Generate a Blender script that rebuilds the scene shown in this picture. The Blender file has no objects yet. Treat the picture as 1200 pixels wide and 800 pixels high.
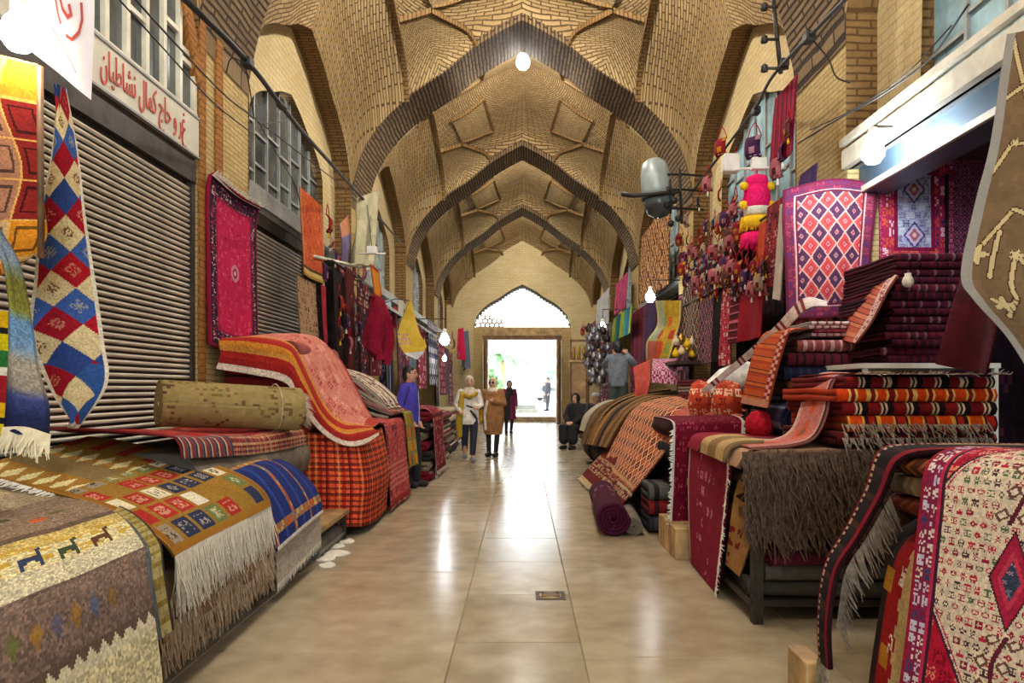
import bpy, bmesh, math, random
import numpy as np
from mathutils import Vector, Matrix
random.seed(7); RNG = np.random.default_rng(7)
SC = bpy.context.scene
COL = SC.collection
# ------------------------------------------------------------------ camera
F_PX, VPX, VPY, EYE = 850.0, 612.0, 455.0, 1.40
cam_d = bpy.data.cameras.new('camera'); cam = bpy.data.objects.new('camera', cam_d); COL.objects.link(cam)
cam.location = (0, 0, EYE); cam.rotation_euler = (math.pi/2, 0, 0)
cam_d.sensor_width = 36.0; cam_d.lens = 36.0*F_PX/1200.0
cam_d.shift_x = (600-VPX)/1200.0; cam_d.shift_y = (VPY-400)/1200.0
cam_d.clip_start = 0.05; cam_d.clip_end = 400
SC.camera = cam
def P(u, v, d):
    "photo pixel at depth d -> world point"
    return ((u-VPX)/F_PX*d, d, EYE+(VPY-v)/F_PX*d)
# ------------------------------------------------------------------ world, lights, exposure
SC.view_settings.view_transform = 'Standard'; SC.view_settings.look = 'None'
SC.view_settings.gamma = 1.0; SC.view_settings.exposure = 0.62
SC.view_settings.use_curve_mapping = False
w = bpy.data.worlds.new('sky'); SC.world = w; w.use_nodes = True
bgn = w.node_tree.nodes['Background']
bgn.inputs[0].default_value = (0.78, 0.90, 1.0, 1); bgn.inputs[1].default_value = 4.8
def sun(name, energy, rot, ang, col):
    l = bpy.data.lights.new(name, 'SUN'); l.energy = energy; l.angle = ang; l.color = col
    o = bpy.data.objects.new(name, l); COL.objects.link(o); o.rotation_euler = rot
    return o
sun('sun', 3.0, (math.radians(48), math.radians(14), 0), math.radians(3), (1.0, .96, .88))
# ------------------------------------------------------------------ colour + material helpers
def lin(c):
    c = np.asarray(c, float)
    return np.where(c <= 0.04045, c/12.92, ((c+0.055)/1.055)**2.4)
def hx(s):
    s = s.lstrip('#'); return np.array([int(s[i:i+2], 16)/255.0 for i in (0, 2, 4)])
def L4(s): return tuple(float(v) for v in lin(hx(s)))+(1.0,)
MATS = {}
def newmat(name):
    m = bpy.data.materials.new(name); m.use_nodes = True
    nt = m.node_tree; b = nt.nodes['Principled BSDF']
    MATS[name] = m
    return m, nt, b
def nd(nt, kind, **kw):
    n = nt.nodes.new(kind)
    for k, v in kw.items():
        if k.startswith('i_'): n.inputs[k[2:].replace('_', ' ')].default_value = v
        else: setattr(n, k, v)
    return n
def lk(nt, a, b): nt.links.new(a, b)
def ramp(nt, fac, stops):
    r = nd(nt, 'ShaderNodeValToRGB'); els = r.color_ramp.elements
    while len(els) < len(stops): els.new(0.5)
    for e, (p, c) in zip(els, stops): e.position = p; e.color = L4(c) if isinstance(c, str) else c
    lk(nt, fac, r.inputs[0]); return r
def mixc(nt, fac, a, b, mode='MIX'):
    m = nd(nt, 'ShaderNodeMix', data_type='RGBA', blend_type=mode)
    for sock, v in ((m.inputs[0], fac), (m.inputs[6], a), (m.inputs[7], b)):
        if hasattr(v, 'is_linked') or hasattr(v, 'links'): lk(nt, v, sock)
        else: sock.default_value = v
    return m.outputs[2]
def coords(nt, kind='Object', scale=(1, 1, 1), rot=(0, 0, 0)):
    t = nd(nt, 'ShaderNodeTexCoord'); mp = nd(nt, 'ShaderNodeMapping')
    mp.inputs['Scale'].default_value = scale; mp.inputs['Rotation'].default_value = rot
    lk(nt, t.outputs[kind], mp.inputs[0]); return mp.outputs[0]
def noise(nt, vec, scale, detail=4, rough=0.6):
    n = nd(nt, 'ShaderNodeTexNoise'); n.inputs['Scale'].default_value = scale
    n.inputs['Detail'].default_value = detail; n.inputs['Roughness'].default_value = rough
    lk(nt, vec, n.inputs['Vector']); return n.outputs[0]
def bump(nt, b, h, strength, dist=0.01):
    bp = nd(nt, 'ShaderNodeBump'); bp.inputs['Strength'].default_value = strength
    bp.inputs['Distance'].default_value = dist
    lk(nt, h, bp.inputs['Height']); lk(nt, bp.outputs[0], b.inputs['Normal'])
def plain(name, c, rough=0.6, metal=0.0, var=0.15, scale=6.0, bmp=0.0, spec=0.5):
    "plain colour broken up by object-space noise"
    m, nt, b = newmat(name)
    v = coords(nt); n = noise(nt, v, scale)
    c = hx(c); lo, hi = np.clip(c*(1-var), 0, 1), np.clip(c*(1+var*0.8), 0, 1)
    r = ramp(nt, n, [(0.3, tuple(lin(lo))+(1,)), (0.7, tuple(lin(hi))+(1,))])
    lk(nt, r.outputs[0], b.inputs['Base Color'])
    b.inputs['Roughness'].default_value = rough; b.inputs['Metallic'].default_value = metal
    b.inputs['Specular IOR Level'].default_value = spec
    if bmp: bump(nt, b, noise(nt, v, scale*12), bmp, 0.004)
    return m
def brick(name, c1, c2, mortar, kind='UV', scale=1.0, bw=0.24, bh=0.062, ms=0.012, rot=0.0, bmp=0.6, stain='#6f5a3a', tint=0.35, offset=0.5):
    "coursed brickwork in metres on the UV map"
    m, nt, b = newmat(name)
    v = coords(nt, kind, (scale,)*3, (0, 0, rot))
    wv = nd(nt, 'ShaderNodeVectorMath', operation='MULTIPLY_ADD')      # slightly irregular courses
    nz = nd(nt, 'ShaderNodeTexNoise'); nz.inputs['Scale'].default_value = 2.2; lk(nt, v, nz.inputs['Vector'])
    lk(nt, nz.outputs[1], wv.inputs[0]); wv.inputs[1].default_value = (0.05, 0.05, 0); lk(nt, v, wv.inputs[2])
    bt = nd(nt, 'ShaderNodeTexBrick', offset=offset); lk(nt, wv.outputs[0], bt.inputs['Vector'])
    for k, x in (('Color1', L4(c1)), ('Color2', L4(c2)), ('Mortar', L4(mortar)), ('Scale', 1.0), ('Mortar Size', ms),
                 ('Mortar Smooth', 0.35), ('Bias', 0.0), ('Brick Width', bw), ('Row Height', bh)):
        bt.inputs[k].default_value = x
    n1 = noise(nt, v, 0.9, 6, 0.65)
    st = ramp(nt, n1, [(0.38, (0, 0, 0, 1)), (0.72, (1, 1, 1, 1))])
    fac = nd(nt, 'ShaderNodeMath', operation='MULTIPLY'); lk(nt, st.outputs[0], fac.inputs[0]); fac.inputs[1].default_value = tint
    col = mixc(nt, fac.outputs[0], bt.outputs[0], L4(stain))
    n2 = noise(nt, v, 22, 3, 0.6)
    col = mixc(nt, 0.35, col, ramp(nt, n2, [(0.25, '#7d6a48'), (0.75, '#fff2d0')]).outputs[0], 'MULTIPLY')
    lk(nt, col, b.inputs['Base Color']); b.inputs['Roughness'].default_value = 0.9
    b.inputs['Specular IOR Level'].default_value = 0.2
    inv = nd(nt, 'ShaderNodeMath', operation='MULTIPLY_ADD'); lk(nt, bt.outputs[1], inv.inputs[0])
    inv.inputs[1].default_value = -1.0; lk(nt, n2, inv.inputs[2])
    bump(nt, b, inv.outputs[0], bmp, 0.02)
    return m
def emit(name, c, strength):
    m, nt, b = newmat(name)
    b.inputs['Base Color'].default_value = L4(c); b.inputs['Emission Color'].default_value = L4(c)
    b.inputs['Emission Strength'].default_value = strength
    return m
def glassy(name, c, rough=0.12):
    m, nt, b = newmat(name)
    v = coords(nt); n = noise(nt, v, 1.7)
    cc = hx(c)
    lk(nt, ramp(nt, n, [(0.3, tuple(lin(cc*0.6))+(1,)), (0.7, tuple(lin(np.clip(cc*1.25, 0, 1)))+(1,))]).outputs[0], b.inputs['Base Color'])
    b.inputs['Roughness'].default_value = rough
    return m
# ------------------------------------------------------------------ mesh helpers
def tag(o, label, cat, group=None, kind=None):
    o['label'] = label; o['category'] = cat
    if group: o['group'] = group
    if kind: o['kind'] = kind
    return o
def structure(o, label=None):
    o['kind'] = 'structure'
    if label: o['label'] = label
    return o
def setparent(o, parent):
    if parent is not None:
        o.parent = parent
        o.matrix_parent_inverse = Matrix.Translation(-Vector(parent.location))
def empty(name, loc=(0, 0, 0), label=None, cat=None, group=None):
    o = bpy.data.objects.new(name, None); COL.objects.link(o); o.location = loc; o.empty_display_size = 0.1
    if label: tag(o, label, cat, group)
    return o
def mesh(name, verts, faces, mat, parent=None, smooth=False, uv=None, bev=0.0):
    me = bpy.data.meshes.new(name)
    me.from_pydata([tuple(map(float, v)) for v in verts], [], [tuple(map(int, f)) for f in faces])
    if mat is not None: me.materials.append(MATS[mat] if isinstance(mat, str) else mat)
    if uv is not None:
        lay = me.uv_layers.new(name='UVMap'); uva = np.asarray(uv, np.float32)
        vi = np.empty(len(me.loops), np.int32); me.loops.foreach_get('vertex_index', vi)
        lay.data.foreach_set('uv', uva[vi].ravel())
    if smooth: me.shade_smooth()
    o = bpy.data.objects.new(name, me); COL.objects.link(o); setparent(o, parent)
    if bev: 
        md = o.modifiers.new('bevel', 'BEVEL'); md.width = bev; md.segments = 2; md.limit_method = 'ANGLE'
    return o
BOXF = [(0, 3, 2, 1), (4, 5, 6, 7), (0, 1, 5, 4), (1, 2, 6, 5), (2, 3, 7, 6), (3, 0, 4, 7)]
def box(name, x0, x1, y0, y1, z0, z1, mat, parent=None, bev=0.0):
    v = [(x0, y0, z0), (x1, y0, z0), (x1, y1, z0), (x0, y1, z0), (x0, y0, z1), (x1, y0, z1), (x1, y1, z1), (x0, y1, z1)]
    o = mesh(name, v, BOXF, mat, parent, bev=bev)
    me = o.data; lay = me.uv_layers.new(name='UVMap')          # box-projected UVs in metres
    for p in me.polygons:
        n = p.normal
        for li in p.loop_indices:
            c = me.vertices[me.loops[li].vertex_index].co
            lay.data[li].uv = (c.y, c.z) if abs(n.x) > 0.7 else ((c.x, c.z) if abs(n.y) > 0.7 else (c.x, c.y))
    return o
def bar(name, p0, p1, w, t, mat, parent=None):
    "square bar between two points"
    p0, p1 = Vector(p0), Vector(p1); d = (p1-p0).normalized()
    up = Vector((0, 0, 1)) if abs(d.z) < 0.9 else Vector((1, 0, 0))
    a = d.cross(up).normalized()*w/2; b = d.cross(a).normalized()*t/2
    v = [p+s*a+q*b for p in (p0, p1) for s, q in ((-1, -1), (1, -1), (1, 1), (-1, 1))]
    return mesh(name, v, BOXF, mat, parent)
def smooth_poly(pts, n):
    "Catmull-Rom through pts, resampled evenly to n points"
    p = np.asarray(pts, float)
    if len(p) > 2:
        q = np.vstack([2*p[0]-p[1], p, 2*p[-1]-p[-2]]); out = []
        for i in range(1, len(q)-2):
            t = np.linspace(0, 1, 12, endpoint=False)[:, None]
            a, b, c, d = q[i-1], q[i], q[i+1], q[i+2]
            out.append(0.5*((2*b)+(c-a)*t+(2*a-5*b+4*c-d)*t*t+(3*b-a-3*c+d)*t**3))
        p = np.vstack(out+[p[-1:]])
    seg = np.linalg.norm(np.diff(p, axis=0), axis=1); s = np.concatenate([[0], np.cumsum(seg)])
    t = np.linspace(0, s[-1], n)
    return np.stack([np.interp(t, s, p[:, k]) for k in range(3)], 1)
def tube_data(pts, radii, n=8, cap=True):
    pts = [Vector(p) for p in pts]; V, Fc = [], []
    if not hasattr(radii, '__len__'): radii = [radii]*len(pts)
    ref = None
    for i, p in enumerate(pts):
        d = (pts[min(i+1, len(pts)-1)]-pts[max(i-1, 0)]).normalized()
        if ref is None: ref = Vector((0, 0, 1)) if abs(d.z) < 0.9 else Vector((1, 0, 0))
        a = d.cross(ref)
        a = a.normalized() if a.length > 1e-5 else d.orthogonal().normalized()
        b = a.cross(d).normalized(); ref = b
        for k in range(n):
            th = 2*math.pi*k/n; V.append(p+radii[i]*(math.cos(th)*a+math.sin(th)*b))
    for i in range(len(pts)-1):
        for k in range(n):
            Fc.append((i*n+k, i*n+(k+1) % n, (i+1)*n+(k+1) % n, (i+1)*n+k))
    if cap: Fc += [tuple(range(n))[::-1], tuple(range((len(pts)-1)*n, len(pts)*n))]
    return V, Fc
def tube(name, pts, radii, mat, parent=None, n=8, smooth=True):
    V, Fc = tube_data(pts, radii, n); return mesh(name, V, Fc, mat, parent, smooth)
def lathe(name, prof, loc, mat, parent=None, n=20, smooth=True, sx=1.0, sy=1.0):
    "profile [(r, z)] revolved about z at loc"
    V = [(loc[0]+sx*r*math.cos(2*math.pi*k/n), loc[1]+sy*r*math.sin(2*math.pi*k/n), loc[2]+z) for r, z in prof for k in range(n)]
    m = len(prof); Fc = [(i*n+k, i*n+(k+1) % n, (i+1)*n+(k+1) % n, (i+1)*n+k) for i in range(m-1) for k in range(n)]
    if prof[0][0] > 1e-4: Fc.append(tuple(range(n))[::-1])
    if prof[-1][0] > 1e-4: Fc.append(tuple(range((m-1)*n, m*n)))
    return mesh(name, V, Fc, mat, parent, smooth)
def copy_thing(root, dx=(0, 0, 0)):
    r = root.copy(); COL.objects.link(r); r.location = Vector(root.location)+Vector(dx)
    for ch in root.children:
        c = ch.copy(); COL.objects.link(c); c.parent = r; c.matrix_parent_inverse = ch.matrix_parent_inverse.copy()
        for g in ch.children:
            d = g.copy(); COL.objects.link(d); d.parent = c; d.matrix_parent_inverse = g.matrix_parent_inverse.copy()
    return r
# ================================================================== MATERIALS OF THE BUILDING
brick('vault_brick', '#bda57a', '#a18a61', '#5c4b38', bw=0.26, bh=0.066, ms=0.011, stain='#7a5a30', tint=0.35, bmp=0.8)
brick('vault_chevron', '#c2ab80', '#a69066', '#60503c', bw=0.26, bh=0.066, ms=0.011, rot=math.radians(38), stain='#7a5a30', bmp=0.8)
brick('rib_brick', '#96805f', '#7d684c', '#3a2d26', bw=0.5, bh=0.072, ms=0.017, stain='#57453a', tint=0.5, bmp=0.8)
brick('wall_brick', '#d2bc88', '#c4ad78', '#9c8558', bw=0.21, bh=0.05, ms=0.007, stain='#a98d5a', tint=0.4, bmp=0.45)
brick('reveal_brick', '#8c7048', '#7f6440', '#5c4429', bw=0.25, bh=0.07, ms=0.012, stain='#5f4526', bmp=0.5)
brick('plaster_brick', '#dccca4', '#d2c198', '#bdab82', bw=0.26, bh=0.08, ms=0.008, stain='#b09a63', tint=0.5, bmp=0.2)
plain('dado_stone', '#8d7c62', 0.7, var=0.2, scale=3, bmp=0.3)
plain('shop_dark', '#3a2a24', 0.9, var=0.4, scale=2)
plain('steel_slat', '#cdc5b4', 0.45, 0.3, var=0.12, scale=2)
plain('steel_dark', '#3c342e', 0.55, 0.6, var=0.3)
plain('frame_white', '#c9c3ae', 0.5, var=0.12, scale=4)
plain('frame_grey', '#8d8f8a', 0.5, var=0.15, scale=4)
plain('sign_board', '#c6c0ac', 0.55, var=0.1, scale=3)
plain('sign_red', '#b3473c', 0.6, var=0.1)
plain('black_rubber', '#17140f', 0.6, var=0.3)
plain('wood', '#6d4a2b', 0.6, var=0.3, scale=5, bmp=0.3)
plain('wood_pale', '#a98a5c', 0.65, var=0.25, scale=5, bmp=0.3)
glassy('pane_grey', '#4f5556'); glassy('pane_blue', '#8fb2bf', 0.2); glassy('pane_pale', '#9fb4b6', 0.2)
# floor: polished limestone, worn and blotched, each slab a tone of its own
m, nt, b = newmat('floor_slab')
v = coords(nt); oi = nd(nt, 'ShaderNodeObjectInfo')
n1 = noise(nt, v, 0.9, 3, 0.5); n2 = noise(nt, v, 5, 4, 0.5)
c = ramp(nt, n1, [(0.3, '#ada18a'), (0.5, '#b9ae99'), (0.75, '#c4baa7')]).outputs[0]
c = mixc(nt, 0.5, c, ramp(nt, n2, [(0.3, '#b8aa94'), (0.7, '#fffaf0')]).outputs[0], 'MULTIPLY')
c = mixc(nt, 0.55, c, ramp(nt, oi.outputs['Random'], [(0.0, '#d8c8ae'), (0.5, '#fff8ec'), (1.0, '#e0d8c8')]).outputs[0], 'MULTIPLY')
sp = ramp(nt, noise(nt, v, 3.1, 8, 0.7), [(0.70, (0, 0, 0, 1)), (0.86, (1, 1, 1, 1))]).outputs[0]
c = mixc(nt, sp, c, L4('#8d8168'))
lk(nt, c, b.inputs['Base Color'])
rg = nd(nt, 'ShaderNodeMapRange'); lk(nt, n2, rg.inputs[0]); rg.inputs[3].default_value = 0.10; rg.inputs[4].default_value = 0.30
lk(nt, rg.outputs[0], b.inputs['Roughness']); bump(nt, b, n2, 0.05, 0.01)
plain('floor_joint', '#9a8d72', 0.8)
# ================================================================== FLOOR
WH = 2.9                                    # half width of the aisle between the pier faces
floor = structure(box('floor', -5.2, 5.2, -9, 30.4, -0.2, -0.012, 'floor_joint'))
xs = [-2.95, -1.68, -0.37, 0.32, 1.58, 2.95]
rows = {0: 1.9, 1: 1.55, 2: 1.02, 3: 1.7, 4: 1.85}
def slab(x0, x1, y0, y1):
    g, c = 0.002, 0.003
    V = [(x0+g, y0+g, -0.015), (x1-g, y0+g, -0.015), (x1-g, y1-g, -0.015), (x0+g, y1-g, -0.015)]
    dz = random.uniform(-0.0015, 0.0015)
    V += [(x0+g, y0+g, -0.004), (x1-g, y0+g, -0.004), (x1-g, y1-g, -0.004), (x0+g, y1-g, -0.004)]
    V += [(x0+g+c, y0+g+c, dz), (x1-g-c, y0+g+c, dz), (x1-g-c, y1-g-c, dz), (x0+g+c, y1-g-c, dz)]
    Fc = [(0, 1, 5, 4), (1, 2, 6, 5), (2, 3, 7, 6), (3, 0, 4, 7), (4, 5, 9, 8), (5, 6, 10, 9), (6, 7, 11, 10), (7, 4, 8, 11), (8, 9, 10, 11)]
    mesh('slab', V, Fc, 'floor_slab', floor)
for i in range(5):
    y = -8.9 + 0.4*i
    if i == 2: y = 4.98-14*1.0
    while y < 30.2:
        L = rows[i]*random.uniform(0.88, 1.12) if i != 2 else 0.93
        slab(xs[i], xs[i+1], y, min(y+L, 30.3)); y += L
# drain cover in the middle row
dr = empty('drain_cover', (0.19, 4.9, 0), 'small rusty square drain grate set in the stone floor', 'drain')
box('frame', 0.09, 0.29, 4.80, 5.0, -0.004, 0.004, 'steel_dark', dr)
lathe('grate', [(0.001, 0.012), (0.05, 0.011), (0.075, 0.008), (0.08, 0.004)], (0.19, 4.9, 0), 'wood_pale', dr)
for k in range(5): box('slot', 0.13, 0.25, 4.85+k*0.022, 4.857+k*0.022, 0.009, 0.0125, 'black_rubber', dr)
# ================================================================== VAULTED CEILING
RIBS = [(-10.3, 7.7), (-4.5, 7.7), (1.3, 7.7), (7.1, 7.7), (12.9, 7.65), (18.7, 7.47), (24.5, 7.36), (30.2, 7.27)]   # centre, apex
RH = 0.6                                     # half thickness of a rib along the aisle
DX = np.array([0, .4, .8, 1.26, 1.98, 2.34, 2.6, 2.78, 2.86, 2.9]); DZ = np.array([0, .21, .45, .85, 1.33, 1.68, 2.05, 2.42, 2.75, 3.05])
_xf = np.linspace(0, 2.9, 291); _zf = np.interp(_xf, DX, DZ)
_zf = np.convolve(np.pad(_zf, 12, mode='reflect', reflect_type='odd'), np.ones(25)/25, 'valid')
def drop(x): return np.interp(np.abs(x), _xf, _zf)
SPRING = 4.62
def arch_z(x, apex): return np.maximum(apex-drop(x), SPRING-0.1)
LUN = 1.62                                   # rise of the side-wall arch above the springing
def lun(v): return LUN*(1-drop(np.minimum(np.abs(v), 1)*2.9)/drop(2.9))
ceiling = structure(empty('ceiling', (0, 0, 0)))
def grid_mesh(name, fx, nu, nv, mat, parent, uvf=None, smooth=True):
    S, T = np.meshgrid(np.linspace(0, 1, nu+1), np.linspace(0, 1, nv+1)); S, T = S.ravel(), T.ravel()
    V = np.stack(fx(S, T), 1); uv = np.stack(uvf(S, T), 1) if uvf else None
    i = (np.arange(nv)[:, None]*(nu+1)+np.arange(nu)[None]).ravel()
    Fc = np.stack([i, i+1, i+nu+2, i+nu+1], 1)
    return mesh(name, V, Fc, mat, parent, smooth, uv)
# arc length along the rib profile, for brick courses
_arc = np.concatenate([[0], np.cumsum(np.hypot(np.diff(_xf), np.diff(_zf)))])
def arc(x): return np.sign(x)*np.interp(np.abs(x), _xf, _arc)
for rc, apex in RIBS[1:-1]:
    xx = np.concatenate([-_xf[::-1][::4], _xf[::4][1:]]); n = len(xx); zz = arch_z(xx, apex)
    xx = np.concatenate([[-2.9], xx, [2.9]]); zz = np.concatenate([[SPRING-0.12], zz, [SPRING-0.12]]); n = len(xx)
    V, uv, Fc = [], [], []
    y0, y1 = rc-RH, rc+RH
    cyc = [(y0, 0.0), (y1, 0.0), (y1, 0.24), (y0, 0.24)]
    for j, (yy, up) in enumerate(cyc):
        for x, z in zip(xx, zz):
            V.append((x, yy, z+up)); uv.append((yy if j < 2 else yy+up, arc(x)) if j in (0, 1) else ((y0-0.24 if j == 3 else y1+0.24), arc(x)))
    for j in range(4):
        a, b2 = j*n, ((j+1) % 4)*n
        for k in range(n-1): Fc.append((a+k, b2+k, b2+k+1, a+k+1))
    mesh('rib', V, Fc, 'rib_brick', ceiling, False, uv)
EDGE = 1.96
def arris(name, pts, wd, dp, parent):
    "brick moulding following a curve on the vault: bottom face and two sides"
    p = np.asarray(pts, float); t = np.gradient(p, axis=0); nx = np.stack([-t[:, 1], t[:, 0]], 1); nx /= np.maximum(np.linalg.norm(nx, axis=1, keepdims=True), 1e-9)
    V, uv, Fc = [], [], []; s_ = np.concatenate([[0], np.cumsum(np.linalg.norm(np.diff(p, axis=0), axis=1))])
    for i in range(len(p)):
        for k, (sg, dz) in enumerate(((-1, .05), (-1, -dp), (1, -dp), (1, .05))):
            V.append((p[i, 0]+sg*nx[i, 0]*wd/2, p[i, 1]+sg*nx[i, 1]*wd/2, p[i, 2]+dz)); uv.append((k*.08, s_[i]))
    for i in range(len(p)-1):
        for k in range(3): Fc.append((4*i+k, 4*i+k+1, 4*i+k+5, 4*i+k+4))
    mesh(name, V, Fc, 'reveal_brick', parent, False, uv)
for (r0, a0), (r1, a1) in zip(RIBS[:-1], RIBS[1:]):
    y0, y1 = r0+RH, r1-RH
    if r1 > 30: y1 = 29.75
    yc, hl = (y0+y1)/2, (y1-y0)/2
    def surf(x, y, off):
        v = (y-yc)/hl; ap = a0+(a1-a0)*(y-r0)/(r1-r0)
        u = np.minimum(np.abs(x)/WH, 1)
        return arch_z(x, ap)+lun(v)*(0.5+0.5*u**2)+0.10+off*(1-u**6)
    for s in (-1, 1):
        for h in (0, 1):      # corner pendentives, hanging a hand lower than the vault; the step shows as a dark edge
            fy = lambda T: (y0+(yc-y0)*T) if h == 0 else (y1+(yc-y1)*T)
            grid_mesh('pendentive', lambda S, T: (s*(EDGE+(WH-EDGE)*S), fy(T), surf(EDGE+(WH-EDGE)*S, fy(T), -0.14)), 14, 20, 'vault_brick', ceiling,
                      lambda S, T: (fy(T)+0.3*S, arc(EDGE+(WH-EDGE)*S)+0.5*T*T))
            tt = np.linspace(0, 1, 24); arris('vault_edge', np.stack([s*EDGE+0*tt, fy(tt), surf(EDGE, fy(tt), -0.14)], 1), 0.09, 0.05, ceiling)
            # chevron facet: between the edge and the crown of the rib
            yr = y0 if h == 0 else y1; sg = 1 if h == 0 else -1
            def fpt(S, T):
                xa = -EDGE+(EDGE-0.80)*S; xb = -EDGE+0.52*S
                x = xa+(xb-xa)*T; y = yr+sg*(0.98-0.10*S)*T
                return s*x, y
            def fxy(S, T):
                x, y = fpt(S, T); return x, y, surf(np.abs(x), y, -0.075)
            grid_mesh('facet', fxy, 12, 10, 'vault_chevron', ceiling, lambda S, T: (np.abs(S-0.5)*1.9, T*1.7+0.0*S))
            t9 = np.linspace(0, 1, 12)
            for ff in (lambda q: fpt(q, 1+0*q), lambda q: fpt(1+0*q, q)):
                x_, y_ = ff(t9); arris('facet_edge', np.stack([x_, y_, surf(np.abs(x_), y_, -0.075)], 1), 0.08, 0.04, ceiling)
            # second, smaller kite facet higher on the dome flank
            def kpt(S, T):
                x = -1.42+0.72*S-0.16*T; y = yr+sg*(0.92+0.78*T-0.45*S*(1-T)+0.1*S)
                return s*x, y
            def kxy(S, T):
                x, y = kpt(S, T); return x, y, surf(np.abs(x), y, -0.04)
            grid_mesh('facet', kxy, 8, 8, 'vault_chevron', ceiling, lambda S, T: (np.abs(T-0.5)*1.9, S*1.5))
            for ff in (lambda q: kpt(q, 1+0*q), lambda q: kpt(1+0*q, q), lambda q: kpt(q, 0*q)):
                x_, y_ = ff(t9); arris('facet_edge', np.stack([x_, y_, surf(np.abs(x_), y_, -0.04)], 1), 0.055, 0.03, ceiling)
    def duv(S, T):
        x = -EDGE+2*EDGE*S; y = y0+(y1-y0)*T-yc
        r = np.hypot(x*1.1, y); return np.arctan2(y, x)*1.8, r*1.45
    grid_mesh('dome', lambda S, T: (-EDGE+2*EDGE*S, y0+(y1-y0)*T, surf(-EDGE+2*EDGE*S, y0+(y1-y0)*T, 0.02)), 40, 44, 'vault_brick', ceiling, duv)
# ================================================================== SIDE WALLS: piers, recessed lunettes, windows
REC = 0.28
walls = {-1: structure(empty('wall_left', (-WH, 0, 0))), 1: structure(empty('wall_right', (WH, 0, 0)))}
for s in (-1, 1):
    for rc, apex in RIBS[1:-1]:
        xo, xi = s*(WH+.012), s*(WH+1.9)
        pr = box('pier', min(xo, xi), max(xo, xi), rc-RH, rc+RH, 0, 8.4, 'wall_brick', walls[s])
        box('pier_base', min(xo-s*0.03, xi), max(xo-s*0.03, xi), rc-RH-0.02, rc+RH+0.02, 0, 0.75, 'dado_stone', walls[s])
    for (r0, a0), (r1, a1) in zip(RIBS[1:-1], RIBS[2:]):
        y0, y1 = r0+RH, r1-RH
        if r1 > 30: y1 = 29.75
        yc, hl = (y0+y1)/2, (y1-y0)/2
        zt = lambda T: SPRING+0.12+lun(2*T-1)
        # reveal of the wall arch
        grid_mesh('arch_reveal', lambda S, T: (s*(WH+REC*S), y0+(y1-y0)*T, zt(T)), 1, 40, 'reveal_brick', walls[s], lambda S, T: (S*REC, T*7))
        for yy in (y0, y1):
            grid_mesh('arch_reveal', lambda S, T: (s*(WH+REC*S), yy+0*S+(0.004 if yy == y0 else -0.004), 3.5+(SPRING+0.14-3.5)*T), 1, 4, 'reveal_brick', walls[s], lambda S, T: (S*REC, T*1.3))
        # lunette wall with a pointed window opening in it
        ww, wa, wz = hl*0.70, 5.45, 3.5
        def wtop(y): return wz+1.05+(wa-wz-1.05)*np.clip(1-drop(np.minimum(np.abs((y-yc)/ww), 1)*2.9)/drop(2.9), 0, 1)
        def lw(S, T):
            y = y0+(y1-y0)*S; lo = np.where(np.abs(y-yc) < ww, wtop(y), wz)
            return s*(WH+REC)+0*S, y, lo+(zt(S)-lo)*T
        grid_mesh('lunette', lw, 80, 6, 'plaster_brick', walls[s], lambda S, T: (S*(y1-y0), lw(S, T)[2]), smooth=False)
        yy = np.linspace(-1, 1, 41)*ww*0.999+yc
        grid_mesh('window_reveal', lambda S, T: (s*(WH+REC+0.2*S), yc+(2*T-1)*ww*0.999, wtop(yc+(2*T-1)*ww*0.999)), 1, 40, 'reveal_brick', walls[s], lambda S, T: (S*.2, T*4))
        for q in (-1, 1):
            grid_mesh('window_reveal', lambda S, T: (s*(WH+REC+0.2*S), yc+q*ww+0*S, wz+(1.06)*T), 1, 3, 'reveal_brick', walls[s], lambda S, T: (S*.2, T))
        # back of the shops under the lunette
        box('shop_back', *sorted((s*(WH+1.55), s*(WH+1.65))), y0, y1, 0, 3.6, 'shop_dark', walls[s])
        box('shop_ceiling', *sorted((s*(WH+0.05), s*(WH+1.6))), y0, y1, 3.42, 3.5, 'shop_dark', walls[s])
        box('lintel', *sorted((s*(WH+0.02), s*(WH+0.30))), y0, y1, 3.36, 3.52, 'frame_grey', walls[s])
        # window: panes and bars, each its own piece
        wn = structure(empty('window_%d' % (1+(s > 0)+2*RIBS.index((r0, a0))), (s*(WH+REC+0.12), yc, wz)))
        nb = 7; mat_p = 'pane_grey' if (s < 0 and r0 < 8) else ('pane_pale' if s < 0 else 'pane_blue')
        ys = np.linspace(yc-ww, yc+ww, nb+1)
        for k in range(nb):
            za, zb = float(wtop(np.array(ys[k]+0.001))), float(wtop(np.array(ys[k+1]-0.001)))
            xm = s*(WH+REC+0.12); lev = [wz, wz+0.55+0.12*(k % 2), wz+1.05+0.1*((k+1) % 2)]
            for j in range(3):
                lo = lev[j]; ta, tb = (lev[j+1],)*2 if j < 2 else (za, zb)
                ta, tb = max(ta, lo+.02), max(tb, lo+.02)
                V = [(xm, ys[k], lo), (xm, ys[k+1], lo), (xm, ys[k+1], tb), (xm, ys[k], ta)]
                V += [(a+s*0.012, b_, c_) for a, b_, c_ in V]
                mesh('pane', V, BOXF, mat_p, wn)
                if j: bar('glazing_bar', (xm-s*0.012, ys[k], lo), (xm-s*0.012, ys[k+1], lo), 0.03, 0.03, 'frame_grey', wn)
            if k: bar('glazing_bar', (xm-s*0.016, ys[k], wz), (xm-s*0.016, ys[k], za+0.02), 0.035, 0.035, 'frame_grey', wn)
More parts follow.
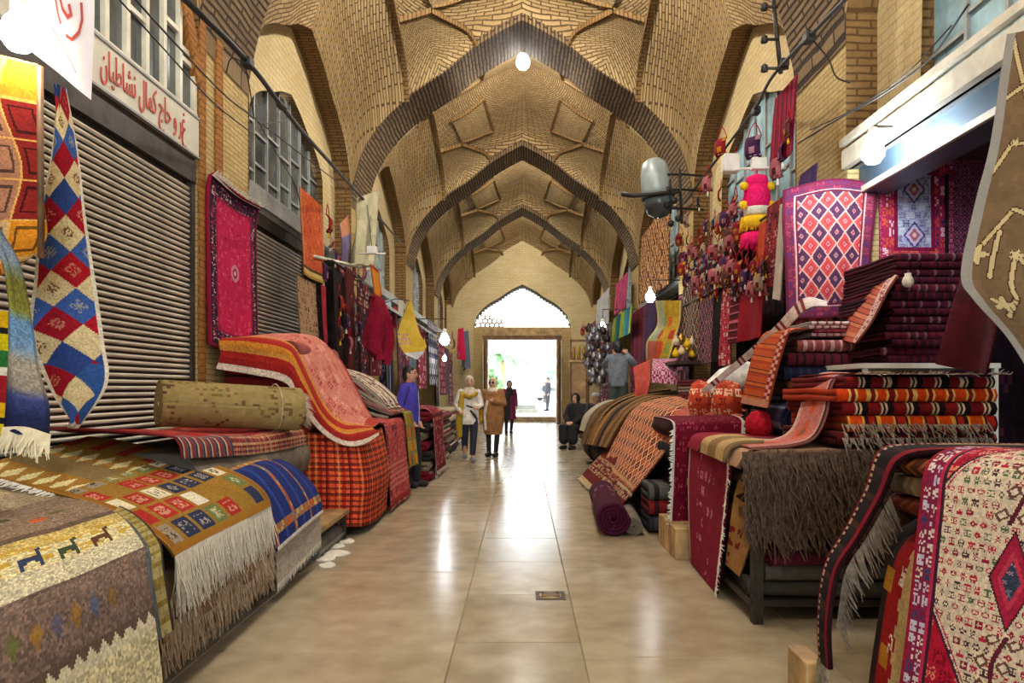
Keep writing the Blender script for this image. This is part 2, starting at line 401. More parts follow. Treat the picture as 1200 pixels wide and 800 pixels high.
# ================================================================== END WALL WITH THE DOORWAY
ENDY = 29.72
wall_end = structure(empty('wall_end', (0, ENDY, 0)))
DW, DH, LW, LA, LS = 1.62, 3.42, 2.02, 5.66, 3.85            # door half width/height; lunette half width, apex, springing
def ltop(x): return LS+(LA-LS)*np.clip(1-drop(np.minimum(np.abs(x)/LW, 1)*2.9)/drop(2.9), 0, 1)
def ew(S, T):
    x = -3.1+6.2*S; lo = np.where(np.abs(x) < LW, ltop(x), 0); hi = 7.6
    return x, ENDY+0*S, lo+(hi-lo)*T
grid_mesh('wall_face', ew, 124, 20, 'plaster_brick', wall_end, lambda S, T: (S*6.2, ew(S, T)[2]), smooth=False)
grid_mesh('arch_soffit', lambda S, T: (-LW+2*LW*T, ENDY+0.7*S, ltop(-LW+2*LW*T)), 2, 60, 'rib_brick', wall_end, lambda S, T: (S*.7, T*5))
for s in (-1, 1):
    box('door_jamb', *sorted((s*DW, s*LW)), ENDY+0.02, ENDY+0.7, 0, LS+0.05, 'wall_brick', wall_end)
box('roof_outside', -5, 5, ENDY+0.7, ENDY+1.4, 5.7, 9.0, 'wall_brick', wall_end)
for s in (-1, 1): box('flank', *sorted((s*LW, s*5.0)), ENDY+0.7, ENDY+0.9, 0, 5.8, 'wall_brick', wall_end)
door = structure(empty('door_1', (0, ENDY, 0)))
box('lintel', -LW, LW, ENDY+0.05, ENDY+0.45, DH+0.16, DH+0.50, 'wood_pale', door)
box('transom', -DW, DW, ENDY+0.02, ENDY+0.30, DH-0.02, DH+0.15, 'wood', door)
for s in (-1, 1):
    box('post', *sorted((s*(DW-0.02), s*(DW-0.16))), ENDY+0.05, ENDY+0.25, 0, DH, 'wood', door)
    lf = box('leaf', *sorted((s*(DW-0.16), s*(DW-0.24))), ENDY-1.15, ENDY+0.05, 0.02, DH-0.05, 'wood', door)
    for k in range(4):
        box('panel', *sorted((s*(DW-0.235), s*(DW-0.26))), ENDY-1.05, ENDY-0.05, 0.2+k*0.8, 0.8+k*0.8, 'wood_pale', door)
# cut-brick screen in the lunette: rows of round-holed tiles at the lower left and a scalloped rim
for r in range(3):
    for k in range(6-2*(r == 2)):
        x = -1.82+k*0.19+0.095*(r % 2); z = 4.02+r*0.165
        if z > ltop(np.array(x))-0.12: continue
        V, Fc = [], []
        for j in range(16):
            t = 2*math.pi*j/16; V += [(x+0.068*math.cos(t), ENDY+0.30, z+0.068*math.sin(t)), (x+0.1*math.copysign(min(1, abs(1.25*math.cos(t))), math.cos(t)), ENDY+0.30, z+0.088*math.copysign(min(1, abs(1.25*math.sin(t))), math.sin(t)))]
        V += [(a, b_+0.06, c_) for a, b_, c_ in V]
        for j in range(16):
            i0, i1 = 2*j, 2*((j+1) % 16)
            Fc += [(i0, i0+1, i1+1, i1), (i0+32, i1+32, i1+33, i0+33), (i0, i1, i1+32, i0+32), (i0+1, i0+33, i1+33, i1+1)]
        mesh('screen_tile', V, Fc, 'dado_stone', wall_end)
for k in range(34):                          # scalloped rim of the arch
    x = -LW+0.06+(2*LW-0.12)*k/33; z = float(ltop(np.array(x)))
    lathe('scallop', [(0.001, -0.13), (0.05, -0.11), (0.075, -0.05), (0.078, 0), (0.03, 0.04)], (x, ENDY+0.34, z-0.005), 'frame_grey', wall_end, n=8)
structure(box('wall_back', -4.8, -2.9, -9, -8.8, 0, 9, 'wall_brick'))
# ================================================================== TEXTILE ENGINE
def wool(name, rough=0.92, bstr=0.5, fine=260.0, sheen=0.0, var=0.4):
    "woven wool: knot colours come with the weave (colour attribute), the nodes add abrash, fibre and relief"
    m, nt, b = newmat(name)
    at = nd(nt, 'ShaderNodeAttribute', attribute_name='Col')
    v = coords(nt); n1 = noise(nt, v, fine, 2, 0.7); n2 = noise(nt, v, 7.0, 4, 0.6)
    c = mixc(nt, var, at.outputs[0], ramp(nt, n1, [(0.25, (0.35, 0.33, 0.32, 1)), (0.7, (1, 1, 1, 1))]).outputs[0], 'MULTIPLY')
    c = mixc(nt, 0.35, c, ramp(nt, n2, [(0.3, (0.55, 0.54, 0.53, 1)), (0.65, (1, 1, 1, 1))]).outputs[0], 'MULTIPLY')
    lk(nt, c, b.inputs['Base Color']); b.inputs['Roughness'].default_value = rough
    b.inputs['Specular IOR Level'].default_value = 0.15
    b.inputs['Sheen Weight'].default_value = sheen; b.inputs['Sheen Roughness'].default_value = 0.6
    bump(nt, b, n1, bstr, 0.004)
    return m
wool('wool'); wool('wool_far', fine=90.0); wool('wool_smooth', 0.8, 0.2, 120.0, var=0.25)
def fibre(name, c1, c2):
    m, nt, b = newmat(name)
    v = coords(nt); n = noise(nt, v, 35, 3)
    lk(nt, ramp(nt, n, [(0.3, c1), (0.7, c2)]).outputs[0], b.inputs['Base Color']); b.inputs['Roughness'].default_value = 0.9
    b.inputs['Specular IOR Level'].default_value = 0.1
    return m
fibre('fringe_white', '#c9c2b2', '#ece7da'); fibre('fringe_tan', '#9c8770', '#c2ad94'); fibre('fringe_brown', '#382b22', '#6a5647')
fibre('fringe_cream', '#cdbb95', '#e3d6b6'); fibre('fringe_grey', '#6f665c', '#9c9285'); fibre('fringe_dark', '#221a18', '#40322c')
fibre('tassel_pink', '#d3145c', '#f02a78'); fibre('tassel_yellow', '#d9a514', '#f4cf35'); fibre('tassel_red', '#8a0f1c', '#c02030')
fibre('tassel_black', '#131010', '#2a2020')
def sheet(name, guides, nu, nv, pat, mat='wool', parent=None, thick=0.012, side=1, wob=0.0, wf=3.0, seed=0, spos=None, drape=0.0, center=False):
    """cloth through 2+ guide polylines (each runs along the length T; S runs across from guide to guide).
    pat(x, y, S, T, w, l) -> sRGB per knot; every knot is a face of the weave"""
    nu, nv = max(4, nu//4*4), max(4, nv//4*4)
    G = np.stack([smooth_poly(g, nv+1) for g in guides])                  # g, T, 3
    sp = np.linspace(0, 1, len(guides)) if spos is None else np.asarray(spos, float)
    S = np.linspace(0, 1, nu+1)
    if len(guides) > 2:                                                   # smooth across
        grid = np.empty((nv+1, nu+1, 3))
        for i in range(nv+1):
            ctrl = G[:, i]; fine = smooth_poly(ctrl, 60)
            seg = np.concatenate([[0], np.cumsum(np.linalg.norm(np.diff(fine, axis=0), axis=1))]); seg /= max(seg[-1], 1e-9)
            for k in range(3): grid[i, :, k] = np.interp(S, seg, fine[:, k])
    else:
        grid = G[0][:, None]*(1-S)[None, :, None]+G[1][:, None]*S[None, :, None]
    w = np.linalg.norm(np.diff(grid[nv//2], axis=0), axis=1).sum(); l = np.linalg.norm(np.diff(grid[:, nu//2], axis=0), axis=1).sum()
    def normals(g):
        a = np.gradient(g, axis=1); b_ = np.gradient(g, axis=0); n = np.cross(a, b_)
        return n/np.maximum(np.linalg.norm(n, axis=2, keepdims=True), 1e-9)
    n = normals(grid)
    SS, TT = np.meshgrid(S, np.linspace(0, 1, nv+1))
    if not center:                                                        # knotted face outward, backing inward
        side = 1 if np.mean(np.sum(n*(np.array([0, 0, EYE])-grid), axis=2)) > 0 else -1
    if wob:
        r = np.random.default_rng(seed); ph = r.uniform(0, 6.28, 4)
        d = wob*(np.sin(SS*w*wf*2+ph[0]+2*TT)+0.6*np.sin(TT*l*wf*2.3+ph[1]+3*SS)+0.4*np.sin(SS*w*wf*5+ph[2]))
        grid = grid+n*d[..., None]; n = normals(grid)
    if drape:                                                             # hanging folds, growing to the free end
        r = np.random.default_rng(seed+5); ph = r.uniform(0, 6.28)
        d = drape*np.sin(SS*w*wf*2.0+ph)*TT
        grid = grid+n*d[..., None]; n = normals(grid)
    if center: grid = grid+side*n*thick*0.5
    k = 2 if center else 4; back = (grid-side*n*thick)[::k, ::k]; bu, bv = nu//k, nv//k
    V = np.concatenate([grid.reshape(-1, 3), back.reshape(-1, 3)]); off = (nu+1)*(nv+1)
    i = (np.arange(nv)[:, None]*(nu+1)+np.arange(nu)[None]).ravel()
    Ff = np.stack([i, i+1, i+nu+2, i+nu+1], 1)
    j = off+(np.arange(bv)[:, None]*(bu+1)+np.arange(bu)[None]).ravel()
    Fb = np.stack([j, j+bu+1, j+bu+2, j+1], 1)
    fi = lambda a, c: a*k*(nu+1)+c*k
    bi = lambda a, c: off+a*(bu+1)+c
    R = []
    for c in range(bu):
        R += [(fi(0, c+1), fi(0, c), bi(0, c), bi(0, c+1)), (fi(bv, c), fi(bv, c+1), bi(bv, c+1), bi(bv, c))]
    for a in range(bv):
        R += [(fi(a, 0), fi(a+1, 0), bi(a+1, 0), bi(a, 0)), (fi(a+1, bu), fi(a, bu), bi(a, bu), bi(a+1, bu))]
    Fc = np.concatenate([Ff, Fb, np.array(R)])
    sc, tc = np.meshgrid((np.arange(nu)+0.5)/nu, (np.arange(nv)+0.5)/nv); sc, tc = sc.ravel(), tc.ravel()
    c1 = pat(sc*w, tc*l, sc, tc, w, l)
    sb, tb = np.meshgrid((np.arange(bu)+0.5)/bu, (np.arange(bv)+0.5)/bv); sb, tb = sb.ravel(), tb.ravel()
    c2 = pat(sb*w, tb*l, sb, tb, w, l)*0.82
    lum = lambda q: (q*np.array([.3, .59, .11])).sum(1, keepdims=True)
    c1 = np.clip(lum(c1)+(c1-lum(c1))*1.14, 0, 1); c2 = np.clip(lum(c2)+(c2-lum(c2))*1.14, 0, 1)      # fuller dyes
    rim = np.clip(np.median(c1, axis=0)*0.75, 0, 1)
    c = np.concatenate([c1, c2, np.tile(rim, (len(R), 1))])
    me = bpy.data.meshes.new(name)
    me.vertices.add(len(V)); me.vertices.foreach_set('co', V.astype(np.float32).ravel())
    me.loops.add(len(Fc)*4); me.loops.foreach_set('vertex_index', Fc.astype(np.int32).ravel())
    me.polygons.add(len(Fc)); me.polygons.foreach_set('loop_start', np.arange(len(Fc), dtype=np.int32)*4)
    me.update(calc_edges=True); me.validate()
    at = me.color_attributes.new('Col', 'FLOAT_COLOR', 'CORNER')
    rgba = np.ones((len(Fc), 4), np.float32); rgba[:, :3] = lin(np.clip(c, 0, 1))
    at.data.foreach_set('color', np.repeat(rgba, 4, axis=0).ravel())
    me.shade_smooth(); me.materials.append(MATS[mat])
    o = bpy.data.objects.new(name, me); COL.objects.link(o); setparent(o, parent)
    sheet.last = grid
    return o
def fringe(name, edge, direction, length, n, mat, parent=None, width=0.006, jit=0.25, seed=1, kind=None):
    "loose warp ends along an edge: one joined part, far too many to pick apart"
    r = np.random.default_rng(seed); E = smooth_poly(edge, n); D = np.asarray(direction, float); D = D/np.linalg.norm(D)
    t = np.gradient(E, axis=0); t /= np.maximum(np.linalg.norm(t, axis=1, keepdims=True), 1e-9)
    V, Fc = [], []
    for i in range(n):
        p = E[i]+t[i]*r.uniform(-1, 1)*width*0.6; L = length*r.uniform(1-jit*1.4, 1+jit*0.5)
        lean = t[i]*r.normal(0, jit*0.25)+r.normal(0, 0.06, 3); nn = np.cross(t[i], D); nn /= max(np.linalg.norm(nn), 1e-9)
        bend = nn*r.normal(0, jit*0.22)*L
        b0 = len(V)
        for q, wd in ((0, 1.0), (0.5, 0.85), (1.0, 0.35)):
            c = p+(D+lean*q)*L*q+bend*q*q
            a = t[i]*width*0.5*wd; h = nn*width*0.45*wd
            V += [c-a, c+a, c+h]
        for q in (0, 3):
            for k in range(3): Fc.append((b0+q+k, b0+q+(k+1) % 3, b0+q+3+(k+1) % 3, b0+q+3+k))
    o = mesh(name, V, Fc, mat, parent)
    o['kind'] = 'stuff'
    return o
# ------------------------------------------------------------------ patterns (all in metres on the cloth)
def rnd(ix, iy, seed=0):
    h = (np.asarray(ix, np.int64)*73856093 ^ np.asarray(iy, np.int64)*19349663 ^ (seed*83492791+1)) & 0x7fffffff
    h = (h*1103515245+12345) & 0x7fffffff; h ^= h >> 13; h = (h*214013+2531011) & 0x7fffffff
    return (h % 100003)/100003.0
_bm = {}
def bitmaps(px, seed, fill=0.48):
    if (px, seed) not in _bm:
        r = np.random.default_rng(seed); h = (px+1)//2; B = []
        for _ in range(14):
            a = r.random((px, h)) < fill; a = np.concatenate([a, a[:, :px-h][:, ::-1]], 1)
            if r.random() < 0.5: a = np.concatenate([a[:h], a[:px-h][::-1]], 0)
            B.append(a)
        _bm[(px, seed)] = np.array(B)
    return _bm[(px, seed)]
def motif(x, y, cell, px=7, seed=1, dens=0.8, gap=2, stag=0.5):
    "random mirror-symmetric woven motifs, one per cell: (mask, colour hash)"
    iy = np.floor(y/cell).astype(int); xs_ = x+stag*cell*(iy % 2); ix = np.floor(xs_/cell).astype(int)
    n = px+gap; ux = ((xs_/cell-ix)*n).astype(int); uy = ((y/cell-iy)*n).astype(int)
    h = rnd(ix, iy, seed); h2 = rnd(ix, iy, seed+9)
    B = bitmaps(px, seed); ok = (ux < px) & (uy < px) & (h2 < dens)
    m = np.zeros(len(x), bool)
    m[ok] = B[(h[ok]*len(B)).astype(int) % len(B), uy[ok], ux[ok]]
    return m, rnd(ix, iy, seed+3)
def pal(cols): return np.array([hx(c) for c in cols])
def base(n, c): return np.tile(hx(c) if isinstance(c, str) else c, (n, 1))
def speck(c, x, y, amt=0.06, q=0.008, seed=3):
    return c*(1+amt*(rnd(np.floor(x/q), np.floor(y/q), seed)-0.5)[:, None]*2)
def pick(c, m, h, cols):
    P_ = pal(cols); idx = (h*len(P_)).astype(int) % len(P_); c[m] = P_[idx[m]]; return c
def bands(spec, axis='y', amt=0.08, rep=None, motifs=True, mcell=None, seed=2, mcols=('#e8d9b0', '#1d1a30')):
    "kilim bands: spec [(metres, colour)] repeated along an axis"
    tot = sum(s for s, _ in spec)
    def f(x, y, S, T, w, l):
        q = (y if axis == 'y' else x) % tot; c = np.zeros((len(x), 3)); a = 0
        for s, col in spec: mk = (q >= a) & (q < a+s+1e-9); c[mk] = hx(col); a += s
        if mcell:
            m, h = motif(x, y, mcell, 5, seed, 0.6); pick(c, m, h, mcols)
        return speck(c, x, y, amt)
    return f
def plaid(c0, c1, dark, a=0.075, b=0.05):
    def f(x, y, S, T, w, l):
        c = base(len(x), c0); sx, sy = (x % a)/a, (y % b)/b
        c[sx < 0.42] = hx(c1); m = sy < 0.45; c[m] = c[m]*0.45+hx(dark)*0.55
        k = (sx < 0.12) | (sy < 0.1); c[k] = c[k]*0.5+hx(dark)*0.5
        k = (np.abs(sx-0.7) < 0.05); c[k] = c[k]*0.5+hx('#f0c070')*0.5
        return speck(c, x, y, 0.12)
    return f
def lattice(ground, alt, line, cell=(0.16, 0.22), lw=0.10, inner=('#2a2036', '#e9e0d0'), dots=True):
    def f(x, y, S, T, w, l):
        a = x/cell[0]+y/cell[1]; b_ = x/cell[0]-y/cell[1]; fa, fb = a-np.floor(a), b_-np.floor(b_)
        par = (np.floor(a)+np.floor(b_)).astype(int) % 2
        c = base(len(x), ground); c[par == 1] = hx(alt)
        d = np.minimum(np.minimum(fa, 1-fa), np.minimum(fb, 1-fb)); c[d < lw] = hx(line)
        if dots:
            u, v2 = np.abs(fa-0.5), np.abs(fb-0.5)
            m = (np.maximum(u, v2) < 0.26); c[m & (par == 0)] = hx(inner[0])*0.5+c[m & (par == 0)]*0.5
            m2 = (np.maximum(u, v2) < 0.14); c[m2] = hx(inner[1])*0.7+c[m2]*0.3
            m3 = (np.maximum(u, v2) < 0.06); c[m3] = hx(inner[0])
        return speck(c, x, y, 0.1)
    return f
def framed(inner, borders, seed=4):
    "nested borders [(metres, ground, motif colours or None, cell)] round an inner field"
    def f(x, y, S, T, w, l):
        c = inner(x, y, S, T, w, l); d = np.minimum(np.minimum(x, w-x), np.minimum(y, l-y)); a = 0
        for k, (s, col, mc, cell) in enumerate(borders):
            m = (d >= a) & (d < a+s)
            if m.any():
                cc = base(m.sum(), col)
                if mc:
                    mm, h = motif(x[m], y[m], cell, 5, seed+k, 0.95, 1, 0); pick(cc, mm, h, mc)
                c[m] = speck(cc, x[m], y[m], 0.08)
            a += s
        return c
    return f
def persian(field, corner, med, mcols, cell=0.06, medr=(0.3, 0.36), ccut=0.75, seed=11, line='#2a1020'):
    "field strewn with motifs, cut corners and a stepped medallion"
    def f(x, y, S, T, w, l):
        c = base(len(x), field); m, h = motif(x, y, cell, 7, seed, 0.9, 2, 0.5); pick(c, m, h, mcols)
        u, v2 = np.abs(S-0.5)*2, np.abs(T-0.5)*2
        if ccut:
            q = u**1.5+v2**1.5*0.9
            m = q > ccut*2; mm, h = motif(x, y, cell*0.8, 5, seed+2, 0.9); cc = base(len(x), corner); pick(cc, mm, h, mcols); c[m] = cc[m]
            c[np.abs(q-ccut*2) < 0.035] = hx(line)
        if med:
            q = u/medr[0]+v2/medr[1]; k = q < 1
            c[k] = hx(med[0]); c[(q < 0.94) & (q > 0.8)] = hx(med[1]); c[(q < 0.55)] = hx(med[2])
            mm, h = motif(x, y, cell*0.7, 5, seed+5, 0.9); pick(c, mm & (q < 0.5), h, mcols)
            c[(q > 0.97) & (q < 1.06)] = hx(line)
        return speck(c, x, y, 0.1)
    return f
def patches(ground, cols, cell=(0.1, 0.1), frac=0.74, seed=5, dens=0.85, rot=0.0, sub=True, full=False):
    "gabbeh squares, many with a little figure inside"
    def f(x, y, S, T, w, l):
        ca, sa = math.cos(rot), math.sin(rot); X, Y = x*ca+y*sa, -x*sa+y*ca
        ix, iy = np.floor(X/cell[0]), np.floor(Y/cell[1]); fx, fy = X/cell[0]-ix, Y/cell[1]-iy
        c = base(len(x), ground); P_ = pal(cols)
        if full: idx = ((ix+2*iy).astype(int) % len(P_)); m = np.ones(len(x), bool)
        else:
            idx = (rnd(ix, iy, seed)*len(P_)).astype(int); m = (np.abs(fx-0.5) < frac/2) & (np.abs(fy-0.5) < frac/2) & (rnd(ix, iy, seed+1) < dens)
        c[m] = P_[idx[m]]
        if sub:
            B = bitmaps(7, seed+20); ux = ((fx-0.5)/(frac*0.62)*7+3.5); uy = ((fy-0.5)/(frac*0.62)*7+3.5)
            ok = m & (ux >= 0) & (ux < 7) & (uy >= 0) & (uy < 7) & (rnd(ix, iy, seed+4) < 0.6)
            mm = np.zeros(len(x), bool); k = (rnd(ix, iy, seed+6)*14).astype(int)
            mm[ok] = B[k[ok], uy[ok].astype(int), ux[ok].astype(int)]
            lum = c.mean(axis=1); c[mm & (lum > 0.5)] = c[mm & (lum > 0.5)]*0.35; c[mm & (lum <= 0.5)] = c[mm & (lum <= 0.5)]*0.4+0.6*hx('#efe2c2')
        return speck(c, x, y, 0.1)
    return f
def mottled(c0, c1, q=0.03, seed=3, motifs=None, cell=0.09, px=7, dens=0.7):
    def f(x, y, S, T, w, l):
        h = 0.5*rnd(np.floor(x/q), np.floor(y/q), seed)+0.5*rnd(np.floor(x/(q*3)), np.floor(y/(q*3)), seed+1)
        c = hx(c0)[None]*(1-h)[:, None]+hx(c1)[None]*h[:, None]
        if motifs: m, k = motif(x, y, cell, px, seed, dens); pick(c, m, k, motifs)
        return c
    return f
def mixband(spec, end_frac=True):
    "different pattern functions over ranges of T: [(t_end, pattern)]"
    def f(x, y, S, T, w, l):
        c = np.zeros((len(x), 3)); lo = -1
        for hi, p in spec:
            m = (T > lo) & (T <= hi)
            if m.any(): c[m] = p(x[m], y[m], S[m], T[m], w, l)
            lo = hi
        return c
    return f
# ------------------------------------------------------------------ folded rugs, rolls, stacks
def folded(name, x0, x1, y0, y1, z0, h, pat, label=None, group=None, layers=2, axis='x', nu=24, loopside=1, seed=0, mat='wool', cat='rug', yaw=0.0):
    "a rug folded back and forth into a flat bale; the loops face -y (axis y) or the aisle (axis x)"
    if loopside == 1 and (axis == 'y' or x0 > 0): loopside = -1       # round folds face the aisle or the camera
    r = random.Random(seed); t = h/layers; pts = []; 
    a0, a1 = (x0, x1) if axis == 'x' else (y0, y1)
    for k in range(layers):
        z = z0+t*(k+0.5); fr = [a0+t*0.5, a1-t*0.5]
        if (k+(loopside < 0)) % 2: fr = fr[::-1]
        jig = r.uniform(-0.012, 0.012)
        for q in np.linspace(0, 1, 7): pts.append((fr[0]+(fr[1]-fr[0])*q, z+0.003*math.sin(9*q+seed)))
        if k < layers-1:
            sg = 1 if fr[1] > fr[0] else -1
            for th in (15, 45, 75, 105, 135, 165): pts.append((fr[1]+sg*(t*0.5*math.sin(math.radians(th))+jig), z+t*0.5-t*0.5*math.cos(math.radians(th))))
    b0, b1 = (y0, y1) if axis == 'x' else (x0, x1)
    mk = (lambda p, q: (p[0], q, p[1])) if axis == 'x' else (lambda p, q: (q, p[0], p[1]))
    g = [[mk(p, b0) for p in pts], [mk(p, b1) for p in pts]]
    if yaw:
        cx, cy = (x0+x1)/2, (y0+y1)/2; ca, sa = math.cos(yaw), math.sin(yaw)
        g = [[(cx+(p[0]-cx)*ca-(p[1]-cy)*sa, cy+(p[0]-cx)*sa+(p[1]-cy)*ca, p[2]) for p in q] for q in g]
    o = sheet(name, g, nu, 44*layers, pat, mat, thick=t*0.86, side=1, seed=seed, center=True)
    # centre the thickness on the path
    if label: tag(o, label, cat, group)
    return o
def roll(name, p0, p1, r, pat, label=None, cat='rug', turns=4, nu=24, nv=160, group=None, mat='wool'):
    "rolled rug: a real spiral of cloth"
    p0, p1 = Vector(p0), Vector(p1); d = (p1-p0).normalized(); a = d.cross(Vector((0, 0, 1))).normalized(); b_ = a.cross(d)
    g = []
    for p in (p0, p1):
        g.append([tuple(p+(r*(0.12+0.88*q))*1.0*(math.cos(turns*6.283*q)*a+math.sin(turns*6.283*q)*b_)) for q in np.linspace(1, 0, turns*12).tolist()])
    o = sheet(name, g, nu, nv, pat, mat, thick=r/turns*0.8, side=1, center=True)
    if label: tag(o, label, cat, group)
    return o
# ================================================================== LEFT SIDE, FROM NEAR TO FAR
RUGS_L = 'rugs laid out along the left side'
def bench(name, x0, x1, y0, y1, z, label, mat='wood', legs=None, cat='bench'):
    b_ = empty(name, ((x0+x1)/2, (y0+y1)/2, 0), label, cat)
    n = 3; wdt = (x1-x0)/n
    for k in range(n): box('plank', x0+k*wdt+0.004, x0+(k+1)*wdt-0.004, y0, y1, z-0.035, z, mat, b_)
    for xx in (x0+0.03, x1-0.08):
        for yy in (legs or (y0+0.05, y1-0.1)):
            box('leg', xx, xx+0.05, yy, yy+0.05, 0, z-0.035, 'steel_dark', b_)
    for xx in (x0+0.04, x1-0.07): box('rail', xx, xx+0.03, y0+0.06, y1-0.06, z-0.075, z-0.036, 'steel_dark', b_)
    return b_
bench('display_bench', -2.84, -1.62, 0.9, 6.85, 0.27, 'low bench carrying the fringed rugs along the left shutters', 'wood_pale')
# supporting bales that lie under the two nearest rugs
folded('folded_rug', -2.75, -1.72, 3.2, 4.45, 0.27, 0.14, mottled('#5b4636', '#7a6350'), 'dark brown folded rug lowest under the ochre fringed rug', 'bales under the left rugs', 2)
folded('folded_rug', -2.74, -1.75, 3.2, 4.45, 0.41, 0.14, bands([(.1, '#6b5a48'), (.05, '#43352c'), (.04, '#a08a68')]), 'striped brown folded rug under the ochre fringed rug', 'bales under the left rugs', 2)
folded('folded_rug', -2.74, -1.80, 3.25, 4.4, 0.55, 0.13, mottled('#6a6f70', '#8b8a80'), 'grey folded rug just under the ochre fringed rug', 'bales under the left rugs', 2)
folded('folded_rug', -2.75, -1.70, 4.55, 5.75, 0.27, 0.2, mottled('#40303a', '#6a4a48'), 'plum folded rug under the blue plaid rug', 'bales under the left rugs', 2)
folded('folded_rug', -2.70, -1.85, 4.6, 5.7, 0.47, 0.2, mottled('#2d3550', '#4a5070'), 'dull blue folded rug right under the blue plaid rug', 'bales under the left rugs', 2)
folded('folded_rug', -2.6, -1.5, 1.2, 2.5, 0.27, 0.46, mottled('#6b6258', '#8d8578'), 'grey bale holding up the cream animal rug', 'bales under the left rugs', 3)
# nearest: cream and brown rug with little animals, over the bench edge
def animals(x, y, S, T, w, l):
    "bands parallel to the aisle: l runs from the wall to the hanging end"
    c = base(len(x), '#8b7a68'); yy = y-(l-1.62)
    def band(a, b_, col): 
        m = (yy >= a) & (yy < b_); c[m] = hx(col)
    band(-9, -0.35, '#b8a98a'); band(-0.35, -0.1, '#a3937c'); band(-0.1, 0.30, '#8d7a69'); band(0.30, 0.345, '#6b594e')
    band(0.345, 0.47, '#cdb878'); band(0.47, 0.66, '#ddd2a6'); band(0.66, 0.80, '#cfc8ac'); band(0.80, 0.83, '#6a5951'); band(0.83, 1.10, '#7d6a60'); band(1.10, 9, '#d6cba6')
    h = rnd(np.floor(x/0.012), np.floor(yy/0.006), 3); c *= (0.82+0.36*h)[:, None]
    m = (yy > 0.40) & (yy < 0.62) & (rnd(np.floor(x/0.05), np.floor(yy/0.02), 8) < 0.28); c[m] = hx('#c9a94e')
    # zigzag edge
    zz = 1.10+0.018*np.abs(((x/0.035) % 2)-1)*2-0.02; m = (yy > 1.07) & (yy < 1.14); c[m & (yy < zz)] = hx('#6b584e'); c[m & (yy >= zz)] = hx('#e2d9bb')
    # llamas
    art = ["10000000", "11000000", "01000000", "01000000", "01111110", "01111110", "01100110", "01000010", "01000010"]
    A = np.array([[ch == '1' for ch in r] for r in art])
    for k, (xc, col) in enumerate(zip(np.arange(0.14, 1.66, 0.20), ['#3d4a34', '#5b3c2c', '#3d5a40', '#29402f', '#c8683a', '#34405c']*4)):
        u = ((xc+0.07-x)/0.0185).astype(int); v2 = ((yy-0.46)/0.02).astype(int)
        ok = (u >= 0) & (u < 8) & (v2 >= 0) & (v2 < 9) & (xc+0.07-x >= 0) & (yy >= 0.46)
        mm = np.zeros(len(x), bool); mm[ok] = A[v2[ok], u[ok]]; c[mm] = hx(col)
    for k, (xc, col) in enumerate(zip(np.arange(0.05, 1.6, 0.098), ['#6f7440', '#a9803c', '#5d6080', '#a07a38', '#5c6a8a', '#8a6c3a', '#9a7a34', '#5f7a3a', '#8a6838', '#d0603c']*2)):
        q = np.abs(x-xc)/0.03+np.abs(yy-0.965)/0.045; m = q < 1; c[m] = hx(col)*0.75+0.25*c[m]
    for xc, yc_, col in ((0.9, 0.1, '#c46a3c'), (1.2, 0.06, '#4a4c34'), (1.35, 0.16, '#c96a38'), (1.05, 0.2, '#50543a'), (1.5, 0.12, '#6a6a40')):
        m = (np.abs(x-xc) < 0.05) & (np.abs(yy-yc_) < 0.02); c[m] = hx(col)
    return speck(c, x, y, 0.1)
B = [(-2.65, 3.62, .95), (-2.1, 3.34, .91), (-1.76, 3.12, .875), (-1.47, 2.80, .815), (-1.375, 2.66, .72), (-1.33, 2.64, .5), (-1.30, 2.64, .25), (-1.29, 2.64, .06)]
A = [(x+0.02, y-1.75, z) for x, y, z in B]
tag(sheet('animal_rug', [A, B], 180, 220, animals, wob=0.004), 'cream and brown rug with a row of small animals, nearest at lower left', 'rug', RUGS_L)
B2 = [(x+0.0, y+0.13, z-0.02) for x, y, z in B[:-2]]; A2 = [(x, y-0.9, z-0.02) for x, y, z in B2]
def slate(x, y, S, T, w, l):
    c = base(len(x), '#5d6468'); c[S > 0.90] = hx('#a59a6c'); k = (S > 0.90) & ((y % 0.07) < 0.03); c[k] = hx('#8a7a3c'); c[S > 0.975] = hx('#3a3630')
    return speck(c, x, y, .12)
tag(sheet('slate_rug', [A2, B2], 60, 90, slate), 'slate grey rug with a dashed olive edge beneath the animal rug', 'rug', RUGS_L)
# ochre gabbeh with squares and long white fringe
def ochre(x, y, S, T, w, l):
    c = patches('#9a7834', ['#a8322c', '#e6dcc0', '#2c3350', '#8d8a5a', '#b59a70', '#e9e2cf', '#6d7a4c', '#a03028', '#9c8f7c'], (0.185, 0.15), 0.80, 14, 0.94)(x, y, S, T, w, l)
    m = (T < 0.42)
    c2 = base(len(x), '#a1793a'); c2[(S > 0.25) & (S < 0.5)] = hx('#8a7650')
    u = np.minimum(np.abs(S-0.12), np.abs(S-0.58)); q = u/0.11+np.abs((y % 0.095)-0.0475)/0.034; c2[q < 1] = hx('#e4d9a8')
    c2[(S > 0.72) & ((y % 0.15) < 0.06)] = hx('#9c3a2a')
    c[m] = speck(c2[m], x[m], y[m], 0.1)
    e = np.minimum(x, w-x); c[e < 0.06] = hx('#96682a'); c[e < 0.015] = hx('#b98a3c'); c[l-y < 0.045] = hx('#a1742c')
    return c
A = [(-2.62, 3.42, 1.02), (-2.45, 3.40, .965), (-2.15, 3.33, .915), (-1.85, 3.22, .865), (-1.66, 3.16, .80), (-1.54, 3.13, .735), (-1.49, 3.12, .68)]
Bq = [(-2.72, 4.55, 1.10), (-2.5, 4.6, 1.06), (-2.05, 4.66, .935), (-1.80, 4.62, .855), (-1.67, 4.60, .78), (-1.61, 4.58, .715), (-1.585, 4.57, .66)]
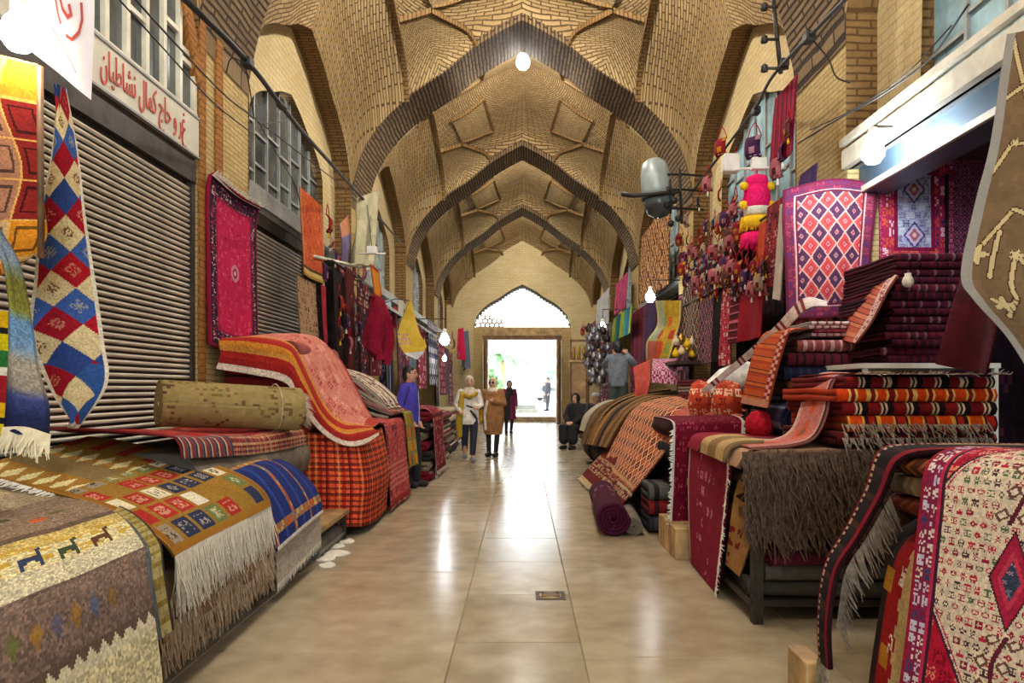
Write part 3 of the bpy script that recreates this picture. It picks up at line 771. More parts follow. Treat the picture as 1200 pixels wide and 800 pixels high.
gb = tag(sheet('ochre_rug', [A, Bq], 132, 148, ochre, wob=0.006, wf=2), 'ochre gabbeh rug with small coloured squares and long white fringe', 'rug', RUGS_L)
fringe('fringe', [A[-1], ((A[-1][0]+Bq[-1][0])/2-0.01, 3.85, .672), Bq[-1]], (0.05, 0, -1), 0.26, 420, 'fringe_white', gb, 0.013, 0.16)
fringe('fringe', [A[-1], Bq[-1]], (0.10, 0, -1), 0.22, 260, 'fringe_white', gb, 0.013, 0.22, seed=6)
fringe('fringe', [A[2], A[0]], (-0.3, -1, -0.25), 0.06, 50, 'fringe_white', gb, 0.01, 0.4, seed=8)
# two shaggy brown ends hanging under it
for k, (x, y0, y1, z0, z1, cols) in enumerate([(-1.575, 3.12, 4.55, .60, .30, ('#7d6654', '#a08468')), (-1.60, 3.05, 4.62, .52, .20, ('#6c5646', '#8d7460'))]):
    o = tag(sheet('shaggy_rug', [[(x-.3, y0, z0+.02), (x-.05, y0, z0), (x, y0, z0-.06), (x+.02, y0, z1)], [(x-.3, y1, z0+.02), (x-.05, y1, z0), (x, y1, z0-.06), (x+.01, y1, z1)]], 60, 32, mottled(*cols), drape=0.012, wf=6, seed=k),
            ['upper brown shaggy rug end hanging below the white fringe', 'lower brown shaggy rug end hanging almost to the floor'][k], 'rug', RUGS_L)
    fringe('fringe', [(x+.02, y0, z1+.06), (x+.01, y1, z1+.06)], (0.05, 0, -1), 0.13 if k else .15, 260, 'fringe_tan', o, 0.016, 0.3, seed=k+3)
    fringe('fringe', [(x+.015, y0, z1+.16), (x+.005, y1, z1+.16)], (0.12, 0, -1), 0.16, 160, 'fringe_tan', o, 0.014, 0.35, seed=k+13)
# blue plaid rug and the white-ended rug under it
def bluerug(x, y, S, T, w, l):
    c = base(len(x), '#22306c'); X, Y = x/w*3.0, y/l*2.3
    fx, fy = X-np.floor(X), Y-np.floor(Y)
    m = (fx < 0.13) | (fy < 0.12); c[m] = hx('#8a7a6e'); k = m & (rnd(np.floor(x/0.035), np.floor(y/0.03), 2) < 0.5); c[k] = hx('#b0663c')
    k = m & (rnd(np.floor(x/0.03), np.floor(y/0.035), 5) < 0.25); c[k] = hx('#c9b06a')
    m = (np.abs(fx-0.56) < 0.05) & (~((fx < 0.13) | (fy < 0.12))); c[m] = hx('#2f4a90')
    c[(l-y) < 0.025] = hx('#dcd8cc')
    return speck(c, x, y, 0.12)
A = [(-2.5, 4.62, .86), (-2.1, 4.64, .88), (-1.84, 4.66, .84), (-1.70, 4.67, .70), (-1.61, 4.68, .52), (-1.575, 4.68, .35)]
Bq = [(-2.5, 5.78, .84), (-2.15, 5.78, .86), (-1.90, 5.77, .83), (-1.71, 5.76, .70), (-1.61, 5.75, .56), (-1.575, 5.74, .42)]
tag(sheet('blue_plaid_rug', [A, [(a[0]+.015, (a[1]+b_[1])/2, (a[2]+b_[2])/2+.02) for a, b_ in zip(A, Bq)], Bq], 88, 100, bluerug), 'deep blue rug with brown checks and a white hem draped on the bench', 'rug', RUGS_L)
def whiteend(x, y, S, T, w, l):
    c = base(len(x), '#3a2c3a'); P_ = pal(['#7d2a2e', '#2a2426', '#9a9c90', '#2f3e74', '#6b4a32', '#39407a']); c[:] = P_[np.clip((S*6).astype(int), 0, 5)]
    c[T > 0.45] = hx('#d8d2c2'); c[T > 0.62] = hx('#b8afa2')
    return speck(c, x, y, .1)
we = tag(sheet('white_ended_rug', [[(-1.85, 4.70, .5), (-1.65, 4.7, .48), (-1.6, 4.7, .4), (-1.585, 4.7, .12)], [(-1.85, 5.72, .5), (-1.65, 5.72, .5), (-1.6, 5.72, .46), (-1.585, 5.72, .2)]], 60, 48, whiteend), 'dark rug with a broad white end hanging below the blue rug', 'rug', RUGS_L)
fringe('fringe', [(-1.585, 4.7, .13), (-1.585, 5.72, .21)], (0, 0, -1), .06, 120, 'fringe_white', we, .009)
# rolls under the bench and scraps on the floor
roll('rolled_rug', (-1.72, 5.9, .07), (-1.72, 6.75, .07), .068, mottled('#8d8880', '#b5afa4'), 'small grey roll lying on the floor under the bench end', nu=12, nv=80, turns=3)
roll('rolled_rug', (-1.95, 5.2, .08), (-1.95, 6.6, .08), .078, mottled('#5a4038', '#7d5a4a'), 'brown roll on the floor deeper under the bench', nu=12, nv=80, turns=3)
for k, (x, y, a) in enumerate([(-1.62, 5.95, .1), (-1.58, 6.15, .13), (-1.66, 6.42, .1), (-1.54, 5.72, .08), (-1.60, 6.62, .09)]):
    V = [(x+a*math.cos(t)*random.uniform(.6, 1), y+a*1.2*math.sin(t)*random.uniform(.6, 1), .004+.012*random.random()) for t in np.linspace(0, 6.28, 9)[:-1]]
    V = [(x, y, .02)]+V+[(p[0], p[1], 0.0) for p in V]
    tag(mesh('paper_scrap', V, [(0, i+1, (i+1) % 8+1) for i in range(8)]+[(i+1, i+9, (i+1) % 8+9, (i+1) % 8+1) for i in range(8)], 'fringe_white'),
        ['white paper scrap beside the grey roll', 'largest white scrap on the floor by the bench', 'white scrap nearest the bench leg', 'small white scrap closest to the camera by the bench', 'white scrap furthest along the bench'][k], 'paper', 'scraps by the bench')
# ledge with the red rug and the khaki roll
folded('grey_blanket_bale', -2.86, -2.02, 4.35, 6.55, 0.56, 0.46, mottled('#6d6358', '#8f8577'), 'grey blanket bale under the flat red rug by the shutter', None, 2, nu=40, cat='blanket')
box_ = empty('wooden_chest', (-2.4, 5.4, 0), 'wooden chest hidden behind the bench carrying the grey bale', 'chest')
box('body', -2.86, -2.1, 4.3, 6.6, .272, .555, 'wood', box_)
for k in range(4): box('front_panel', -2.1, -2.085, 4.35+k*.56, 4.85+k*.56, .31, .53, 'wood_pale', box_)
def redflat(x, y, S, T, w, l):
    c = mottled('#962c30', '#b4443f', .02, 4)(x, y, S, T, w, l); m, h = motif(x, y, .11, 7, 3, .45); pick(c, m, h, ['#b98070', '#5a2a30', '#c4937a'])
    k = T > 0.80; c[k] = plaid('#9a4038', '#2c2430', '#d8b890', .05, .03)(x[k], y[k], S[k], T[k], w, l)
    k = (S < 0.3) & (T > .78); c[k] = bands([(.03, '#2e2c44'), (.02, '#c9b096'), (.03, '#8a3a34'), (.02, '#5a5468')], 'x')(x[k], y[k], S[k], T[k], w, l)
    return c
A = [(-2.87, 4.05, 1.19), (-2.5, 4.05, 1.17), (-2.06, 4.15, 1.14), (-1.96, 4.15, 1.10), (-1.94, 4.15, 1.0)]
Bq = [(-2.87, 6.5, 1.06), (-2.5, 6.5, 1.05), (-2.04, 6.5, 1.045), (-1.95, 6.5, 1.01), (-1.93, 6.5, .90)]
tag(sheet('red_flat_rug', [A, [((a[0]+b_[0])/2, (a[1]+b_[1])/2, (a[2]+b_[2])/2-.03) for a, b_ in zip(A, Bq)], Bq], 120, 60, redflat, wob=.008, wf=3), 'faded red rug spread flat on the grey bale below the shutter', 'rug', RUGS_L)
def khaki(x, y, S, T, w, l):
    c = mottled('#b09a62', '#cbb57e', .02, 6)(x, y, S, T, w, l); m, h = motif(x, y, .11, 7, 8, .5); k = m & (rnd(np.floor(x/.012), np.floor(y/.012), 1) < .6)
    pick(c, k, h, ['#8a6a48', '#97824c', '#74583c', '#a07c54'])
    return c
rl = roll('rolled_carpet', (-2.72, 5.42, 1.30), (-1.865, 6.05, 1.235), .178, khaki, 'thick khaki rolled carpet lying on the red rug', nu=76, nv=300, turns=5)
tube('twine', [(-2.02+.187*0.593*math.cos(t), 5.93-.187*.805*math.cos(t), 1.248+.187*math.sin(t)) for t in np.linspace(0, 6.283, 25)], .006, 'fringe_tan', rl, 5)
fringe('fringe', [(-1.88+.16*0.593*math.cos(t), 6.06-.16*.805*math.cos(t), 1.235+.16*math.sin(t)) for t in np.linspace(-.9, 1.2, 8)], (.8, .5, -.6), .09, 70, 'fringe_tan', rl, .008)
# big heap: bales, plaid cover, pink rug with striped border
for k, (x0, x1, y0, y1, z, h, pt, lb) in enumerate([
    (-2.85, -2.0, 6.85, 8.4, 0.02, .30, mottled('#5a3a34', '#7a4a40'), 'dark bale on the floor inside the plaid covered heap'),
    (-2.85, -1.75, 6.95, 8.3, 0.32, .28, mottled('#6a3a30', '#8a4a38'), 'rust bale second from the floor inside the plaid heap'),
    (-2.85, -1.85, 6.95, 8.3, 0.60, .30, bands([(.1, '#7a2a28'), (.04, '#2a2028')]), 'red and black bale under the pink rug'),
    (-2.85, -2.08, 6.80, 8.35, 0.90, .26, mottled('#a84c2c', '#b86038', motifs=['#5a2418', '#d89a58']), 'rusty orange folded rug showing below the pink rug hem'),
    (-2.86, -2.10, 6.82, 8.35, 1.16, .24, mottled('#2a2a26', '#54302c', .06), 'dark folded rug with red flecks above the rusty one'),
    (-2.86, -2.14, 6.84, 8.35, 1.40, .24, bands([(.06, '#7a2020'), (.05, '#c88a3c'), (.05, '#9a2c24')]), 'red and gold striped folded rug near the top of the heap'),
    (-2.86, -2.16, 6.86, 8.35, 1.64, .22, mottled('#8a4a44', '#b06a60'), 'brick pink folded rug on top of the left heap')]):
    folded('folded_rug', x0, x1, y0, y1, z, h, pt, lb, 'bales of the pink heap', 2, nu=32, seed=k)
def pinkrug(x, y, S, T, w, l):
    c = mottled('#c8786c', '#dc9a8a', .018, 5, ['#b2544e', '#e3b09c', '#a84a48'], .12, 7, .5)(x, y, S, T, w, l)
    m = S < 0.24; P_ = pal(['#d8c6b4', '#8a2422', '#9c2a24', '#c89048', '#c48438', '#a02c26', '#a8342a', '#c89048'])
    c[m] = speck(P_[np.clip((S[m]/0.24*8).astype(int), 0, 7)], x[m], y[m], .12)
    k = (S > .93); c[k] = hx('#a84640')
    k = (T > .9) & (S > .24); c[k] = plaid('#b03c38', '#c85c50', '#7a2024', .04, .05)(x[k], y[k], S[k], T[k], w, l)
    return c
HA = [(-2.82, 6.68, 1.58), (-2.5, 6.66, 1.53), (-2.17, 6.66, 1.45), (-2.07, 6.68, 1.26), (-1.88, 6.79, .99), (-1.68, 6.80, .87), (-1.53, 6.92, .86), (-1.44, 7.25, .93)]
HF = [(-2.82, 6.80, 1.86), (-2.5, 6.76, 1.86), (-2.20, 6.76, 1.80), (-2.07, 6.80, 1.62), (-1.90, 6.92, 1.20), (-1.74, 6.98, 1.03), (-1.60, 7.10, 1.01), (-1.52, 7.38, 1.01)]
HB = [(-2.86, 8.4, 1.93), (-2.6, 8.4, 1.95), (-2.30, 8.4, 1.93), (-2.10, 8.4, 1.75), (-1.92, 8.4, 1.42), (-1.78, 8.4, 1.16), (-1.68, 8.35, 1.04), (-1.58, 8.3, 1.0)]
HM = [((a[0]+b_[0])/2+.02, (a[1]+b_[1])/2, max(a[2], b_[2])+.02) for a, b_ in zip(HF, HB)]
tag(sheet('pink_rug', [HA, [((a[0]+b_[0])/2+.03, (a[1]+b_[1])/2-.03, (a[2]+b_[2])/2) for a, b_ in zip(HA, HF)], HF, HM, HB], 128, 140, pinkrug, wob=.010, wf=2.2, thick=.014, side=1), 'salmon pink rug with red and gold striped border sliding down the heap', 'rug', RUGS_L)
top = [(-2.35, 6.92, .98), (-1.95, 6.90, .98), (-1.68, 6.92, .97), (-1.58, 7.05, .96), (-1.56, 7.5, .96), (-1.56, 8.05, .97)]
bot = [(-2.35, 6.84, .12), (-1.95, 6.80, .11), (-1.62, 6.82, .10), (-1.50, 6.98, .08), (-1.48, 7.5, .06), (-1.50, 8.05, .05)]
mid = [((a[0]+b_[0])/2+(.05 if i > 2 else .01), (a[1]+b_[1])/2-(.04 if i < 4 else 0), .52) for i, (a, b_) in enumerate(zip(top, bot))]
tag(sheet('plaid_cover', [top, mid, bot], 84, 120, lambda x, y, S, T, w, l: plaid('#d8623c', '#b03424', '#3a1418', .072, .058)(y, x, S, T, w, l), wob=.006, wf=3), 'orange and red plaid cloth wrapped around the heap', 'cloth')
def pinkhang(x, y, S, T, w, l):
    c = framed(mottled('#a84048', '#b85858', .02, 9, ['#d08a80', '#7a2430', '#c87068'], .07, 5, .8), [(.05, '#7a1f2a', ['#d8a090'], .05), (.04, '#8c2a30', None, .05)])(x, y, S, T, w, l)
    k = (T > .62) & (T < .85) & ((y % .06) < .03); c[k] = hx('#c98078'); return c
tag(sheet('pink_kilim', [[(-1.9, 8.10, 1.05), (-1.62, 8.10, 1.03), (-1.53, 8.10, .95), (-1.49, 8.10, .5), (-1.46, 8.05, .04)], [(-1.9, 9.4, 1.05), (-1.62, 9.4, 1.03), (-1.53, 9.4, .95), (-1.49, 9.4, .5), (-1.44, 9.4, .03)]], 60, 84, pinkhang, drape=.01), 'rose red kilim hanging to the floor behind the plaid heap', 'rug', RUGS_L)
tag(sheet('flower_rug', [[(-1.9, 9.42, 1.12), (-1.6, 9.42, 1.1), (-1.52, 9.42, 1.0), (-1.46, 9.42, .38)], [(-1.9, 10.1, 1.12), (-1.6, 10.1, 1.1), (-1.52, 10.1, 1.0), (-1.44, 10.1, .35)]], 40, 48, patches('#8a8a4c', ['#d0a02c', '#c8702c', '#6a7a4a', '#b8a860'], (.16, .18), .8, 21, .9, sub=False)), 'olive and yellow flowered rug hanging behind the rose kilim', 'rug', RUGS_L)
for k in range(5):
    folded('folded_rug', -2.6, -1.56, 8.5, 10.05, .02+k*.2, .2, [mottled('#2c2424', '#4a3a36'), bands([(.05, '#c8b8a0'), (.05, '#3a2a2a')]), mottled('#5a2a2e', '#7a3a3a'), bands([(.04, '#8a7a60'), (.04, '#2a2424')]), mottled('#6a2a2c', '#8a4440')][k],
           ['black bale at the bottom behind the plaid heap', 'cream striped bale second from the floor behind the plaid heap', 'maroon bale in the middle behind the plaid heap', 'dark striped bale fourth behind the plaid heap', 'red bale on top behind the plaid heap'][k], 'bales behind the plaid heap', 2, seed=k)
# slumping layers behind the pink rug
LAY = [('#d8cbb4', '#6a3034'), ('#2c2826', '#b0a898'), ('#b88a80', '#7c3034'), ('#4a4440', '#cfc6b4'), ('#c9beaa', '#50403a'), ('#8a4044', '#d0b8a8'), ('#d6ccba', '#7a4a48')]
for k, (c0, c1) in enumerate(LAY):
    dz = k*.052; y0, y1 = 8.75+.05*k, 10.0+.05*k; e = .02*((k*7) % 5)
    pr = [(-2.85, 1.38+dz), (-2.45, 1.36+dz), (-2.1, 1.24+dz*.95), (-1.85+e, 1.12+dz*.6), (-1.62+e-.02*k, 1.06+dz*.35)]
    tag(sheet('draped_rug', [[(x, y0, z) for x, z in pr], [(x, y1, z) for x, z in pr]], 24, 44, framed(bands([(.05, c0), (.015, c1), (.03, c0), (.03, c1)], 'x', mcell=.08), [(.03, c1, None, .05)]), thick=.04, wob=.006, seed=k),
        ['lowest cream rug of the slumping layers behind the pink rug', 'black and grey rug second in the slumping layers', 'dusty pink rug third in the slumping layers', 'charcoal rug in the middle of the slumping layers', 'cream striped rug fifth in the slumping layers', 'red rug sixth in the slumping layers', 'pale rug topmost of the slumping layers'][k], 'rug', 'slumping layers on the left')
# ---------------- hanging on the left wall
def redpersian(x, y, S, T, w, l):
    c = mottled('#b01a4a', '#c02a58', .02, 4, ['#c84068', '#9a1040', '#d06080'], .06, 7, .6)(x, y, S, T, w, l)
    u, v2 = np.abs(S-.5)*2, np.abs(T-.5)*2; q = u**1.6*.9+v2**1.8
    k = q > 1.0; cc = mottled('#7a1038', '#8c1c44', .02, 6, ['#b06080', '#4a0c28', '#c890a0'], .05, 5, .9)(x, y, S, T, w, l); c[k] = cc[k]
    for a, b_ in ((0, 0), (.78, .86), (.78, -.86), (-.78, .86), (-.78, -.86)):
        r = np.hypot((S-.5)*2-a, ((T-.5)*2-b_)*1.6); k = r < .17; c[k] = hx('#c88a9c'); c[(r < .1)] = hx('#8c2048'); c[r < .05] = hx('#e0b8c0')
    return c
rp = framed(redpersian, [(.03, '#7c1830', None, .05), (.03, '#2a1424', None, .05), (.10, '#2a1a30', ['#a05070', '#c8a8a8', '#7c1c40'], .05), (.025, '#8c1c40', None, .05)])
pr_ = [(-2.80, 3.33), (-2.83, 3.32), (-2.855, 3.1), (-2.85, 2.6), (-2.84, 2.1), (-2.83, 1.78)]
rr = tag(sheet('red_persian_carpet', [[(x, 6.60, z+.02) for x, z in pr_], [(x, 7.18, z-.035) for x, z in pr_], [(x, 7.80, z) for x, z in pr_]], 88, 128, rp, thick=.03, side=-1), 'crimson carpet with dark floral border hanging on the brick pier', 'carpet')
fringe('fringe', [(-2.82, 6.60, 3.34), (-2.82, 7.18, 3.30), (-2.82, 7.80, 3.33)], (.5, 0, .35), .07, 160, 'fringe_white', rr, .014, .3)
def hang(name, x, y0, y1, z0, z1, pat, label, nu=40, nv=48, cat='rug', group=None, mat='wool', bulge=.03, side=-1, seed=0, dr=.015, thick=.012):
    pr = [(x, z1), (x+bulge*.3, z1-(z1-z0)*.3), (x+bulge, z1-(z1-z0)*.7), (x+bulge*1.2, z0)]
    return tag(sheet(name, [[(a, y0, z) for a, z in pr], [(a, y1, z) for a, z in pr]], nu, nv, pat, mat, side=side, drape=dr, wf=4, seed=seed, thick=thick), label, cat, group)
def orangehang(x, y, S, T, w, l):
    c = mottled('#b8502c', '#c8683c', .02, 3, ['#a03c24', '#d0804c'], .08, 7, .6)(x, y, S, T, w, l); c[np.minimum(S, 1-S) < .06] = hx('#c88a60')
    c[T > .88] = hx('#4a4030'); c[T > .91] = hx('#d0b878'); c[T > .97] = hx('#a88c48'); return c
hang('orange_runner', -2.62, 8.55, 9.5, 2.75, 3.78, orangehang, 'burnt orange runner with a yellow end hung high beside the second shutter', 40, 60, group='textiles on the left wall')
hang('tan_embroidery', -2.62, 8.45, 9.2, 1.75, 2.72, mottled('#a08468', '#b89c7c', .02, 3, ['#7a4a3c', '#8a6a50', '#5a3a34'], .08, 7, .8), 'tan embroidered cloth hanging below the orange runner', 36, 48, group='textiles on the left wall')
hang('red_band', -2.55, 9.22, 9.42, 1.6, 2.72, mottled('#8a2030', '#a03040'), 'narrow red band hanging beside the tan embroidery', 12, 24, group='textiles on the left wall')
for k, (y0, y1, z0, z1, pt, lb) in enumerate([
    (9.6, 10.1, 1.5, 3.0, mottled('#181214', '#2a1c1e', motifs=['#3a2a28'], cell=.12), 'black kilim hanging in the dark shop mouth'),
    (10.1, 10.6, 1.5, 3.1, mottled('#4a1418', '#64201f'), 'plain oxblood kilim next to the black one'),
    (10.65, 11.4, 1.6, 3.0, mottled('#2a1220', '#43162a', .03, 3, ['#7a2030', '#c8a090', '#b04048'], .12, 7, .8), 'dark plum kilim with red motifs on the left wall'),
    (11.4, 12.2, 1.6, 2.9, mottled('#5a1424', '#7a1c30', .03, 5, ['#a84050', '#d0a0a0'], .1, 5, .6), 'wine red kilim left of the gold lantern cloth')]):
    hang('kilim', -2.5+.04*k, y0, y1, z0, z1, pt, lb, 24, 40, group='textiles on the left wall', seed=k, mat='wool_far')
# tailed red cloth under the gold square
o = tag(sheet('red_shawl', [[(-2.15, 10.3, 2.72), (-2.2, 10.3, 2.4), (-2.28, 10.25, 2.05), (-2.1, 10.35, 1.85)], [(-2.05, 10.75, 2.72), (-1.95, 10.8, 2.4), (-1.93, 10.85, 2.1), (-2.0, 10.8, 1.75)]], 24, 48, mottled('#6c0e26', '#8a1834', .04), 'wool_smooth', drape=.05, wf=9), 'shining crimson shawl hanging below the gold square', 'shawl')
hang('gold_square', -2.14, 10.25, 10.85, 2.72, 3.16, framed(mottled('#c8801c', '#d89428', .05), [(.05, '#a03020', None, .05)]), 'orange gold square cloth with red edge hung under a white lamp arm', 20, 20, 'cloth')
o = hang('yellow_scarf', -1.95, 12.0, 12.1, 1.95, 2.75, mottled('#c8a83c', '#d6bc58', .05, 3, ['#e0d8c0'], .2, 7, .4), 'yellow scarf hanging by one corner above the man in blue', 4, 4, 'scarf')
bpy.data.objects.remove(o)
ysc = tag(sheet('yellow_scarf', [[(-1.86, 12.0, 2.86), (-2.05, 11.9, 2.3), (-1.95, 11.9, 1.98), (-1.80, 11.95, 1.88)], [(-1.84, 12.05, 2.86), (-1.72, 12.1, 2.35), (-1.60, 12.1, 2.1), (-1.74, 12.05, 1.88)]], 28, 36, mixband([(.82, mottled('#c9a93c', '#d8c060', .05, 3, ['#b89090'], .25, 7, .5)), (1, mottled('#c8ccd0', '#dcdcd8', .05))]), 'wool_smooth', drape=.03, wf=6), 'yellow scarf with a grey tip hanging by one corner above the man in blue', 'scarf')
tube('cord', [(-1.85, 12.02, 2.85), (-2.15, 12.3, 2.92), (-2.44, 12.62, 2.87)], .008, 'steel_dark', ysc, 5)
for k, (y0, y1, z0, z1, pt, lb) in enumerate([
    (12.9, 13.6, 1.2, 2.8, bands([(.05, '#1a1c34'), (.02, '#b8b8c8'), (.12, '#20223c')], 'x'), 'navy striped cloth in the shop behind the yellow scarf'),
    (14.0, 15.0, 1.0, 2.6, mottled('#4a1a28', '#5c2434', .05, 3, ['#a06070', '#2a1018'], .14, 7, .8), 'plum patterned rug hung past the yellow scarf'),
    (15.2, 16.2, 1.0, 2.5, mottled('#3a3c48', '#5c6470', .06), 'grey blue cloth hanging beside the plum rug'),
    (17.0, 18.4, 1.4, 2.9, mottled('#7a1c34', '#98284a', .05, 3, ['#c05070', '#e0b0b0'], .16, 7, .8), 'crimson patterned rug under the far left lamp'),
    (18.6, 20.6, 1.5, 3.2, lattice('#3a3a50', '#c8c0c8', '#58586c', (.3, .3)), 'navy and white chequered rug near the far left lamp'),
    (20.8, 22.4, 1.2, 2.8, mottled('#6a1a2c', '#8a2438', .06, 5, ['#d08090'], .2, 5, .8), 'red speckled rug hung toward the door on the left'),
    (22.6, 24.2, 1.2, 2.7, mottled('#4a3040', '#6a4858', .06), 'dusky mauve rug furthest along the left wall')]):
    hang('hung_rug', -2.45+.03*(k % 3), y0, y1, z0, z1, pt, lb, 20, 24, group='far textiles on the left', seed=k, mat='wool_far')
# stacks behind the man and toward the door
cl = ['#8a2030', '#cfc4b0', '#2a2426', '#a89880', '#5a2a30', '#c8bca4', '#3a3434', '#7a3a3c', '#b8a88c']
nm = ['bottom', 'second', 'third', 'fourth', 'fifth', 'sixth', 'seventh', 'top']
for st, (x0, x1, y0, y1, n, h, lb) in enumerate([(-2.5, -1.42, 10.9, 12.4, 7, .15, 'stack right behind the man in blue'), (-2.6, -1.5, 12.9, 14.6, 6, .16, 'stack beyond the man in blue'), (-2.6, -1.6, 15.2, 17.4, 6, .16, 'stack beside the walking women'), (-2.6, -1.7, 18.0, 21.0, 5, .16, 'stack far along the left wall')]):
    for k in range(n):
        r = random.Random(st*20+k); c0, c1 = cl[(k*3+st) % 9], cl[(k*5+st*2+1) % 9]
        folded('folded_rug', x0+r.uniform(-.04, .04), x1+r.uniform(-.07, .05), y0, y1, k*h, h, bands([(.06, c0), (.03, c1), (.08, c0)]), '%s folded rug of the %s' % (nm[k] if k < n-1 else 'top', lb), 'rugs of the '+lb, 2, nu=12, seed=k+st, mat='wool_far')
tag(sheet('red_white_rug', [[(-2.1, 11.0, 1.12), (-1.5, 11.0, 1.10), (-1.36, 11.0, .95), (-1.33, 11.05, .5), (-1.3, 11.05, .08)], [(-2.1, 12.3, 1.12), (-1.5, 12.3, 1.10), (-1.36, 12.3, .95), (-1.33, 12.3, .5), (-1.28, 12.3, .06)]], 32, 64,
    framed(mottled('#6a1424', '#8a2030', .03, 3, ['#c08080'], .1, 7, .5), [(.05, '#c8b8b0', None, .1), (.05, '#5a1020', None, .1)])), 'dark red rug with pale border over the stack behind the man', 'rug', RUGS_L)
# ================================================================== SHUTTERS, SIGNS, WINDOWS OF THE NEAREST BAYS
plain('plastic_white', '#e4e2da', 0.4, var=.06); plain('enamel_grey', '#8f9a98', 0.4, .2, var=.12, scale=3); plain('brass', '#a8893c', .35, .8)
def shutter(name, x, y0, y1, z0, z1, pitch, label):
    s = structure(empty(name, (x, (y0+y1)/2, z0)), label)
    n = int((z1-z0)/pitch); prof = [(0, 0), (.014, .06), (.022, .2), (.022, .38), (.012, .56), (0, .62)]
    V = [(px_, yy, q*pitch) for yy in (y0, y1) for px_, q in prof]
    Fc = [(k, k+1, k+7, k+6) for k in range(5)]
    me = None
    for k in range(n):
        if me is None:
            o = mesh('slat', V, Fc, 'steel_slat', s); me = o.data
        else:
            o = bpy.data.objects.new('slat', me); COL.objects.link(o); setparent(o, s)
        o.location = (x, 0, z0+k*pitch)
    box('curtain_back', x-.03, x-.006, y0, y1, z0, z1, 'steel_dark', s)
    box('bottom_bar', x-.01, x+.03, y0, y1, z0-.05, z0, 'steel_dark', s)
    for yy in (y0-.03, y1-.03): box('guide_rail', x-.03, x+.04, yy, yy+.06, z0-.05, z1, 'steel_dark', s)
    box('hood', x-.05, x+.05, y0-.03, y1+.03, z1, z1+.28, 'steel_dark', s)
    return s
shutter('door_2', -2.95, 1.95, 6.42, .82, 3.22, .0475, 'grey roller shutter behind the chequered rug')
shutter('door_3', -2.98, 7.75, 9.75, .82, 3.22, .0475, 'narrower roller shutter past the brick pier')
# painted shop sign over the near shutter
sg = empty('shop_sign', (-2.88, 4.3, 3.5), 'cream sign board with red painted Persian lettering over the near shutter', 'sign')
box('board', -2.93, -2.88, 1.95, 6.46, 3.44, 3.80, 'sign_board', sg)
for z in (3.44, 3.785): box('rim', -2.89, -2.87, 1.95, 6.46, z, z+.018, 'frame_grey', sg)
def text_obj(name, s_, size, loc, rot, mat, parent, ext=.004, align='CENTER', sx=1.0):
    cu = bpy.data.curves.new(name, 'FONT'); cu.body = s_; cu.size = size; cu.extrude = ext; cu.align_x = align; cu.align_y = 'CENTER'
    o = bpy.data.objects.new(name, cu); COL.objects.link(o)
    dg = bpy.context.evaluated_depsgraph_get(); me = bpy.data.meshes.new_from_object(o.evaluated_get(dg))
    bpy.data.objects.remove(o); me.materials.clear(); me.materials.append(MATS[mat])
    n = bpy.data.objects.new(name, me); COL.objects.link(n); n.location = loc; n.rotation_euler = rot; n.scale = (sx, 1, 1)
    setparent(n, parent)
    return n
# letters as joined presentation forms, written in visual order (left to right)
def vis(words): return ' '.join(w[::-1] for w in words[::-1])
W_ = ['\ufecd\ufeae', '\u0648', '\ufea3\ufe8e\ufe9d', '\ufb90\ufee4\ufe8e\u0644', '\ufee7\ufeb8\ufe8e\ufec3\ufef4\ufe8e\u0646']
tx = text_obj('lettering', vis(W_), .27, (-2.875, 5.57, 3.63), (math.pi/2, 0, math.pi/2), 'sign_red', sg)
tx.scale = (1.26/(max(v.co.x for v in tx.data.vertices)-min(v.co.x for v in tx.data.vertices)), 1, 1)
# window with staggered panes above the sign
wn = structure(empty('window_20', (-2.95, 4.2, 3.8)), 'steel window with staggered panes above the cream sign')
ZT = lambda y: 5.0 if y < 5.2 else 5.0
def near_top(y): return 4.05+2.3*max(0.0, 1-((max(y, 4.2)-4.2)/2.25)**2.2)
yb = [6.46-.275*k for k in range(11)]
for k in range(10):
    y1_, y0_ = yb[k], yb[k+1]; ztop = near_top((y0_+y1_)/2); z = 3.82; j = 0
    while z < min(ztop, 5.6)-.02:
        h = (.42, .62, .78)[(k+j) % 3]; z2 = min(z+h, ztop)
        box('pane', -2.955, -2.945, y0_+.012, y1_-.012, z, z2, 'pane_grey', wn)
        bar('glazing_bar', (-2.935, y0_, z2), (-2.935, y1_, z2), .045, .04, 'frame_white', wn); z = z2; j += 1
    bar('mullion', (-2.93, y1_, 3.8), (-2.93, y1_, min(ztop, 5.6)+.05), .05, .045, 'frame_white', wn)
bar('sill', (-2.92, 1.95, 3.81), (-2.92, 6.46, 3.81), .06, .05, 'frame_white', wn)
# brick arch ring round that window and the orange courses of the pier
wl = walls[-1]
pts = [(y, near_top(y)+.05) for y in np.linspace(4.2, 6.48, 26).tolist()]
V, Fc, uv = [], [], []
for y, z in pts: V += [(-2.88, y, z), (-2.88, y+.10, z+.14), (-3.1, y, z), (-3.1, y+.1, z+.14)]; uv += [(y, z), (y, z+.17), (y, z+.3), (y, z+.4)]
for k in range(len(pts)-1):
    a, b_ = 4*k, 4*k+4; Fc += [(a, a+1, b_+1, b_), (a, b_, b_+2, a+2), (a+1, a+3, b_+3, b_+1)]
brick('orange_brick', '#b07a3e', '#a06a34', '#7a5228', bw=.25, bh=.06, ms=.008, stain='#8a5c2c', bmp=.4)
mesh('arch_ring', V, Fc, 'orange_brick', wl, uv=uv)
box('brick_stripe', -2.905, -2.885, 6.86, 7.0, 3.2, 5.6, 'orange_brick', wl); box('brick_stripe', -2.905, -2.885, 6.5, 6.62, .7, 5.4, 'orange_brick', wl)
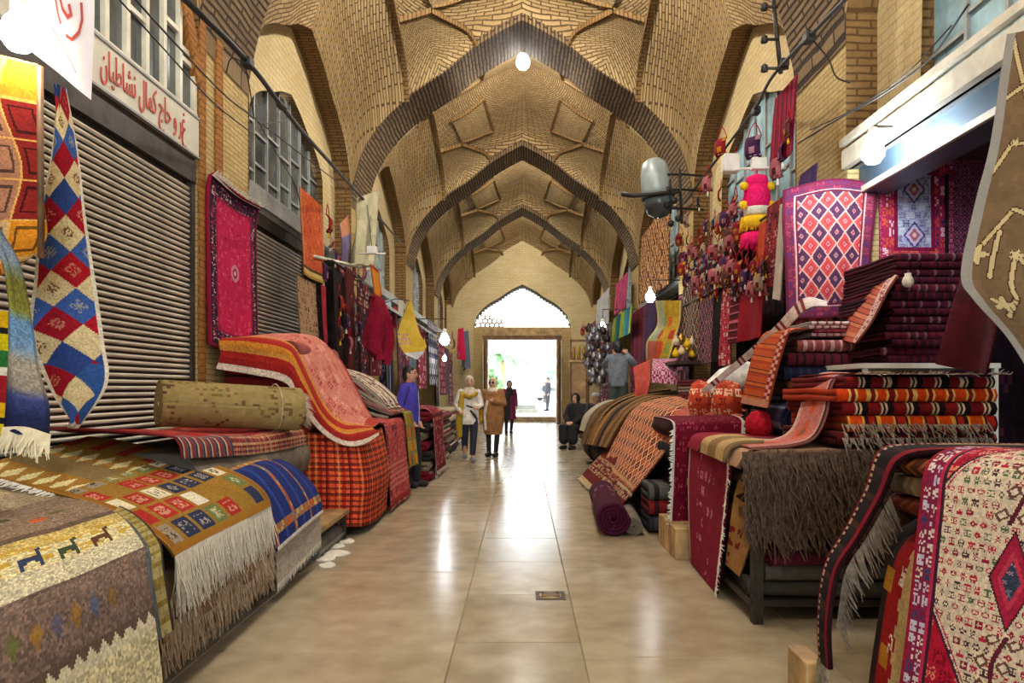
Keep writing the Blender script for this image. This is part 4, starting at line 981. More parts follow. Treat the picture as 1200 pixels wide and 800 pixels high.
# grey fascia over the second shutter
fs = structure(box('trim_1', -2.93, -2.88, 7.72, 10.4, 3.42, 3.62, 'frame_grey'), 'grey fascia board over the second shutter')
# ------------------------------------------------------------------ lamps
def bulb(name, loc, r, glow, label, watts, col, cord, cat='lamp'):
    o = empty(name, loc, label, cat)
    glow = emit('bulb_glow_%d' % len(MATS), '#ffffff', watts/(39.5*r*r))          # the glowing glass itself lights the place
    glow.node_tree.nodes['Principled BSDF'].inputs['Emission Color'].default_value = tuple(col)+(1,)
    lathe('glass_bulb', [(.001, -r*1.15), (r*.55, -r), (r*.95, -r*.45), (r, 0), (r*.8, r*.6), (r*.45, r*1.1), (r*.4, r*1.3)], loc, glow, o, 16)
    lathe('socket', [(r*.42, r*1.28), (r*.45, r*1.35), (r*.45, r*2.1), (.012, r*2.3)], loc, 'plastic_white', o, 12)
    tube('cord', [(loc[0], loc[1], loc[2]+r*2.2), (loc[0]+.01, loc[1], (loc[2]+cord)/2), (loc[0], loc[1], cord)], .006, 'black_rubber', o, 6)
    if name == 'shop_bulb':                   # small iron arm from the shop front
        xw = math.copysign(2.93, loc[0]); bar('bracket_arm', (loc[0], loc[1], cord), (xw, loc[1], cord), .018, .018, 'steel_dark', o)
    return o
def vault_lamp(y, z, ztop, label, watts):
    return bulb('vault_lamp', (.015, y, z), .13, 'bulb_cool', label, watts, (1.0, .95, .87), ztop)
vault_lamp(14.0, 7.70, 8.35, 'bright round lamp hanging from the second dome of the vault', 330)
vault_lamp(9.6, 7.6, 8.5, 'round vault lamp over the rug stacks in the first dome', 330)
vault_lamp(3.6, 7.6, 8.5, 'round vault lamp over the nearest rugs', 330)
vault_lamp(-2.2, 7.6, 8.5, 'round vault lamp behind the photographer', 330)
vault_lamp(20.6, 8.12, 8.4, 'round vault lamp tucked up behind the second arch', 380)  # unseen lamp added to brighten the third dome
vault_lamp(26.2, 7.95, 8.2, 'round vault lamp tucked up behind the third arch', 330)  # another added lamp, out of sight, lifting the last bay
bulb('shop_bulb', P(22, 38, 3.2), .075, 'bulb_warm', 'glaring warm bulb by the white banner at upper left', 13, (1.0, .86, .66), 3.35)
bulb('shop_bulb', P(1023, 178, 5.6), .085, 'bulb_cool', 'glaring cool bulb hanging under the beam of the right shop', 48, (.80, .90, 1.0), 3.42)
# ------------------------------------------------------------------ banner with red letters
plain('banner_cloth', '#e6e0e4', .6, var=.05, scale=2)
bn = empty('banner', P(75, 50, 3.6), 'white cloth banner with red lettering at the upper left corner', 'banner')
bp = [P(108, 118, 3.6), P(108, -40, 3.6), P(-10, -40, 3.15), P(-10, -10, 3.15), P(52, 72, 3.35)]
def banner_pt(S, T):
    a = np.array(P(108, 118, 3.62)); b_ = np.array(P(108, -60, 3.62)); c = np.array(P(20, 46, 3.25)); d = np.array(P(20, -60, 3.25))
    p = (c*(1-S)[:, None]+a*S[:, None])*(1-T)[:, None]+(d*(1-S)[:, None]+b_*S[:, None])*T[:, None]
    return p[:, 0], p[:, 1]-.02*np.sin(S*9+T*3), p[:, 2]
grid_mesh('cloth', banner_pt, 30, 30, 'banner_cloth', bn)
def stroke(pts, wid):
    V, Fc = [], []
    for i, (s_, t_) in enumerate(pts):
        q = pts[min(i+1, len(pts)-1)]; p0 = pts[max(i-1, 0)]; dx, dy = q[0]-p0[0], q[1]-p0[1]; n_ = math.hypot(dx, dy)+1e-9
        for sg_ in (-1, 1):
            p = banner_pt(np.array([s_-dy/n_*wid*sg_]), np.array([t_+dx/n_*wid*sg_])); V.append((float(p[0][0])+.004, float(p[1][0])-.006, float(p[2][0])))
    for i in range(len(pts)-1): Fc.append((2*i, 2*i+1, 2*i+3, 2*i+2))
    mesh('red_letter', V, Fc, 'sign_red', bn)
stroke([(.46, .72), (.47, .60), (.50, .48), (.55, .40)], .016); stroke([(.53, .74), (.55, .62), (.60, .52), (.68, .47), (.73, .50), (.70, .57)], .020)
stroke([(.84, .62), (.86, .50), (.83, .40), (.74, .32), (.64, .33)], .014); stroke([(.40, .34), (.60, .22), (.80, .10)], .006)
# ------------------------------------------------------------------ overhead cables
def cable(pts, r, label, n=40, cat='cable', rad=6):
    return tag(tube('cable', smooth_poly(pts, n), r, 'black_rubber', None, rad), label, cat)
c1 = empty('power_cable', P(220, 0, 3.4), 'thick black cable with clamps running along the left wall', 'cable')
cp = [P(205, -12, 4.2), P(290, 72, 5.2), P(355, 155, 7.0), P(428, 236, 11.5), P(470, 285, 17.0)]
tube('strand', smooth_poly(cp, 40), .021, 'black_rubber', c1, 6)
for q in ((290, 73, 5.2), (428, 237, 11.5), (330, 122, 6.2)):
    p = P(*q); box('clamp', p[0]-.035, p[0]+.035, p[1]-.05, p[1]+.05, p[2]-.035, p[2]+.03, 'black_rubber', c1, .01)
cable([P(150, -10, 4.3), P(200, 45, 4.8), P(262, 110, 5.8), P(300, 140, 6.7), P(420, 232, 11.3)], .007, 'thin wire below the thick left cable')
cable([P(140, 0, 4.3), P(190, 55, 4.8), P(250, 120, 5.8), P(298, 158, 6.7)], .006, 'lowest thin wire crossing the left brick pier')
cable([P(286, 70, 5.2), P(292, 100, 5.5), P(298, 138, 6.5)], .005, 'short wire dropping from the left cable clamp', 20)
cable([P(265, 85, 5.4), P(272, 68, 5.2), P(292, 78, 5.2)], .005, 'curled wire loop at the left cable clamp', 20)
cable([P(300, 138, 6.7), P(318, 170, 7.4), P(345, 215, 8.6), P(352, 240, 8.8)], .006, 'wire hanging across the left lunette grille', 20)
cable([P(308, 145, 6.9), P(335, 140, 8.0), P(332, 122, 8.0)], .005, 'thin looped wire at the top of the left lunette', 16)
c2 = empty('power_cable', P(990, 0, 4.0), 'thick black cable with joints slanting across the right side', 'cable')
tube('strand', smooth_poly([P(1004, -14, 5.0), P(948, 43, 6.0), P(905, 90, 7.2), P(884, 128, 8.2), P(845, 180, 10.0), P(800, 240, 12.6)], 40), .018, 'black_rubber', c2, 6)
for q in ((948, 44, 6.0), (886, 130, 8.2), (918, 75, 6.9)):
    p = P(*q); box('joint', p[0]-.04, p[0]+.04, p[1]-.06, p[1]+.06, p[2]-.04, p[2]+.04, 'black_rubber', c2, .012)
cable([P(950, 44, 6.0), P(970, 68, 5.9), P(980, 90, 5.8), P(996, 97, 5.7)], .007, 'drooping wire off the right cable joint', 20)
cable([P(1135, 5, 4.3), P(1090, 68, 4.8), P(1035, 110, 5.3), P(985, 138, 5.9), P(935, 168, 6.6)], .007, 'sagging wire in front of the right shop window', 30)
cable([P(1115, 30, 4.5), P(1060, 88, 5.0), P(1000, 128, 5.8), P(950, 152, 6.4)], .005, 'second sagging wire at the right shop window', 30)
pl = empty('insulator_pole', P(908, 40, 6.6), 'black iron pole with insulators holding the right cable', 'pole')
p0, p1 = P(905, -10, 6.9), P(915, 86, 6.9)
tube('rod', [p0, p1], .022, 'steel_dark', pl, 8)
for v_ in (8, 46, 80):
    p = P(908, v_, 6.88); tube('arm', [(p[0]-.10, p[1], p[2]), (p[0]+.13 if v_ > 60 else p[0]+.03, p[1], p[2])], .014, 'steel_dark', pl, 6)
    lathe('insulator', [(.012, -.04), (.035, -.03), (.03, 0), (.035, .02), (.012, .04)], (p[0]-.1, p[1], p[2]), 'steel_dark', pl, 10)
# ------------------------------------------------------------------ near left hanging rugs
def chequer(x, y, S, T, w, l):
    c = patches('#2a3564', ['#a02028', '#33487e', '#d8c69a', '#8c1c28', '#d8c8a0', '#3a4c84', '#c8b48a'], (.155, .155), 1, 33, 1, rot=math.radians(38), full=False)(x, y, S, T, w, l)
    return c
def chequer2(x, y, S, T, w, l):
    a = math.radians(40); X, Y = x*math.cos(a)+y*math.sin(a), -x*math.sin(a)+y*math.cos(a); cs = .135
    ix, iy = np.floor(X/cs).astype(int), np.floor(Y/cs).astype(int); P_ = pal(['#9c1c28', '#d6c69c', '#30467e', '#8c1826', '#d2c096', '#3c5a94'])
    idx = (ix+iy) % 3+3*(rnd(ix, iy, 4) < .5); c = P_[idx].copy()
    fx, fy = X/cs-ix, Y/cs-iy; B_ = bitmaps(7, 77, .42); ux, uy = (fx-.5)/.42*7+3.5, (fy-.5)/.42*7+3.5
    ok = (ux >= 0) & (ux < 7) & (uy >= 0) & (uy < 7) & (rnd(ix, iy, 8) < .8); mm = np.zeros(len(x), bool); k = (rnd(ix, iy, 6)*14).astype(int)
    mm[ok] = B_[k[ok], uy[ok].astype(int), ux[ok].astype(int)]; lum = c.mean(axis=1)
    c[mm & (lum > .5)] = hx('#7a5a40'); q = mm & (lum <= .5); c[q] = c[q]*.45+.55*hx('#d0b890')
    k = (T > .80) & (S > .45); c[k & (rnd(ix, iy, 3) < .5)] = hx('#35558c')
    c[np.minimum(x, w-x) < .018] = hx('#d8d0bc'); c[l-y < .02] = hx('#e4dccb')
    return speck(c, x, y, .1)
d = 3.75
La = [P(68, 102, d), P(60, 180, d), P(47, 250, d), P(40, 330, d), P(34, 390, d-.05), P(58, 455, d-.08), P(88, 500, d-.1)]
Lb = [P(78, 104, d+.05), P(92, 180, d+.1), P(100, 250, d+.12), P(112, 330, d+.12), P(122, 400, d+.1), P(126, 450, d+.05), P(92, 502, d-.05)]
Lm = [tuple((np.array(a)+np.array(b_))/2+np.array([.0, -.05, 0])) for a, b_ in zip(La, Lb)]
tag(sheet('chequered_rug', [La, Lm, Lb], 112, 240, chequer2, thick=.016, side=1), 'red, blue and cream chequered gabbeh hanging by one corner before the shutter', 'rug')
def leafy(x, y, S, T, w, l):
    c = base(len(x), '#c98a3c'); ix, iy = np.floor(x/.12), np.floor(y/.15); P_ = pal(['#c9a878', '#b5702c', '#7c2420', '#d8c4a0', '#6b6a3a', '#a5765c', '#d08a30'])
    X, Y = x/.15+.25*np.sin(y*9), y/.19; ix, iy = np.floor(X), np.floor(Y); c = P_[(rnd(ix, iy, 12)*7).astype(int)]
    q = np.maximum(np.abs(X-ix-.5), np.abs(Y-iy-.5)); k = (np.abs(q-.3) < .035) & (rnd(ix, iy, 5) < .6); c[k] = c[k]*.5
    c = np.where((q > .47)[:, None], hx('#d8a860'), c)
    return speck(c, x, y, .1)
d = 3.3
La = [P(-60, 60, d), P(-55, 160, d), P(-50, 240, d), P(-40, 320, d), P(-20, 350, d)]
Lb = [P(44, 75, d), P(47, 160, d), P(50, 230, d), P(54, 280, d), P(28, 310, d)]
tag(sheet('leaf_patterned_rug', [La, [tuple((np.array(a)+np.array(b_))/2+np.array([0, -.06, 0])) for a, b_ in zip(La, Lb)], Lb], 96, 130, leafy, thick=.015), 'orange and tan patchwork rug hanging under the warm bulb', 'rug')
tag(tube('curtain_pole', [P(47, 78, 3.28), P(47.5, 190, 3.28), P(48, 302, 3.28)], .014, 'wood'), 'thin dark pole standing between the two nearest hanging rugs', 'pole')
def ombre(x, y, S, T, w, l):
    st = [(0, '#6d7a86'), (.15, '#8a9aa8'), (.25, '#7d7a3c'), (.38, '#8a8a44'), (.43, '#6f93b8'), (.55, '#7a98b4'), (.62, '#a39a88'), (.75, '#8d8478'), (.80, '#3c4470'), (.9, '#1c2244'), (1.01, '#141834')]
    tt = [a for a, _ in st]; cc = np.array([hx(b_) for _, b_ in st]); c = np.stack([np.interp(T, tt, cc[:, k]) for k in range(3)], 1)
    c[np.minimum(S, 1-S) < .08] *= .8; return speck(c, x, y, .15)
d = 3.0
La = [P(-20, 270, d), P(2, 300, d), P(10, 350, d), P(9, 420, d), P(6, 480, d-.05), P(4, 502, d-.1)]
Lb = [P(2, 270, d), P(24, 310, d+.05), P(37, 370, d+.08), P(46, 430, d+.05), P(58, 475, d), P(58, 512, d-.1)]
om = tag(sheet('ombre_rug', [La, [tuple((np.array(a)+np.array(b_))/2+np.array([0, -.05, 0])) for a, b_ in zip(La, Lb)], Lb], 60, 150, ombre, thick=.02), 'long blue grey shaded rug with a cream tasselled end at far left', 'rug')
fringe('fringe', [P(4, 500, d-.12), P(30, 500, d-.14), P(57, 508, d-.12)], (.0, -.15, -1), .10, 150, 'fringe_cream', om, .011, .3)
tag(sheet('striped_band', [[P(-30, 360, 3.15), P(-30, 510, 3.1)], [P(9, 365, 3.15), P(11, 512, 3.1)]], 16, 60, bands([(.07, '#c8a020'), (.03, '#1a1a1c'), (.07, '#c0b020'), (.08, '#2c6a34'), (.03, '#d8d0c0'), (.12, '#8a1c20')])), 'yellow, green and red striped kilim at the very left edge', 'rug')
# ================================================================== RIGHT SIDE, FROM NEAR TO FAR
RUGS_R = 'rugs laid out along the right side'
# nearest: ivory rug with rows of small motifs and red border, draped over a bale
folded('folded_rug', 1.55, 2.9, 1.1, 2.45, .42, .34, mottled('#3a1a1c', '#5a2426'), 'dark red bale in the middle under the ivory rug', 'bales under the ivory rug', 2)
folded('folded_rug', 1.60, 2.9, 1.1, 2.45, .76, .34, mottled('#2c1618', '#4a1c20'), 'dark bale directly under the ivory rug', 'bales under the ivory rug', 2)
folded('folded_rug', 1.5, 2.9, 1.1, 2.45, .02, .40, mottled('#2a2024', '#3c2a2c'), 'black bale on the floor under the ivory rug', 'bales under the ivory rug', 2)
def ivory(x, y, S, T, w, l):
    c = base(len(x), '#dccbb4'); m, h = motif(x, y, .034, 5, 17, .95, 2, .5); pick(c, m, h, ['#8c1c34', '#b03048', '#4a3038', '#5a6a50', '#a82840', '#7c2c3c'])
    # three big vine columns with leaves
    vx = (x-w*.5)+.03*np.sin(y*16); k = (np.abs(vx) < .008) & ((np.abs(y-l*.55) > .165)); c[k] = hx('#5a2430')
    u, v2 = np.abs(vx)-.035*(1+0*y), (y % .075)-.0375; q = np.abs(u)/.026+np.abs(v2)/.024; k = (q < 1) & (np.abs(y-l*.55) > .17) & (np.abs(vx) < .075); c[k] = hx('#6a4a40'); k2 = (q < .55) & k; c[k2] = hx('#e6d8c4')
    q = np.abs(x-w*.5)/.068+np.abs(y-l*.55)/.15; c[q < 1.04] = hx('#34202a'); c[q < .95] = hx('#a02844'); c[(q < .62)] = hx('#bc4058'); c[q < .42] = hx('#3a4458')
    mm, h = motif(x, y, .03, 5, 4, .9); pick(c, mm & (q < .4), h, ['#8a94a0', '#2a3040', '#c09aa0'])
    # red cut corners with flowers
    for cx, cy in ((0, 0), (w, 0), (0, l), (w, l)):
        r = np.abs(x-cx)/(w*.44)+np.abs(y-cy)/(l*.43); k = r < 1; cc = base(len(x), '#a01c34'); mm, h = motif(x, y, .055, 7, 23, .9); pick(cc, mm, h, ['#d06878', '#e8b8a8', '#7a1024', '#d88a70'])
        c[k] = cc[k]; c[(r >= 1) & (r < 1.035)] = hx('#3a2030'); c[(r >= 1.06) & (r < 1.08)] = hx('#a83050')
    return speck(c, x, y, .1)
iv = framed(ivory, [(.012, '#8a1c34', None, .05), (.055, '#7c2444', ['#c8c0d0', '#e0d0c8', '#3c4064'], .045), (.014, '#b03050', None, .05), (.01, '#3a2030', None, .05)])
A = [(1.66, 2.57, 1.195), (1.50, 2.54, 1.19), (1.40, 2.51, 1.13), (1.365, 2.49, .97), (1.33, 2.48, .72), (1.30, 2.475, .5), (1.275, 2.47, .33)]
Bq = [(x+.40*.58, y-1.08*.58, z+.005) for x, y, z in A]
tag(sheet('ivory_rug', [A, Bq], 160, 300, iv, wob=.004, thick=.014), 'ivory rug with rows of small motifs, red corners and a diamond, nearest at right', 'rug', RUGS_R)
# dark rug with red piping beside it, hanging in a wave toward the aisle
def pipe(x, y, S, T, w, l):
    c = bands([(.05, '#1c1416'), (.03, '#3a2420'), (.04, '#241a1c')], 'y')(x, y, S, T, w, l); k = (S > .93) | (S < .22); c[k] = hx('#7a1424'); k = (S > .80) & (S < .93) & ((y % .03) < .015); c[k] = hx('#b8a890')
    c[(T < .25) & (S > .5) & ((x % .05) < .025)] = hx('#a08c70'); return c
A = [(2.0, 2.66, 1.175), (1.62, 2.72, 1.175), (1.48, 2.84, 1.13), (1.43, 2.90, .97), (1.35, 2.93, .80), (1.27, 2.94, .66), (1.235, 2.94, .45), (1.24, 2.94, .26)]
Bq = [(2.1, 3.05, 1.17), (1.66, 3.05, 1.17), (1.50, 3.05, 1.14), (1.44, 3.05, .98), (1.36, 3.05, .82), (1.27, 3.05, .66), (1.24, 3.05, .45), (1.245, 3.05, .26)]
pg = tag(sheet('piped_rug', [A, Bq], 40, 120, pipe, thick=.02), 'dark rug with a red piped edge hanging in a wave beside the ivory rug', 'rug', RUGS_R)
fringe('fringe', [A[-1], Bq[-1]], (0, 0, -1), .16, 90, 'fringe_grey', pg, .012, .35)
fringe('fringe', [tuple(np.array(q)+np.array([.03, -.02, 0])) for q in (A[3], A[4], A[5], A[6])], (.35, -.1, -1), .13, 90, 'fringe_grey', pg, .011, .4, seed=4)
def gabred(x, y, S, T, w, l):
    c = base(len(x), '#8c1418'); c[S < .12] = hx('#2a1a1a'); c[S > .46] = hx('#c3ab80'); k = (S > .40) & (S <= .46) & ((y % .1) < .05); c[k] = hx('#c3ab80')
    for a, b_, col in ((.1, .30, '#b8862c'), (.25, .62, '#b07a28'), (.3, .86, '#d8cdb8'), (.5, .88, '#5a6a40'), (.66, .9, '#c9a030'), (.9, .4, '#241a1c'), (.8, .8, '#221818')):
        k = (np.abs(S-a) < .1) & (np.abs(T-b_) < .05); c[k] = hx(col)
    for a, b_ in ((.4, .25), (.36, .55), (.42, .75)):
        k = (np.abs(S-a) < .05) & (np.abs(T-b_) < .04) & (rnd(np.floor(x/.012), np.floor(y/.012), 3) < .5); c[k] = hx('#e6dccb')
    return speck(c, x, y, .1)
tag(sheet('red_cream_gabbeh', [[(1.62, 2.96, .86), (1.50, 2.95, .72), (1.42, 2.92, .4), (1.36, 2.9, .03)], [(1.50, 2.52, .86), (1.42, 2.52, .72), (1.38, 2.52, .4), (1.34, 2.50, .03)]], 64, 96, gabred, thick=.015), 'red and cream gabbeh hanging between the piped rug and the ivory rug', 'rug', RUGS_R)
for k, (z, c0, c1) in enumerate([(.90, '#6a2a20', '#8a4a30'), (.98, '#a08a74', '#c0aa90'), (1.06, '#5a3020', '#a8642c')]):
    folded('folded_rug', 1.52, 2.4, 2.66, 3.0, z, .07, bands([(.05, c0), (.03, c1)], 'x'), ['rust folded rug lowest in the gap beside the ivory rug', 'pale folded rug in the gap beside the ivory rug', 'orange brown folded rug on top in the gap by the ivory rug'][k], 'folded rugs in the gap', 2, seed=k)
folded('folded_rug', 1.6, 2.6, 2.66, 3.0, .02, .44, mottled('#1c1416', '#2c1e20'), 'black bale on the floor behind the red and cream gabbeh', 'bales under the ivory rug', 2)
folded('folded_rug', 1.6, 2.6, 2.66, 3.0, .46, .43, mottled('#241a18', '#3a2624'), 'dark brown bale behind the red and cream gabbeh', 'bales under the ivory rug', 2)
tag(box('wood_block', 1.22, 1.31, 3.12, 3.34, 0, .22, 'wood_pale', bev=.01), 'pale wooden block on the floor behind the piped rug', 'block')
# ---------------- second stand: shaggy brown rugs on a dark trestle
st = empty('trestle_table', (2.0, 4.9, 0), 'dark trestle table under the shaggy brown rugs', 'table')
box('top', 1.36, 2.86, 4.28, 6.0, .60, .66, 'wood', st)
box('shelf', 1.36, 2.86, 4.32, 5.9, .10, .14, 'steel_dark', st)
for x in (1.37, 2.78):
    for y in (4.30, 5.9): box('leg', x, x+.06, y, y+.06, 0, .60, 'steel_dark', st)
for k, (x0, x1, z, h, pt, lb) in enumerate([(1.40, 2.3, .14, .10, mottled('#3c3834', '#544e48'), 'grey black folded rug on the low shelf'), (1.46, 2.2, .24, .10, mottled('#57524c', '#77706a'), 'grey folded rug second on the low shelf'), (1.44, 2.1, .34, .09, mottled('#5a2434', '#7a3448'), 'plum folded rug on the pile on the low shelf')]):
    folded('folded_rug', x0, x1, 4.35, 5.2, z, h, pt, lb, 'rugs on the low shelf', 2, nu=24, axis='y', seed=k, yaw=.1*k-.1)
tag(sheet('mauve_cloth', [[(1.5, 4.33, .62), (1.55, 4.30, .5), (1.62, 4.30, .44)], [(1.62, 4.33, .60), (1.66, 4.30, .5), (1.7, 4.30, .45)]], 12, 16, mottled('#9a7a78', '#b89490')), 'mauve cloth tip dangling over the low shelf', 'cloth')
for k, (z, h, pt, lb) in enumerate([(.66, .12, mottled('#3a2c28', '#54423a'), 'dark brown folded rug lowest on the trestle table'), (.78, .12, mottled('#4a3830', '#66503f'), 'brown folded rug second on the trestle table'), (.90, .11, bands([(.05, '#8a2030'), (.03, '#3a1c20')], 'x'), 'red folded rug third on the trestle table')]):
    folded('folded_rug', 1.38, 2.8, 4.36, 5.9, z, h, pt, lb, 'rugs on the trestle table', 2, seed=k, nu=32)
def creamtop(x, y, S, T, w, l):
    c = mottled('#b08a70', '#c9a68c', .03, 3)(x, y, S, T, w, l); c[S < .25] = hx('#8c2438'); c[(S > .25) & (S < .3)] = hx('#241c1e'); return c
tag(sheet('cream_top_rug', [[(2.8, 5.85, 1.03), (2.0, 5.85, 1.03), (1.5, 5.85, 1.04), (1.38, 5.85, 1.02), (1.33, 5.85, .93)], [(2.8, 4.30, 1.04), (2.0, 4.30, 1.04), (1.45, 4.30, 1.04), (1.34, 4.32, 1.03), (1.28, 4.34, .93)]], 60, 60, creamtop, thick=.03, wob=.006), 'buff rug laid flat over the trestle pile with its end turned down', 'rug', RUGS_R)
e1 = tag(sheet('beige_fringed_end', [[(1.52, 4.56, 1.075), (1.36, 4.56, 1.07), (1.28, 4.56, 1.03), (1.255, 4.56, .94)], [(1.52, 5.1, 1.08), (1.36, 5.1, 1.075), (1.27, 5.1, 1.04), (1.25, 5.1, .96)]], 24, 28, bands([(.012, '#b89c70'), (.012, '#8a7048')], 'x'), thick=.035), 'beige ribbed rug end curling over the trestle corner', 'rug', RUGS_R)
# shaggy fleece hanging in tiers on the side facing the camera
SH = empty('shaggy_fleece', (1.7, 4.25, .5), 'brown shaggy fleece hanging in tiers in front of the trestle table', 'rug')
sheet('backing', [[(1.31, 4.255, 1.02), (1.30, 4.235, .8), (1.34, 4.25, .5)], [(2.15, 4.255, 1.0), (2.12, 4.235, .8), (2.1, 4.25, .55)]], 24, 24, mottled('#3c2e28', '#5c483c'), parent=SH)
for k, z in enumerate((1.03, .98, .93, .88, .82, .76, .70, .64, .58)):
    fringe('fleece_tier', [(1.29+.01*(k % 3), 4.245, z), (1.7, 4.225, z-.01), (2.16, 4.245, z-.02*(k % 2))], (0.05*(-1)**k, -.28, -1), .13, 240, 'fringe_brown', SH, .012, .9, seed=40+k)
def crimsonhang(x, y, S, T, w, l):
    c = mottled('#7c1430', '#92203c', .02, 4)(x, y, S, T, w, l); m, h = motif(x, y, .12, 5, 9, .7, 4); k = m & (np.abs(S-.5) < .22); pick(c, k, h, ['#c8808c', '#a83050', '#d09a9c'])
    c[S < .03] = hx('#c8c0b8'); return c
ch = tag(sheet('crimson_runner', [[(1.55, 5.86, 1.0), (1.38, 5.86, .98), (1.34, 5.84, .8), (1.33, 5.82, .5), (1.335, 5.78, .1), (1.34, 5.78, .02)], [(1.55, 4.62, .98), (1.36, 4.62, .96), (1.31, 4.62, .8), (1.31, 4.72, .5), (1.31, 4.86, .12), (1.31, 4.9, .01)]], 60, 100, crimsonhang, thick=.016), 'crimson runner with white fringed edges hanging from the trestle to the floor', 'rug', RUGS_R)
fringe('fringe', [(1.31, 4.62, .95), (1.305, 4.62, .8), (1.305, 4.72, .5), (1.305, 4.86, .12), (1.305, 4.9, .02)], (-.2, -1, -.25), .055, 170, 'fringe_white', ch, .014, .6, seed=3)
tag(sheet('tan_kilim_end', [[(1.40, 4.6, .9), (1.34, 4.6, .7), (1.33, 4.75, .25)], [(1.5, 4.34, .88), (1.45, 4.36, .7), (1.36, 4.55, .22)]], 24, 40, mottled('#9a7446', '#b48c5c', .03, 3, ['#7c2c24'], .2, 5, .3)), 'tan kilim end hanging behind the crimson runner', 'rug', RUGS_R)
# ---------------- orange striped pile further in
spec = [((.014, '#f0b050'), (.075, '#d8541c'), (.014, '#f0b050'), (.014, '#3a1c1c'), (.045, '#a82c1c'), (.014, '#3a1c1c')), ((.07, '#7a1c20'), (.014, '#d8c0a0'), (.014, '#1c1416'), (.014, '#d8c0a0'), (.04, '#1c1416')), ((.06, '#d04a1c'), (.014, '#e8c070'), (.028, '#7a1c1c'), (.014, '#e8c070')), ((.05, '#5a1a1c'), (.012, '#c8b090'), (.03, '#241818'))]
for k, (z, h, sp_, lb) in enumerate([(1.06, .08, 3, 'maroon striped rug at the bottom of the orange pile'), (1.14, .10, 0, 'vivid orange striped rug low in the orange pile'), (1.24, .08, 1, 'dark red banded rug in the middle of the orange pile'), (1.32, .08, 2, 'orange folded rug upper in the orange pile'), (1.40, .075, 1, 'black and red dotted rug on top of the orange pile')]):
    o = folded('striped_rug', 1.86+.03*((k*2) % 3), 2.80, 4.30-.02*(k % 2), 5.2, z, h, bands(list(spec[sp_]), 'x'), lb, 'orange striped pile', 2, nu=72, axis='y', seed=k)
    if k in (0, 1): fringe('fringe', [(1.88, 4.26, z+.05), (2.75, 4.26, z+.05)], (0, -.8, -.7), .10, 130, 'fringe_grey', o, .008, .9, seed=k+7)
fr = tag(sheet('white_hem_rug', [[(1.95, 4.24, 1.48), (1.98, 4.7, 1.485), (1.98, 5.2, 1.48)], [(2.85, 4.24, 1.48), (2.85, 4.7, 1.485), (2.85, 5.2, 1.48)]], 60, 30, bands([(.04, '#2a1418'), (.05, '#7a1c24')], 'x'), thick=.012), 'thin dark rug with a white frayed hem lying on the orange pile', 'rug', RUGS_R)
fringe('fringe', [(1.95, 4.245, 1.485), (2.85, 4.245, 1.485)], (0, -1, .1), .05, 150, 'fringe_white', fr, .01, .7, seed=5)
def pinkrun(x, y, S, T, w, l):
    c = base(len(x), '#b8746c'); k = np.abs(S-.5) < .2; q = np.abs(S-.5)/.2+np.abs((y % .24)-.12)/.11; c[q < 1] = hx('#c8603c'); c[q < .5] = hx('#8a5a54'); c[np.minimum(S, 1-S) < .14] = hx('#c49a90')
    c[S > .93] = hx('#1c1618'); c[S < .04] = hx('#d0b8a8'); return speck(c, x, y, .12)
A = [P(992, 436, 4.9), P(962, 437, 4.95), P(945, 452, 4.95), P(937, 478, 4.9), P(926, 503, 4.85), P(905, 514, 4.8), P(860, 518, 4.75)]
Bq = [P(1010, 439, 4.45), P(982, 440, 4.45), P(972, 455, 4.45), P(968, 482, 4.42), P(955, 510, 4.38), P(930, 520, 4.35), P(880, 524, 4.35)]
tag(sheet('pink_runner', [A, Bq], 44, 110, pinkrun, thick=.016), 'pink and orange runner flowing off the orange pile in an S', 'rug', RUGS_R)
# ---------------- tall dark red stack on a white shelf
sh = empty('white_shelf', (2.9, 5.4, 0), 'white metal shelf under the tall stack of dark red rugs', 'shelf')
box('board', 2.35, 3.3, 5.0, 6.0, 1.54, 1.575, 'plastic_white', sh)
for x in (2.36, 3.26):
    for y in (5.01, 5.95): box('leg', x, x+.03, y, y+.03, 0, 1.54, 'plastic_white', sh)
rc_ = ['#4a1c2c', '#5c2032', '#3c1a2c', '#6a2434', '#442034', '#541c28']
ordn = ['lowest', 'second', 'third', 'fourth', 'fifth', 'sixth', 'seventh', 'eighth', 'ninth', 'tenth', 'eleventh', 'twelfth', 'thirteenth', 'topmost']
for k in range(14):
    r = random.Random(k); h = .055
    folded('folded_rug', 2.52+r.uniform(-.03, .03)+.008*k, 3.22+r.uniform(-.03, .03), 5.05+r.uniform(-.02, .03), 5.9, 1.577+k*h, h, bands([(.03, rc_[k % 6]), (.012, '#8a6a78' if k % 2 else '#2a1420'), (.02, rc_[(k*3+1) % 6])], 'x'), '%s dark wine folded rug of the tall stack on the white shelf' % ordn[k], 'tall dark red stack', 2, nu=36, axis='y', seed=k)
def orangerun(x, y, S, T, w, l):
    c = bands([(.035, '#b05a44'), (.008, '#5a2420'), (.03, '#c47a58'), (.01, '#7c3028')], 'y')(x, y, S, T, w, l); k = S > .78; c[k] = hx('#c8a89c'); mm, h = motif(x, y, .05, 5, 6, .9); pick(c, k & mm, h, ['#5a1c28', '#8a2c34']); c[S > .96] = hx('#5a1c24'); return c
tag(sheet('orange_runner', [[P(1018, 318, 5.9), P(1008, 335, 5.8), P(995, 370, 5.75), P(986, 398, 5.7)], [P(1052, 322, 5.0), P(1040, 340, 5.0), P(1022, 375, 5.0), P(1002, 402, 5.0)]], 36, 72, orangerun, thick=.012), 'salmon striped runner falling off the tall dark red stack', 'rug', RUGS_R)
